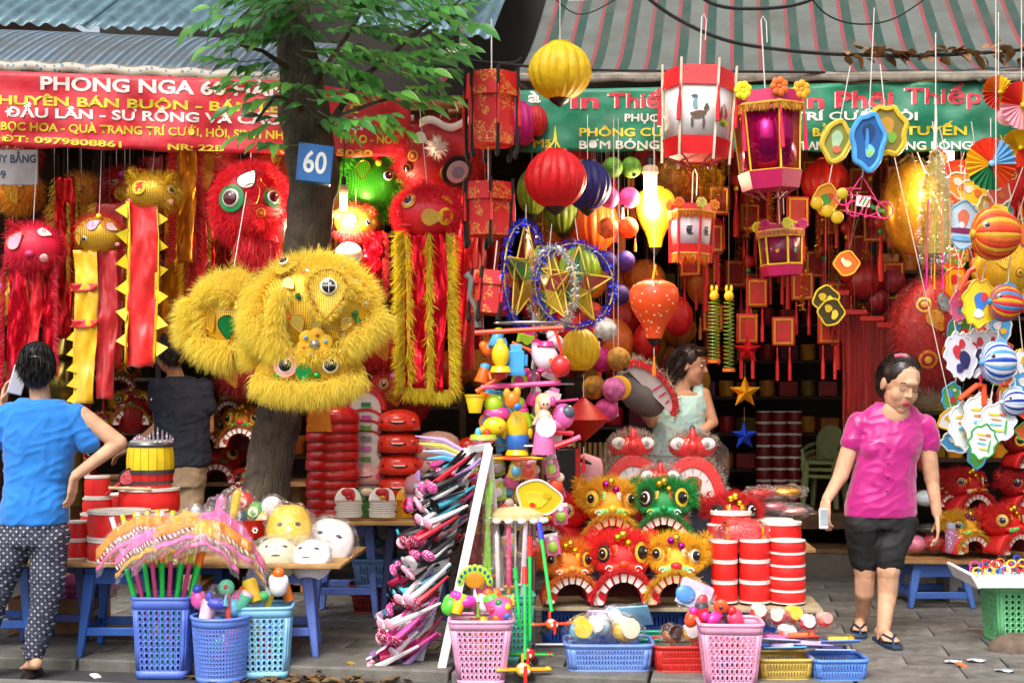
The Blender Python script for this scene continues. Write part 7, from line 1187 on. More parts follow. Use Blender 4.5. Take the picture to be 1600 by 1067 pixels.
# ------------------------------------------------------------------ white rack of headbands
wp = m('#dfe2e4', .4, .06, 6, dirt=.1)
t = thing('display_rack', 'white wooden A frame rack loaded with hair bands', 'rack', P(672, 1040, 7.25)); o0 = t.location.copy()
def plank(a, b, w, d, mt, nm='upright'):
    a, b = Vector(a)-o0, Vector(b)-o0; z = (b-a); L_ = z.length; z.normalize(); x = Vector((0, 1, 0)).cross(z).normalized(); y = z.cross(x); M_ = Matrix((x, y, z)).transposed().to_4x4(); M_.translation = (a+b)/2; part(nm, MB().box((0, 0, 0), (w, d, L_), M_), mt, t, bev=.004)
g = lambda px, py, Y: Vector(((px-800)/F*Y, Y, CZ-(py-HY)/F*Y))
plank(g(650, 1032, 7.38), g(735, 702, 7.62), .075, .03, wp); plank(g(690, 1045, 7.17), g(764, 698, 7.36), .045, .03, wp); plank(g(735, 702, 7.62), g(764, 698, 7.36), .04, .03, wp, 'crossbar'); plank(g(745, 702, 7.62), g(742, 955, 8.0), .04, .03, wp, 'back_leg'); plank(g(764, 698, 7.36), g(790, 985, 7.75), .03, .03, wp, 'back_leg')
hb = [('#17141a', 'black'), ('#17141a', 'black'), ('#17141a', 'black'), ('#d8489a', 'pink'), ('#c81c34', 'red'), ('#b08ad0', 'lilac'), ('#17141a', 'black'), ('#e8a0b8', 'pale pink'), ('#e8e4e8', 'white'), ('#3ab0c8', 'turquoise'), ('#17141a', 'black'), ('#a01848', 'crimson')]
rows = ['top', 'upper', 'upper middle', 'middle', 'lower middle', 'lower', 'bottom']
for k in range(120):
    f_ = k/119; hx, nm = hb[k % 12] if f_ < .72 else hb[(3, 4, 5, 7, 8, 3, 11, 0)[k % 8]]; p = g(735, 702, 7.62).lerp(g(656, 1005, 7.4), f_)+Vector((-.01+R.uniform(-.02, .05), -.03+.08*(k % 4-1.5), 0)); w = R.uniform(.055, .08); L_ = R.uniform(.16, .27)+.07*math.sin(f_*2.6)
    row = rows[min(6, int(f_*7))]; t = thing('headband', nm+' hair band '+['with bow', 'with glitter flower', 'with pointed ear', 'without ornament'][k % 4]+', '+row+' part of the white rack', 'hair band', p, (R.uniform(-.15, .15), R.uniform(-.8, -.2), R.uniform(-1.1, .9)), 'hair bands on the white rack')
    pts = [(-L_*math.sin(a), w*math.cos(a), .0) for a in [PI*i/12 for i in range(13)]]; part('band', MB().tube(pts, [.007+.013*math.sin(PI*i/12) for i in range(13)], 6), m(hx, .4, .15, 20), t)
    c2 = hb[(k*5+3) % 12][0]; kk = k % 4
    if kk == 0: part('bow', MB().sphere((-L_, .045, .01), (.016, .045, .034), 10, 8).sphere((-L_, -.045, .01), (.016, .045, .034), 10, 8), spots(c2, '#f0e8f0', 90, .3), t)
    elif kk == 1: part('flower', MB().sphere((-L_, 0, .012), (.016, .05, .04), 10, 8), foil(c2, .35, 80, .5), t)
    elif kk == 2: part('ear', MB().prism([(-.03, 0), (.03, 0), (0, .055)], .012, TR((-L_, .03, .01), (0, -PI/2, 0))), m(c2, .5), t)
for i, h in enumerate(('#58b8e8', '#b8c8f0', '#e8e060', '#c8a8e8')): solo('hair_ribbon', ['sky blue feather band sticking up at the top of the rack', 'pale blue feather band at the top of the rack', 'yellow feather band at the top of the rack', 'lilac feather band at the top of the rack'][i], 'hair band', MB().tube([(0, 0, 0), (-.1, 0, .025+.01*i), (-.19-.02*i, -.02, .02+.02*i)], [.014, .016, .003], 6), m(h, .5), P(722, 722-6*i, 7.55), group='feather bands')
solo('hair_ribbon', 'white pink glittery ribbon trailing to the ground from the rack', 'ribbon', MB().tube([(.1, 0, .22), (.04, 0, .1), (-.06, -.02, .03), (-.13, -.03, .0)], [.008, .02, .024, .006], 6), foil('#e8d8e4', .35, 70, .4), P(612, 1028, 7.38)); solo('hair_ribbon', 'lilac ribbon looped low on the rack', 'ribbon', MB().tube([(.16, 0, .2), (.05, 0, .12), (0, 0, .02), (.05, 0, -.1), (.02, 0, -.22)], [.008, .016, .02, .016, .008], 6), m('#b49ae0', .4), P(630, 950, 7.36))
# ------------------------------------------------------------------ toy rack in the middle
t = thing('toy_stand', 'grey wire toy stand with hooks behind the white rack', 'stand', P(834, 1010, 7.75)); o0 = t.location.copy(); wm_ = m('#a0a0a4', .3, .1, metal=.8)
part('pole', MB().tube([(0, 0, 0), (0, 0, S(520, 7.75))], .011, 10), wm_, t); part('foot', MB().tube([(-.18, 0, .012), (.18, 0, .012)], .012, 8).tube([(0, -.18, .012), (0, .18, .012)], .012, 8), wm_, t)
for py in (505, 600, 695): part('ring_shelf', MB().tube([(math.cos(a)*S(62, 7.75), math.sin(a)*.14, S(1010-py, 7.75)) for a in [2*PI*i/28 for i in range(29)]], .005, 6).tube([(-S(62, 7.75), 0, S(1010-py, 7.75)), (S(62, 7.75), 0, S(1010-py, 7.75))], .005, 6).tube([(0, -.14, S(1010-py, 7.75)), (0, .14, S(1010-py, 7.75))], .005, 6), wm_, t)
for i, (x0, y0, x1, y1, h) in enumerate(((742, 520, 880, 512, '#f0441c'), (752, 605, 876, 598, '#f0509a'), (744, 612, 790, 585, '#f05a20'), (860, 560, 872, 600, '#f07020'), (800, 535, 830, 548, '#f05a20'), (868, 515, 880, 560, '#f0401c'))): solo('toy_tube', ['orange plastic tube across the top of the toy stand', 'pink plastic tube across the middle of the toy stand', 'slanting orange tube at the left of the toy stand', 'short upright orange tube at the right of the stand', 'thin orange rod inside the stand', 'orange rod at the upper right of the stand'][i], 'toy', MB().tube([P(x0, y0, 7.6)-P(x0, y0, 7.6), P(x1, y1, 7.6)-P(x0, y0, 7.6)], .014 if i < 3 else .009, 8), m(h, .35), P(x0, y0, 7.6), group='plastic tubes of the toy stand')
TG = 'plastic toys on the toy stand'; Yt = 7.6
toys = [('toy_bottle', 'yellow rounded toy bottle with red base on the top shelf', 782, 560, [('s', 0, 6, 14, 12, 20, '#f0cc1c', 'bottle'), ('c', 0, -17, 17, 14, 5, '#e8c018', 'collar'), ('c', 0, -26, 10, 14, 5, '#b81c24', 'base'), ('c', 0, 27, 7, 5, 4, '#e8b814', 'cap')]), ('toy_robot', 'sky blue block toy on the top shelf', 806, 565, [('b', 0, 0, 12, 9, 17, '#48a8e0', 'body'), ('b', 0, 21, 9, 8, 6, '#58b4e8', 'head'), ('b', -14, 2, 4, 6, 9, '#3a98d4', 'arm'), ('b', 14, 2, 4, 6, 9, '#3a98d4', 'arm'), ('b', 0, -19, 14, 9, 3, '#3a90cc', 'base')]),
 ('toy_teapot', 'white and pink toy teapot on the top shelf', 853, 555, [('s', 0, -4, 20, 15, 20, '#ecd8e4', 'pot'), ('c', 0, 18, 14, 11, 4, '#e83a8a', 'lid'), ('s', 6, -8, 9, 16, 8, '#f0b820', 'printed_patch'), ('s', -17, 2, 6, 6, 14, '#e8d0e0', 'spout'), ('s', -8, -24, 7, 8, 4, '#e8408a', 'foot'), ('s', 8, -24, 7, 8, 4, '#e8408a', 'foot')]), ('toy_ball', 'red shiny ball right of the toy teapot', 876, 572, [('s', 0, 0, 16, 14, 17, '#d8282c', 'ball'), ('c', 0, 16, 4, 3, 4, '#901418', 'valve')]),
 ('toy_pot', 'yellow toy bucket left of the stand', 742, 632, [('c', 0, 0, 10, 15, 13, '#e8c41c', 'bucket'), ('c', 0, 14, 16, 16, 2, '#d8b010', 'rim')]), ('toy_dome', 'lime dome on a pink toy in the middle shelf', 772, 632, [('s', 0, 0, 16, 14, 16, '#a8cc28', 'dome'), ('s', 4, -14, 22, 14, 12, '#e84aa8', 'body'), ('s', -8, -16, 4, 14, 4, '#30b080', 'spot'), ('s', 12, -12, 4, 14, 4, '#f0c828', 'spot')]), ('toy_rocket', 'orange windmill toy in the middle shelf', 800, 625, [('s', 0, 0, 12, 10, 14, '#f07a1c', 'body'), ('s', 8, -10, 7, 8, 7, '#3a80d0', 'ball'), ('s', -8, 10, 6, 6, 9, '#f0a020', 'ear'), ('s', 8, 12, 6, 6, 9, '#f0a020', 'ear')]),
 ('toy_doll', 'blonde doll in a pink dress with fan on the toy stand', 850, 655, [('c', 0, -28, 19, 12, 27, '#e87ab8', 'dress'), ('s', 0, 4, 11, 9, 12, '#f0c4b0', 'torso'), ('s', 2, 26, 10, 9, 11, '#f4c8b4', 'face'), ('s', -2, 29, 12, 9, 12, '#f0c080', 'hair', 4), ('s', -10, 16, 5, 6, 14, '#eebc78', 'hair_lock', 3), ('s', 14, 28, 5, 5, 8, '#e84a9a', 'hair_bow'), ('w', 4, -12, 16, 1, 0, '#f0d0e4', 'fan', -14), ('t', -9, 6, -16, -8, 3, '#f0c0ac', 'arm'), ('t', 9, 6, 14, -6, 3, '#f0c0ac', 'arm'), ('s', 0, 24, 1.5, 1, 1.5, '#302020', 'eye', -9), ('s', 6, 24, 1.5, 1, 1.5, '#302020', 'eye', -9)]),
 ('toy_helicopter', 'pink toy helicopter with dark windscreen on the stand', 880, 650, [('s', 0, 0, 18, 14, 20, '#e868b0', 'cabin'), ('s', 6, 6, 12, 13, 12, '#505868', 'windscreen', -4), ('s', -10, -12, 14, 10, 10, '#f07ab8', 'tail'), ('t', -18, -24, 16, -28, 4, '#d81c3c', 'skid'), ('t', -22, 22, 24, 26, 2, '#e83a90', 'rotor')]), ('toy_bowl', 'green and pink toy bowl on the left of the lowest shelf', 755, 690, [('c', 0, 0, 12, 22, 6, '#e868a8', 'bowl'), ('c', 0, 7, 22, 20, 4, '#a8d030', 'rim'), ('s', -8, 14, 5, 5, 8, '#58b0d8', 'boat'), ('s', 6, 13, 6, 5, 7, '#d83028', 'boat')]), ('toy_turtle', 'yellow spotted toy turtle in the lowest shelf', 773, 665, [('s', 0, 0, 19, 13, 14, '#f0cc20', 'shell'), ('s', -6, 4, 5, 12, 5, '#20a0a8', 'spot'), ('s', 8, -2, 5, 12, 5, '#e84a28', 'spot'), ('s', -17, -6, 8, 7, 7, '#f0b018', 'head')]),
 ('toy_bottle', 'yellow and blue rounded toy bottle with yellow base, front of the stand', 808, 675, [('s', 0, 8, 18, 14, 26, '#f0d020', 'bottle'), ('c', 0, -15, 18, 19, 11, '#2a66b8', 'lower_sleeve'), ('s', -20, -2, 5, 5, 9, '#e8c41c', 'handle'), ('s', 20, -2, 5, 5, 9, '#e8c41c', 'handle'), ('c', 0, -30, 19, 15, 6, '#f0c818', 'base'), ('c', 0, 35, 5, 4, 4, '#e8c018', 'cap')]), ('toy_star', 'red toy figure dangling low on the stand', 885, 690, [('t', -18, -8, 10, 2, 5, '#d8182c', 'body'), ('t', 8, 2, 22, 8, 4, '#e85a90', 'wing')])]
for i, q in enumerate(toys): toy(q[0], q[1], 'toy', q[2], q[3], Yt+.06*(i % 3)-.06, q[4], R.uniform(-.2, .2), TG)
t = thing('toy_propeller', 'yellow and orange propeller blades under the toy bottle', 'toy', P(800, 716, 7.55))
for k, h in enumerate(('#f0b81c', '#f0501c', '#e8a818', '#f04018')): a = k*PI/2+.3; part('blade', MB().sphere((math.cos(a)*.1, math.sin(a)*.07, 0), (.09, .03, .01), 12, 8), m(h, .35), t)
# lower part of the stand: wrapped goods
for i, (x, y, h, l) in enumerate(((790, 800, '#e82a20', 'red black wrapped toy low on the stand'), (760, 790, '#a8e030', 'lime wrapped toy low on the stand'), (815, 775, '#f0c828', 'yellow wrapped toy low on the stand'), (868, 760, '#e84a28', 'red plastic flasks hanging right of the stand'), (800, 750, '#e868a8', 'pink bauble hanging low on the stand'), (830, 748, '#e04888', 'deep pink bauble hanging low on the stand'))): toy('wrapped_toy', l, 'toy', x, y, 7.7, [('s', 0, 0, 12, 9, 14, h, 'body'), ('s', 6, 14, 8, 7, 8, '#f0d8c0', 'top'), ('t', 0, 14, 0, 40, .8, '#e8e0d0', 'string')], group='wrapped toys low on the stand', wrap=((0, 0, 0), (16, 13, 20)) if i < 3 else None)
card('plain yellow cut out card with white edge under the toy stand', 842, 778, 7.5, 70, 56, '#f0d028', '#f0f0ec', [(-.1, -.1, .5, .45, '#f4d840'), (-.2, -.45, .14, .14, '#e04028'), (.3, .3, .2, .2, '#e8c020')], (.3, .25, 0), None, 3)
t = thing('toy_umbrella', 'pale yellow fringed toy umbrella below the yellow card', 'parasol', P(805, 802, 7.42)); part('canopy', MB().lathe([(S(46, 7.4), -.03), (S(44, 7.4), 0), (S(25, 7.4), .03), (0, .04)], 16, sy=.5), m('#ecd8a0', .5, tl=.4), t)
for k in range(14): a = 2*PI*k/14; part('scallop', MB().sphere((math.cos(a)*S(46, 7.4), math.sin(a)*S(46, 7.4)*.5, -.035), (.022, .01, .016), 8, 6), m('#f4e8e0', .5), t)
part('shaft', MB().tube([(0, 0, .05), (0, 0, -.6)], .006, 6), m('#e8e8e8', .4), t)
for i, (x, h, l) in enumerate(((740, '#7a1414', 'left tall red and gold printed gift tube'), (758, '#8a1a14', 'right tall red and gold printed gift tube'))): t = thing('gift_tube', l, 'tube', P(x, 895, 7.4), (0, .04, 0), 'red and gold gift tubes'); part('tube', MB().lathe([(S(9, 7.4), 0), (S(9, 7.4), S(108, 7.4))], 16), spots(h, '#c8962a', 24, .05, .35, 'noise', metal2=.4), t); part('film', MB().lathe([(S(10.5, 7.4), -.01), (S(10.5, 7.4), S(112, 7.4))], 16, cap=False), bagm(.08), t)
for i, (x, l_, h, hh, top) in enumerate(((766, 'lime toy sword in film beside the gift tubes', '#9ae020', '#e03828', 760), (795, 'pink toy sword in film', '#f0487a', '#f0a020', 815), (780, 'clear tube of sweets in film', '#e0d8d8', '#d8c8d8', 830), (815, 'second clear tube of beads in film', '#e0d0d8', '#c8d8e0', 805), (752, 'lime toy gun hanging left of the stand', '#a8e82c', '#70b010', 745))):
    t = thing('toy_sword', l_, 'toy', P(x, 960, 7.38), (0, R.uniform(-.05, .08), 0), 'toy swords in film'); H = S(960-top, 7.38); part('blade', MB().tube([(0, 0, H*.3), (0, 0, H*.95), (0, 0, H)], [.014, .012, .003], 8), m(h, .3), t); part('hilt', MB().tube([(0, 0, 0), (0, 0, H*.3)], .011, 8), m(hh, .3), t); part('guard', MB().box((0, 0, H*.3), (.06, .02, .015)), m(hh, .3), t, bev=.004); film(t, (0, 0, H*.55), (.035, .03, H*.5), a=.12, amp=.2)
# pink and teal baskets, push toys
basket('pink tapered basket of toys in front of the toy stand', 752, 1062, 7.08, .32, .26, .325, '#eda6cc', .0, .72, 9, 8, z=-.05, hu=.24, hv=.34); basket('teal basket behind the pink one', 800, 1030, 7.4, .22, .22, .35, '#5cc0b0', .1, .8, 7, 8, z=0, hu=.24, hv=.36); basket('pink basket cut by the bottom edge at the kerb', 1140, 1100, 6.9, .31, .27, .34, '#f0a4c6', -.05, .76, 9, 8, z=-.05, hu=.24, hv=.34)
heap(745, 945, 7.08, 7, 84, ['#58c838', '#e8b41c', '#e83ab0', '#a8e838', '#f0e8f0', '#e8589a', '#e86a28'], ['green toy at the left of the pink basket', 'yellow block toy in the pink basket', 'magenta toy in the middle of the pink basket', 'lime star toy in the pink basket', 'white toy with red cap in the pink basket', 'pink toy at the right of the pink basket', 'orange toy hidden at the right of the pink basket'], 'toys in the pink basket', spread=10)
t = toy('toy_ball', 'pink ball with coloured dots on the rim of the pink basket', 'ball', 782, 952, 7.0, [('s', 0, 0, 19, 19, 19, '#e85aa8', 'ball')]+[('s', 12*math.cos(a), 12*math.sin(a), 6, 6, 6, ['#f0c020', '#1c8a44', '#d83048', '#f07a28', '#2a7ad0'][k], 'spot', -11) for k, a in enumerate((.5, 1.8, 3, 4.2, 5.6))])
t = thing('peacock_fan', 'green and yellow peacock feather toy fan in the pink basket', 'toy', P(742, 912, 7.1)); 
for k in range(9): a = PI*(.06+.88*k/8); part('feather', MB().sphere((math.cos(a)*.075, 0, math.sin(a)*.075), (.018, .006, .026), 10, 8), m('#a8d82c', .4), t); part('feather_eye', MB().sphere((math.cos(a)*.078, -.006, math.sin(a)*.078), (.008, .004, .011), 8, 6), m('#2a5a8a', .4), t)
part('fan_base', MB().sphere((0, 0, .02), (.05, .008, .045), 14, 10), m('#c8861c', .4), t); part('handle', MB().tube([(0, 0, 0), (0, 0, -.15)], .006, 6), m('#e83a9a', .4), t)
heap(1115, 968, 6.95, 5, 70, ['#f05a28', '#e82a30', '#e838a0', '#3a3a40', '#f0406a'], ['orange red toy at the left of the front pink basket', 'red toy behind the rim of the front pink basket', 'magenta toy squirrel shape in the front pink basket', 'dark wheel toy in the front pink basket', 'pink toy at the right of the front pink basket'], 'toys in the front pink basket', spread=8)
toy('wrapped_toy', 'flat wrapped packet of red dolls sticking out of the front pink basket', 'toy', 1085, 930, 7.1, [('b', 0, 0, 26, 2, 20, '#c8d0e8', 'backing_card'), ('s', -14, -4, 16, 4, 14, '#4a8ad0', 'blue_toy', -4), ('s', 14, -6, 9, 5, 14, '#d8282c', 'red_toy', -4), ('b', 0, 16, 24, 2.4, 6, '#f0b8d8', 'header_card')], rot=(-.2, .4, 0), wrap=((0, 0, 0), (32, 8, 26)))
for i in range(8):
    for c in ('pink', 'front pink'): toy('plastic_toy', 'toy behind the holes of the %s basket, %s' % (c, ['topmost', 'upper left', 'upper right', 'mid left', 'mid right', 'lower left', 'lower right', 'lowest'][i]), 'toy', (752 if c == 'pink' else 1142)+R.uniform(-26, 26), (1000 if c == 'pink' else 1020)+R.uniform(-20, 30), 7.08 if c == 'pink' else 6.9, [('s', 0, 0, 15, 12, 17, R.choice(['#c8406a', '#40a040', '#c8a020', '#8a5030', '#3060b0', '#d05020']), 'body'), ('s', 6, 10, 9, 9, 9, R.choice(['#a05a30', '#c8c020', '#2080b0']), 'knob')], group='toys inside the %s basket' % c)
for i, (x0, y0, x1, y1, h2, l) in enumerate(((820, 1030, 820, 905, '#e02a20', 'green push toy stick with red grip, left'), (828, 1000, 828, 860, '#e02a20', 'green push toy stick with red grip, middle'), (862, 955, 845, 835, '#2a3ad0', 'slanting green push toy stick with blue grip'), (812, 980, 806, 900, '#20a040', 'short green push toy stick behind the basket'))):
    a, b = P(x0, y0, 7.05+.1*(i % 2)), P(x1, y1, 7.25); t = thing('push_toy_stick', l, 'toy', a, group='push toy sticks'); part('stick', MB().tube([(0, 0, 0), b-a], .009, 8), m('#18c850', .35), t); part('grip', MB().tube([(b-a)*.94, (b-a)*1.16], .014, 8), m(h2, .35), t)
def plane(label, px, py, Y, body, wing, yaw=0, k=1): toy('toy_plane', label, 'toy', px, py, Y, [('s', 0, 0, 13, 26, 11, body, 'fuselage'), ('s', -3, 7, 7, 10, 6, '#e8e8e8', 'windscreen', -8), ('b', -28, 1, 18, 7, 2, wing, 'wing'), ('b', 28, 1, 18, 7, 2, wing, 'wing'), ('s', -40, 1, 6, 8, 4, body, 'wing_tip'), ('s', 40, 1, 6, 8, 4, body, 'wing_tip'), ('s', -5, 2, 3, 3, 4, '#f4f4f0', 'eye', -24), ('s', 5, 2, 3, 3, 4, '#f4f4f0', 'eye', -24), ('b', 0, 14, 2, 6, 9, wing, 'fin', 20), ('w', -12, -12, 7, 3, 0, '#202024', 'wheel'), ('w', 12, -12, 7, 3, 0, '#202024', 'wheel'), ('b', 0, -2, 3, 2, 14, '#e83028', 'propeller', -28)], yaw, 'toy planes on sticks', k=k)
plane('yellow toy plane with orange nose lowest at the kerb', 818, 1046, 7.0, '#f0b81c', '#f0a818', .1, .95); plane('red and green toy plane behind the yellow one', 826, 1022, 7.15, '#d82a20', '#20b040', -.1, .85); plane('orange toy plane standing higher near the low blue basket', 862, 975, 7.2, '#f06a20', '#f04a1c', .2, .75)
# ------------------------------------------------------------------ stepped display of lion masks
board('display_board', 'pale board at the front of the lion mask display', [(.12, 7.68), (1.68, 7.6), (1.72, 8.08), (.12, 8.12)], .235, m('#a89878', .7, .2, 8), .02, 'shelf'); board('display_board', 'second board of the lion mask display', [(.15, 8.14), (1.75, 8.1), (1.78, 8.5), (.15, 8.55)], .5, WOOD, .02, 'shelf'); board('display_board', 'rear board of the lion mask display', [(.2, 8.57), (1.6, 8.53), (1.6, 8.95), (.2, 8.98)], .76, WOOD, .02, 'shelf')
for i, (px, Y, h, l) in enumerate(((905, 7.92, .21, 'blue slotted crate left under the lion masks'), (1010, 7.92, .21, 'blue slotted crate in the middle under the lion masks'), (1150, 7.9, .21, 'blue slotted crate under the drum columns'))): basket(l, px, 0, Y, .42, .3, h, '#2a52b0', 0, .98, 16, 2, z=0, hu=.22, hv=.44, group='blue slotted crates', name='crate')
for i, (px, Y, h) in enumerate(((900, 8.35, .48), (1060, 8.35, .48), (1200, 8.3, .48), (900, 8.78, .74), (1080, 8.78, .74))): solo('support_box', ['left box under the second display board', 'middle box under the second display board', 'right box under the second display board', 'left box under the rear display board', 'right box under the rear display board'][i], 'box', MB().box((0, 0, h/2), (.36, .28, h)), m('#3a3e50', .7), ((px-800)/F*Y, Y, 0), group='support boxes')
lion_mask('orange lion mask with bulging eye, front left of the display', 884, 936, 7.82, 112, .15, '#f08a1c', '#f07a1c', '#e0b428', '#f09030', '#b8101a', hscale=1.05); lion_mask('bright red lion mask with gold bells, front middle of the display', 970, 938, 7.82, 126, 0, '#f01c20', '#e0181c', '#e0b428', '#f04018', '#c8141a', hscale=1.1); lion_mask('yellow lion mask with purple bells, front right of the display', 1056, 938, 7.78, 120, -.1, '#f4c018', '#f0a81c', '#b01ab0', '#8ae890', '#d02824', teeth='#f0d0a0', hscale=1.1)
lion_mask('red lion mask turned sideways at the left of the second row', 886, 850, 8.3, 96, -.7, '#f0242c', '#e0181c', '#e0b428', '#f04a30'); lion_mask('yellow lion mask with magenta bells in the second row', 950, 850, 8.25, 118, .05, '#eab41c', '#f0a020', '#c020a0', '#8ae070', '#d82a20', teeth='#f0c890', hscale=1.1); lion_mask('green lion mask with gold bells in the second row', 1038, 848, 8.22, 116, -.12, '#149a44', '#12803a', '#e0b428', '#2ab070', '#c01820', hscale=1.1); lion_mask('dark red felt lion mask with gold bells above the drums', 1143, 856, 8.38, 108, 0, '#c0101c', '#a80c18', '#e0b428', '#e0a020', '#a00c14', hscale=1.0, dens=.8)
for i, (x, y, w, l) in enumerate(((986, 778, 116, 'left wrapped red lion mask with white panel and grey fur'), (1082, 782, 120, 'right wrapped red lion mask with gold printed white panel'), (1030, 820, 104, 'front wrapped red lion mask with white panel behind the green one'))):
    Yd = 8.7 if i < 2 else 8.5; k = S(w, Yd)/2; t = thing('wrapped_lion_mask', l, 'lion mask', P(x, y, Yd), (-.08, 0, [.1, -.1, 0][i]), 'wrapped red lion masks with white panels', (k, k, k*1.25)); an = [PI*q/18 for q in range(19)]; RX = (PI/2, 0, 0); rd = m('#d81c20', .3, .08, coat=.4); gf = furm('#b8b4b0')
    part('face_panel', MB().prism([(.56*math.cos(a), .68*math.sin(a)) for a in an], .06, TR((0, -.32, .0), RX)), m('#dcd8d8', .4, .05), t); part('jaw_rim', MB().band([(.56*math.cos(a), .68*math.sin(a)) for a in an], [(.84*math.cos(a), .92*math.sin(a)) for a in an], .3, TR((0, -.25, 0), RX)), rd, t, bev=.02)
    p, n_ = tube_pts(900, [(.86*math.cos(a), -.3, .94*math.sin(a)) for a in an], .02); fur('fur_trim', t, (p, n_), .16, .008, gf, comb=(0, -.2, .2))
    part('brow', MB().sphere((0, -.1, 1.1), (.62, .4, .28), 18, 12), rd, t); part('nose', MB().sphere((0, -.45, 1.12), (.16, .14, .14), 12, 8).sphere((0, -.4, 1.3), (.11, .12, .2), 12, 8), rd, t)
    p, n_ = tube_pts(500, [(.6*math.cos(a), -.3, 1.12+.26*math.sin(a)) for a in an], .02); fur('fur_trim', t, (p, n_), .16, .008, gf, comb=(0, -.2, .3))
    for s in (-1, 1): part('eye_panel', MB().sphere((s*.38, -.4, 1.17), (.2, .06, .13), 12, 8), m('#e4e0e0', .3), t); part('pupil', MB().sphere((s*.36, -.46, 1.16), (.07, .03, .07), 10, 8), m('#a8a0a0', .3), t); pom(t, Vector((s*.16, -.1, 1.42)), .1, ['#e02a8a', '#58b0e0', '#e04a8a'][i], 90)
    part('top_ball', MB().sphere((0, -.1, 1.48), .09, 10, 8), BLACK, t)
    part('printed_emblem', MB().prism([(-.2, .2), (.2, .2), (.24, .42), (.1, .5), (-.1, .5), (-.2, .42)], .01, TR((0, -.36, 0), RX)), m(['#e8e4e4', '#d03a1c', '#68a060'][i], .4), t); part('printed_bar', MB().box((0, -.36, .08), (.5, .01, .12)), m('#383434', .4), t)
    for k_ in range(7): a = PI*(.1+.8*k_/6); part('panel_line', MB().tube([(.44*math.cos(a), -.36, .56*math.sin(a)), (.54*math.cos(a), -.36, .66*math.sin(a))], .008, 5), m('#686060', .5), t)
    film(t, (0, -.2, .65), (.95, .5, .85), a=.0, amp=.12)
# pink mask, dark bag and striped screen left of the wrapped lions
face_mask('pink paper mask with dark brow leaning beside the wrapped lion', 915, 742, 8.6, 56, 64, '#dd9aa4', (-.2, .3, -.5), 'loose masks', wrap=False, feat=(('brow', -.2, .6, .5, .12, '#181414'), ('cheek', .7, -.1, .16, .14, '#d8302a'))); face_mask('second pink paper mask below the first', 918, 765, 8.55, 52, 40, '#e0a4aa', (-.2, .2, -.4), 'loose masks', wrap=False)
t = thing('black_bag', 'black case with red edge right of the toy stand', 'bag', P(888, 775, 8.5)); part('case', MB().box((0, 0, .14), (.14, .12, .3)), BLACK, t, bev=.01); part('red_edge', MB().box((.055, -.065, .14), (.03, .012, .3)), m('#d02420', .4), t)
t = thing('bamboo_screen', 'brown bamboo slat screen behind the lion display', 'screen', P(930, 790, 9.35))
for k in range(22): part('slat', MB().tube([(-.35+.035*k, 0, -.4), (-.35+.035*k, 0, .42)], .013, 7), m('#6a5028', .6, .3, 8, rnd=.4), t)
t = thing('lion_hat', 'white lion face hat with red rim and grey fur held at the mint top', 'lion hat', P(1012, 610, 8.85), (.2, .75, .3)); an = [PI*q/16 for q in range(17)]; RX = TR((0, 0, 0), (PI/2, 0, 0)); part('face', MB().prism([(.2*math.cos(a), .1*math.sin(a)) for a in an], .02, RX), m('#d8d0cc', .5), t); part('rim', MB().band([(.2*math.cos(a), .1*math.sin(a)) for a in an], [(.24*math.cos(a), .135*math.sin(a)) for a in an], .06, RX), m('#c81c28', .4), t); p, n_ = tube_pts(700, [(.24*math.cos(a), 0, .135*math.sin(a)) for a in an], .01); fur('fur_trim', t, (p, n_), .05, .002, furm('#b0a89c')); part('crown', MB().sphere((0, .1, -.03), (.2, .12, .13)), m('#6a6664', .6), t)
for k in range(3): part('stripe', MB().tube([(.04+.05*k, -.014, .09-.02*k), (.02+.06*k, -.014, .02)], .006, 6), m('#c81c48', .4), t)
# drums in columns
for c, (x, w, n, h) in enumerate(((1132, 40, 3, 32), (1179, 47, 3, 32.5), (1230, 55, 5, 19.4))):
    for k in range(n): drum('red toy drum, %s in the %s column right of the lion masks' % (['bottom', 'second', 'third', 'fourth', 'top'][k if k < n-1 else 4], ['narrow left', 'middle', 'wide right'][c]), x, 940-h*k, 7.78, w, h+.5)
drum('larger printed drum behind the drum columns', 1142, 848, 8.2, 62, 50, group=DR); drum('wide low drum at the right end of the display', 1218, 856, 8.15, 66, 42); drum('wide low drum behind the right end drum', 1208, 856, 8.32, 60, 46); drum('tiny patterned drum, lower of two beside the columns', 1118, 866, 8.14, 26, 24, '#b82028'); drum('tiny patterned drum, upper of two beside the columns', 1118, 842, 8.14, 26, 24, '#c02a30')
t = thing('wrapped_drum', 'red drum lying on its side wrapped in film on the columns', 'drum', P(1160, 834, 7.85), (0, 0, .1)); part('shell', MB().lathe([(.06, -.11), (.075, -.08), (.08, 0), (.075, .08), (.06, .11)], 24, TR((0, 0, 0), (0, PI/2, 0))), m('#d82024', .35), t); film(t, (0, 0, 0), (.16, .09, .09), a=.16, amp=.2)
for s in (-1, 1): part('stud_ring', MB().tube([(s*.1, math.cos(a)*.07, math.sin(a)*.07) for a in [2*PI*k/16 for k in range(17)]], .006, 6), GOLD, t)
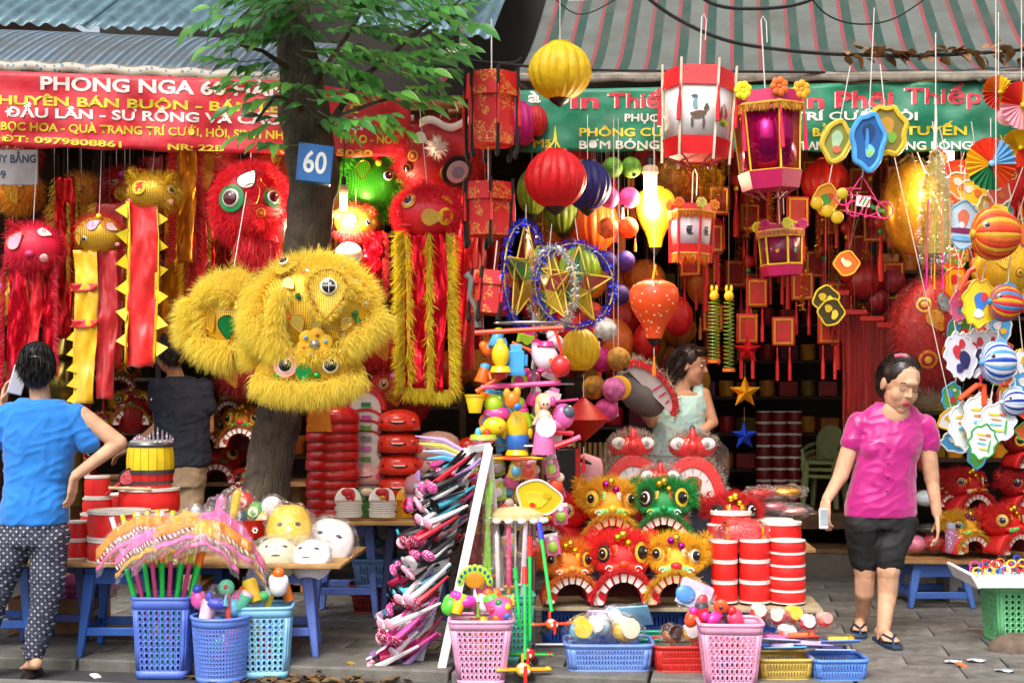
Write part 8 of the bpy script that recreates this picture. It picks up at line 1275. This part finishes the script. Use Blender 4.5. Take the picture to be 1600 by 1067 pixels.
for i, (x, y, h) in enumerate(((1190, 770, '#b81c1c'), (1230, 768, '#d89a28'), (1210, 790, '#c86a7a'), (1240, 798, '#d8a8a8'), (1200, 815, '#c8c0c0'))): t = thing('wrapped_tinsel', ['red tinsel packet at the left of the heap', 'gold tinsel packet highest in the heap', 'dusty pink tinsel packet in the heap', 'pale pink tinsel packet at the right of the heap', 'clear film packet lowest in the heap'][i], 'packet', P(x, y, 8.45), group='packets of tinsel behind the drums'); part('tinsel_core', MB().sphere((0, 0, 0), (.09, .06, .03), 14, 8), foil(h, .3, 40, .8), t); film(t, (0, 0, 0), (.12, .08, .045), a=.15, amp=.35)
# low baskets at the kerb with wrapped goods
basket('low blue basket of film wrapped toys at the kerb', 950, 0, 7.22, .45, .3, .135, '#6f92dc', 0, .92, 22, 4, z=0, hu=.22, hv=.36, group='low baskets'); basket('low red basket next to the front pink basket', 1065, 0, 7.2, .3, .28, .13, '#d02a24', 0, .92, 16, 3, z=0, hu=.2, hv=.38, group='low baskets'); basket('low yellow basket of flat packets at the kerb', 1222, 0, 7.0, .27, .24, .1, '#c8a84c', .03, .9, 14, 2, z=0, hu=.2, hv=.4, group='low baskets'); basket('low blue basket of flat packets at the right of the kerb', 1307, 0, 6.98, .27, .24, .1, '#5a8ae0', .03, .9, 14, 2, z=0, hu=.2, hv=.4, group='low baskets'); basket('low green basket tucked behind the low blue basket', 1040, 0, 7.45, .3, .24, .12, '#2a9a7a', 0, .9, 14, 3, z=0, group='low baskets')
for i, (x, y, w, h1, h2, l, bx) in enumerate(((910, 985, 34, '#78b8d8', '#e8c838', 'pale blue plush toy in film in the low blue basket', 7.2), (935, 978, 30, '#a8c0d0', '#e8e0e0', 'grey toy in film in the middle of the low blue basket', 7.2), (978, 985, 36, '#e0b030', '#f0e8c8', 'yellow rimmed toy in film in the low blue basket', 7.2), (958, 965, 26, '#98c8a0', '#d8d8e8', 'green toy packet at the back of the low blue basket', 7.3), (1050, 992, 26, '#a05a2a', '#3a2018', 'brown toy in film in the low red basket', 7.18), (1080, 990, 24, '#d8a040', '#f0f0f0', 'tan toy in film in the low red basket', 7.18), (1185, 958, 22, '#d82a30', '#f0e8d8', 'wrapped rattle drum, leftmost of the heap', 7.25), (1215, 965, 22, '#c82a38', '#f0d8c8', 'wrapped rattle drum in the middle of the heap', 7.2), (1240, 962, 24, '#d83a28', '#e8c838', 'wrapped rattle drum with yellow mark', 7.25), (1262, 975, 22, '#c81c38', '#f0e8e8', 'wrapped rattle drum right of the heap', 7.2), (1230, 992, 24, '#e04020', '#e8e0e0', 'wrapped red toy at the front of the heap', 7.1), (1288, 970, 20, '#e84028', '#f0a8a0', 'red packet sticking out at the right of the heap', 7.2))):
    toy('wrapped_toy', l, 'toy', x, y, bx, [('s', 0, 0, w*.62, w*.5, w*.5, h1, 'body'), ('w', 0, 6, w*.42, w*.56, 0, h2, 'disc'), ('s', -w*.3, w*.4, 5, 5, 5, h2, 'knob'), ('s', w*.3, w*.4, 5, 5, 5, h2, 'knob')], R.uniform(-.4, .4), 'film wrapped toys at the kerb', wrap=((0, 0, 0), (w*.85, w*.7, w*.75)))
for i, (x, y, w, h1, h2, z) in enumerate(((1212, 1004, 46, '#b8c8ec', '#e868a8', .2), (1225, 1016, 44, '#58b0e0', '#d8b0d8', -.1), (1265, 1012, 42, '#b8a0e0', '#e8c8e8', .15), (1312, 1006, 40, '#4a78d0', '#f0c020', -.12), (1300, 1020, 42, '#9ab0d8', '#3a3a60', .05), (1250, 1000, 40, '#d82a20', '#e86a28', -.2), (940, 972, 40, '#c8b8e0', '#e8e8f0', .3), (985, 966, 44, '#7ab0d8', '#e0d8e8', -.3))):
    t = thing('toy_packet', ['pale blue and pink flat toy packet on the yellow basket', 'sky blue flat toy packet in the yellow basket', 'lilac flat toy packet between the yellow and blue baskets', 'blue and yellow flat toy packet on the right blue basket', 'grey blue flat packet lowest in the right blue basket', 'red flat packet behind the yellow basket', 'lilac printed paper packet at the back of the low blue basket', 'long blue printed paper packet on the low blue basket'][i], 'packet', P(x, y, 7.0 if i < 6 else 7.28)+Vector((0, 0, .012)), (-.25 if i < 6 else -.9, z*.4, z), 'flat toy packets'); w_ = S(w, 7)
    part('backing_card', MB().box((0, 0, 0), (w_*1.5, w_*1.0, .008)), m(h1, .35), t, bev=.003); part('moulded_toy', MB().box((-.01, -.02, .012), (w_*.8, w_*.5, .02)).sphere((w_*.45, .01, .012), (.02, .025, .014), 10, 8), m(h2, .35), t, bev=.006); part('film', MB().grid(6, 6, lambda u, v: (w_*1.45*(u-.5), w_*.95*(v-.5), .028+.008*math.sin(u*9+v*5))), bagm(.12), t)
# ------------------------------------------------------------------ right hand table and tray
board('table_top', 'low wooden table at the right carrying lion masks', [(2.5, 9.1), (3.9, 8.95), (3.95, 9.7), (2.6, 9.75)], .31, WOOD, .02); stool('low blue stool under the right table', 1457, 9.32, .29, '#3f66b4', .36, 0, 'blue plastic stools'); stool('low blue stool under the far right of the table', 1575, 9.35, .29, '#2c4a90', .36)
RG = 'lion masks on the right table'
lion_mask('red lion mask with gold bells at the front of the right table', 1560, 862, 9.25, 92, .5, '#e82a20', '#d81c1c', '#e0b428', '#60d870', '#c81c1c', group=RG); lion_mask('yellow lion mask with purple bells on the right table', 1500, 862, 9.3, 80, .3, '#e8b81c', '#e0a01c', '#9a20b0', '#70e070', '#d02a20', group=RG); lion_mask('red lion mask behind on the right table below the card cluster', 1500, 800, 9.55, 86, .4, '#d81c20', '#b81418', '#e0b428', '#d0a020', group=RG, dens=.7); lion_mask('dark red lion mask at the far right above the others', 1590, 800, 9.55, 84, .3, '#c0161c', '#a01014', '#e0b428', '#a01818', group=RG, dens=.7); lion_mask('topmost dark red lion mask at the right edge', 1595, 730, 9.6, 76, .3, '#a81418', '#901014', '#b88a20', '#901414', group=RG, dens=.7); lion_mask('small red and teal lion mask beside the hand of the woman in magenta', 1475, 790, 9.6, 56, .2, '#c81c20', '#a8181c', '#c89a28', '#2a8a80', group=RG, dens=.6)
for i, (x, y, w, h, hx, l) in enumerate(((1430, 862, 34, 26, '#e07a98', 'pink packet at the left end of the right table'), (1460, 862, 40, 30, '#a81820', 'dark red packet on the right table'), (1455, 832, 46, 14, '#181418', 'black belt packet with white lettering on the right table'), (1445, 790, 30, 24, '#c8d8e0', 'white and blue packet behind the hand'), (1450, 740, 30, 40, '#e84a20', 'orange wrapped item behind the woman in magenta'), (1420, 700, 60, 50, '#141414', 'black bag behind the shoulder of the woman in magenta'), (1440, 640, 60, 40, '#a08a60', 'tan round bag behind the woman in magenta'))): t = thing('packet', l, 'packet', P(x, y, 9.35), (0, 0, R.uniform(-.2, .2)), 'packets on the right table'); part('contents', MB().sphere((0, 0, S(h, 9.35)*.5), (S(w, 9.35)/2, .08, S(h, 9.35)/2), 16, 10), m(hx, .4, .1), t); film(t, (0, 0, S(h, 9.35)*.5), (S(w, 9.35)*.55, .1, S(h, 9.35)*.56), a=.1)
for i, (x, h, l) in enumerate(((1487, '#a86a90', 'purple bead bottle on the right table'), (1503, '#e8a020', 'orange tin with teal lid on the right table'))): t = thing('bottle', l, 'bottle', P(x, 864, 9.2), group='bottles on the right table'); part('body', MB().lathe([(.03, 0), (.042, .01), (.042, .14), (.03, .17)], 16), spots(h, '#e8d8e8', 60, .3), t); part('lid', MB().lathe([(.034, .165), (.034, .2)], 14), m(['#c0c8e0', '#3aa89a'][i], .4), t)
solo('plinth_block', 'pale block standing under the right table', 'block', MB().box((0, 0, .13), (.4, .3, .26)), m('#b0aca0', .7, .2), ((1535-800)/F*9.3, 9.5, 0))
basket('tall green basket at the right edge holding up the white tray', 1590, 0, 7.95, .36, .34, .34, '#6cc084', 0, .86, 8, 8, z=0, hu=.26, hv=.34)
t = thing('display_tray', 'white foam tray of toy spectacles resting on the green basket', 'tray', ((1605-800)/F*7.9, 7.9, .345), (.03, 0, 0)); part('tray_floor', MB().box((0, 0, .01), (.66, .42, .02)), m('#dcdcdc', .6), t, bev=.006); part('tray_wall', MB().box((0, -.21, .035), (.7, .02, .075)), m('#e4e4e4', .6), t, bev=.006); part('tray_wall', MB().box((0, 0, .04), (.02, .44, .09), TR(rot=(0, -.5, 0), loc=(-.34, 0, .0))), m('#e4e4e4', .6), t, bev=.006)
for i in range(16):
    hx = ['#e8c81c', '#d81c8a', '#d82020', '#2a50d0', '#e0e0e8', '#181818', '#20a0d0', '#f08020'][i % 8]; t = thing('toy_spectacles', ['yellow', 'magenta', 'red', 'blue', 'white', 'black', 'sky blue', 'orange'][i % 8]+' toy spectacles frame in the white tray, '+('front' if i % 2 else 'back')+(' left' if i < 8 else ' right'), 'spectacles', ((1530+i*6.5-800)/F*7.85, 7.78+.12*(i % 2), .42+.02*(i % 3)), (R.uniform(-.5, .1), R.uniform(-.3, .5), R.uniform(-.4, .4)), 'toy spectacles')
    for s in (-1, 1): part('lens_ring', MB().tube([(s*.03+math.cos(a)*.024, 0, math.sin(a)*.02) for a in [2*PI*k/12 for k in range(13)]], .005, 6), m(hx, .35), t); part('temple', MB().tube([(s*.055, 0, .01), (s*.06, -.01, -.07)], .005, 6), m(hx, .35), t)
solo('sack', 'grey brown dirt heap beside the green basket', 'heap', MB().sphere((0, 0, .0), (.16, .1, .1), 18, 10), m('#6a5a4c', .9, .3, 12, bump=.8, bsc=30), ((1590-800)/F*7.65, 7.66, 0))
for i, (x, y, h) in enumerate(((1488, 1036, '#c8d4dc'), (1528, 1034, '#d8dce0'), (1545, 1050, '#b0b8c0'))): solo('paper_scrap', ['bluish paper scrap on the slabs', 'white paper scrap on the slabs', 'grey paper scrap nearest the corner'][i], 'paper', MB().grid(4, 3, lambda u, v: (.09*(u-.5), .05*(v-.5), .006*math.sin(u*7+v*5))), m(h, .6), ((x-800)/F*7.32, 1.45*F/(y-HY), .012), (0, 0, R.uniform(-.5, .5)), 'paper scraps', sol=.001)
# ------------------------------------------------------------------ dense dim goods filling the back of both shops
def dimname(h): return {'#a01410': 'red', '#b8581a': 'orange', '#8a1010': 'dark red', '#a07818': 'ochre', '#6a1030': 'plum', '#c06a1a': 'amber', '#7a6a18': 'olive', '#b0480c': 'rust', '#8a5a0c': 'brown', '#c01418': 'scarlet', '#d08a18': 'gold'}[h]
for i in range(84):
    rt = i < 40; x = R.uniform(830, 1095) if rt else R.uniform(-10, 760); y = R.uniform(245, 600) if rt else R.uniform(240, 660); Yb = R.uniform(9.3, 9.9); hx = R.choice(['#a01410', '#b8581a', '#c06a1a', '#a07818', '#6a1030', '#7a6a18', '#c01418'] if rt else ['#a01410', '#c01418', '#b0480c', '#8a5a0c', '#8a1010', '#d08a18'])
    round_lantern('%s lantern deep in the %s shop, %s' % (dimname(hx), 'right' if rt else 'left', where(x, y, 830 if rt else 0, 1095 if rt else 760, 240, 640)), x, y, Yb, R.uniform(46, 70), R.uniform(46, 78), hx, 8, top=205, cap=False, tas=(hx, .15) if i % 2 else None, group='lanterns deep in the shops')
for i in range(30):
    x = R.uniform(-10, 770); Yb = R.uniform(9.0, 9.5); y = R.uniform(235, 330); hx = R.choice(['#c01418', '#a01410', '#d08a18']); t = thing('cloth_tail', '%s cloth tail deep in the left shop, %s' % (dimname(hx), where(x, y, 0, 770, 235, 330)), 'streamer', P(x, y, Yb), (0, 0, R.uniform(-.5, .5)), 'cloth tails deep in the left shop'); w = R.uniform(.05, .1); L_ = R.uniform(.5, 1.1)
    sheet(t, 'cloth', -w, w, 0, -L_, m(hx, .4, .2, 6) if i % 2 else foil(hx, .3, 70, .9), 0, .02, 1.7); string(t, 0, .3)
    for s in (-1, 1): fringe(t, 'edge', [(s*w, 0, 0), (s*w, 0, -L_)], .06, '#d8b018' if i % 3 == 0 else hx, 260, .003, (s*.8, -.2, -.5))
for i in range(26):
    x = R.choice((R.uniform(840, 1000), R.uniform(1390, 1620))); y = R.uniform(240, 330); hx = R.choice(['#c01418', '#c06a1a', '#d08a18']); t = thing('tassel_string', '%s tassel string in the right shop, %s' % (dimname(hx), where(x, y, 840, 1620, 240, 330)), 'tassel', P(x, y, R.uniform(9.1, 9.8)), group='tassel strings deep in the right shop'); tassel(t, 0, 0, 0, R.uniform(.3, .6), hx, .025); string(t, 0, P(0, 205, 9.5).z-t.location.z)
# shelves of boxed goods against the back
gm = [MB().box((0, 0, .06), (.15, .12, .12)).mesh('goods_a'), MB().lathe([(.06, 0), (.065, .06), (.06, .13)], 14).mesh('goods_b')]
for bx, (px, Yb, w, zs, l) in enumerate(((560, 10.1, 1.5, (.6, .95, 1.3, 1.65, 2.0), 'dark shelf unit of boxed goods behind the masks in the left shop'), (120, 10.6, 1.3, (1.1, 1.5, 1.9, 2.3), 'dark shelf unit at the back left of the left shop'), (960, 10.3, 1.3, (.8, 1.15, 1.5, 1.85), 'dark shelf unit behind the lanterns in the right shop'), (1490, 10.6, 1.3, (.9, 1.25, 1.6, 1.95, 2.3), 'dark shelf unit at the back right of the right shop'), (1190, 11.8, 1.9, (.75, 1.05, 1.35, 1.65, 1.95, 2.25), 'dark shelf unit against the back wall behind the foil stars'))):
    X = (px-800)/F*Yb; t = thing('shelf_unit', l, 'shelf', (X, Yb, .1)); dk = m('#3a2818', .7, .3)
    for s in (-1, 1): part('upright', MB().box((s*w/2, 0, 1.2), (.04, .3, 2.4)), dk, t)
    for z in zs:
        part('shelf', MB().box((0, 0, z-.115), (w-.05, .3, .025)), dk, t)
        for k in range(int(w/.17)-1):
            hx = R.choice(['#c01418', '#a01410', '#d08a18', '#c06a1a', '#7a6a18', '#6a1030']); o = part('seal', MB().box((0, 0, 0), (.001, .001, .001)), dk, t) if False else None
            g_ = link('boxed_goods', gm[k % 2].copy(), m(hx, .4, .2, 8), None, (X-w/2+.14+k*.17, Yb-.02, z+R.uniform(0, .002)), (0, 0, R.uniform(-.3, .3))); tag(g_, '%s %s, %s on the %s row of the %s' % (dimname(hx), ['box', 'tin'][k % 2], ['first', 'second', 'third', 'fourth', 'fifth', 'sixth', 'seventh', 'eighth', 'ninth', 'tenth'][k], ['lowest', 'second', 'third', 'fourth', 'fifth', 'sixth'][zs.index(z)], ['mask shelf', 'far left shelf', 'lantern shelf', 'far right shelf', 'star shelf'][bx]), ['box', 'tin'][k % 2], 'boxed goods on the dark shelves')
# extra toys crowding the stand
for i in range(26):
    r_, c_ = divmod(i, 5); x = 758+c_*27+R.uniform(-9, 9); y = [535, 585, 625, 655, 690, 730][r_]+R.uniform(-12, 12); cs = ['#f06a1c', '#e83a90', '#f0c820', '#48a8e0', '#e8dce4', '#d8242c', '#a8d828', '#f090c0']; nm = ['orange', 'pink', 'yellow', 'sky blue', 'white', 'red', 'lime', 'pale pink']; ci = (i*3+r_) % 8; h2 = cs[(ci+3) % 8]
    ps = [[('s', 0, 0, 13, 10, 11, cs[ci], 'body'), ('s', -9, 9, 7, 6, 8, cs[ci], 'knob'), ('s', 8, -8, 5, 5, 6, h2, 'foot'), ('s', 2, 2, 5, 11, 5, h2, 'patch')], [('c', 0, 0, 12, 8, 12, cs[ci], 'cup'), ('s', 0, 13, 9, 8, 7, h2, 'lid'), ('t', 10, 6, 16, -4, 2.5, cs[ci], 'handle')], [('b', 0, 0, 12, 7, 8, cs[ci], 'block'), ('w', -8, -9, 5, 8, 0, '#282828', 'wheel'), ('w', 8, -9, 5, 8, 0, '#282828', 'wheel'), ('b', 1, 10, 7, 6, 5, h2, 'cab')], [('w', 0, 0, 13, 3, 0, cs[ci], 'disc'), ('w', 0, 0, 8, 4, 0, h2, 'inner_disc'), ('t', 0, -12, 0, -34, 2, '#f0f0e8', 'stem')]][i % 4]
    toy('plastic_toy', '%s %s at the %s of the toy stand, %s' % (nm[ci], ['toy animal', 'toy cup', 'toy truck', 'toy windmill'][i % 4], ['top', 'upper part', 'middle', 'lower middle', 'lower part', 'bottom'][r_], ['far left', 'left', 'centre', 'right', 'far right'][c_]), 'toy', x, y, 7.72+R.uniform(-.05, .1), ps, group=TG, rot=(R.uniform(-.3, .3), R.uniform(-.4, .4), R.uniform(-.6, .6)))

# film wrapped flat toys hanging round the lower half of the stand
for i in range(22):
    r_, c_ = divmod(i, 5); x, y = 738+c_*32+R.uniform(-10, 10), 735+r_*38+R.uniform(-10, 10); cs = ['#e83a30', '#f0c828', '#e868a8', '#58b8e0', '#a8d838', '#f0882c', '#e8e0ec']; nm = ['red', 'yellow', 'pink', 'blue', 'lime', 'orange', 'white']; ci = (i*4+r_) % 7
    toy('wrapped_toy', '%s film wrapped toy below the stand, row %s, %s' % (nm[ci], ['one', 'two', 'three', 'four', 'five'][r_], ['far left', 'left', 'centre', 'right', 'far right'][c_]), 'toy', x, y, 7.68+R.uniform(-.08, .1), [('b', 0, 0, 11, 1.5, 15, cs[ci], 'backing_card'), ('s', 0, -2, 8, 5, 9, cs[(ci+2) % 7], 'toy_body', -4), ('s', 0, 9, 5, 5, 5, cs[(ci+4) % 7], 'toy_top', -4), ('b', 0, 16, 11, 2, 3, '#f0e8e8', 'header_card')], group='film wrapped toys below the stand', rot=(R.uniform(-.2, .2), R.uniform(-.4, .4), R.uniform(-.5, .5)), wrap=((0, -3, 0), (13, 9, 17)))
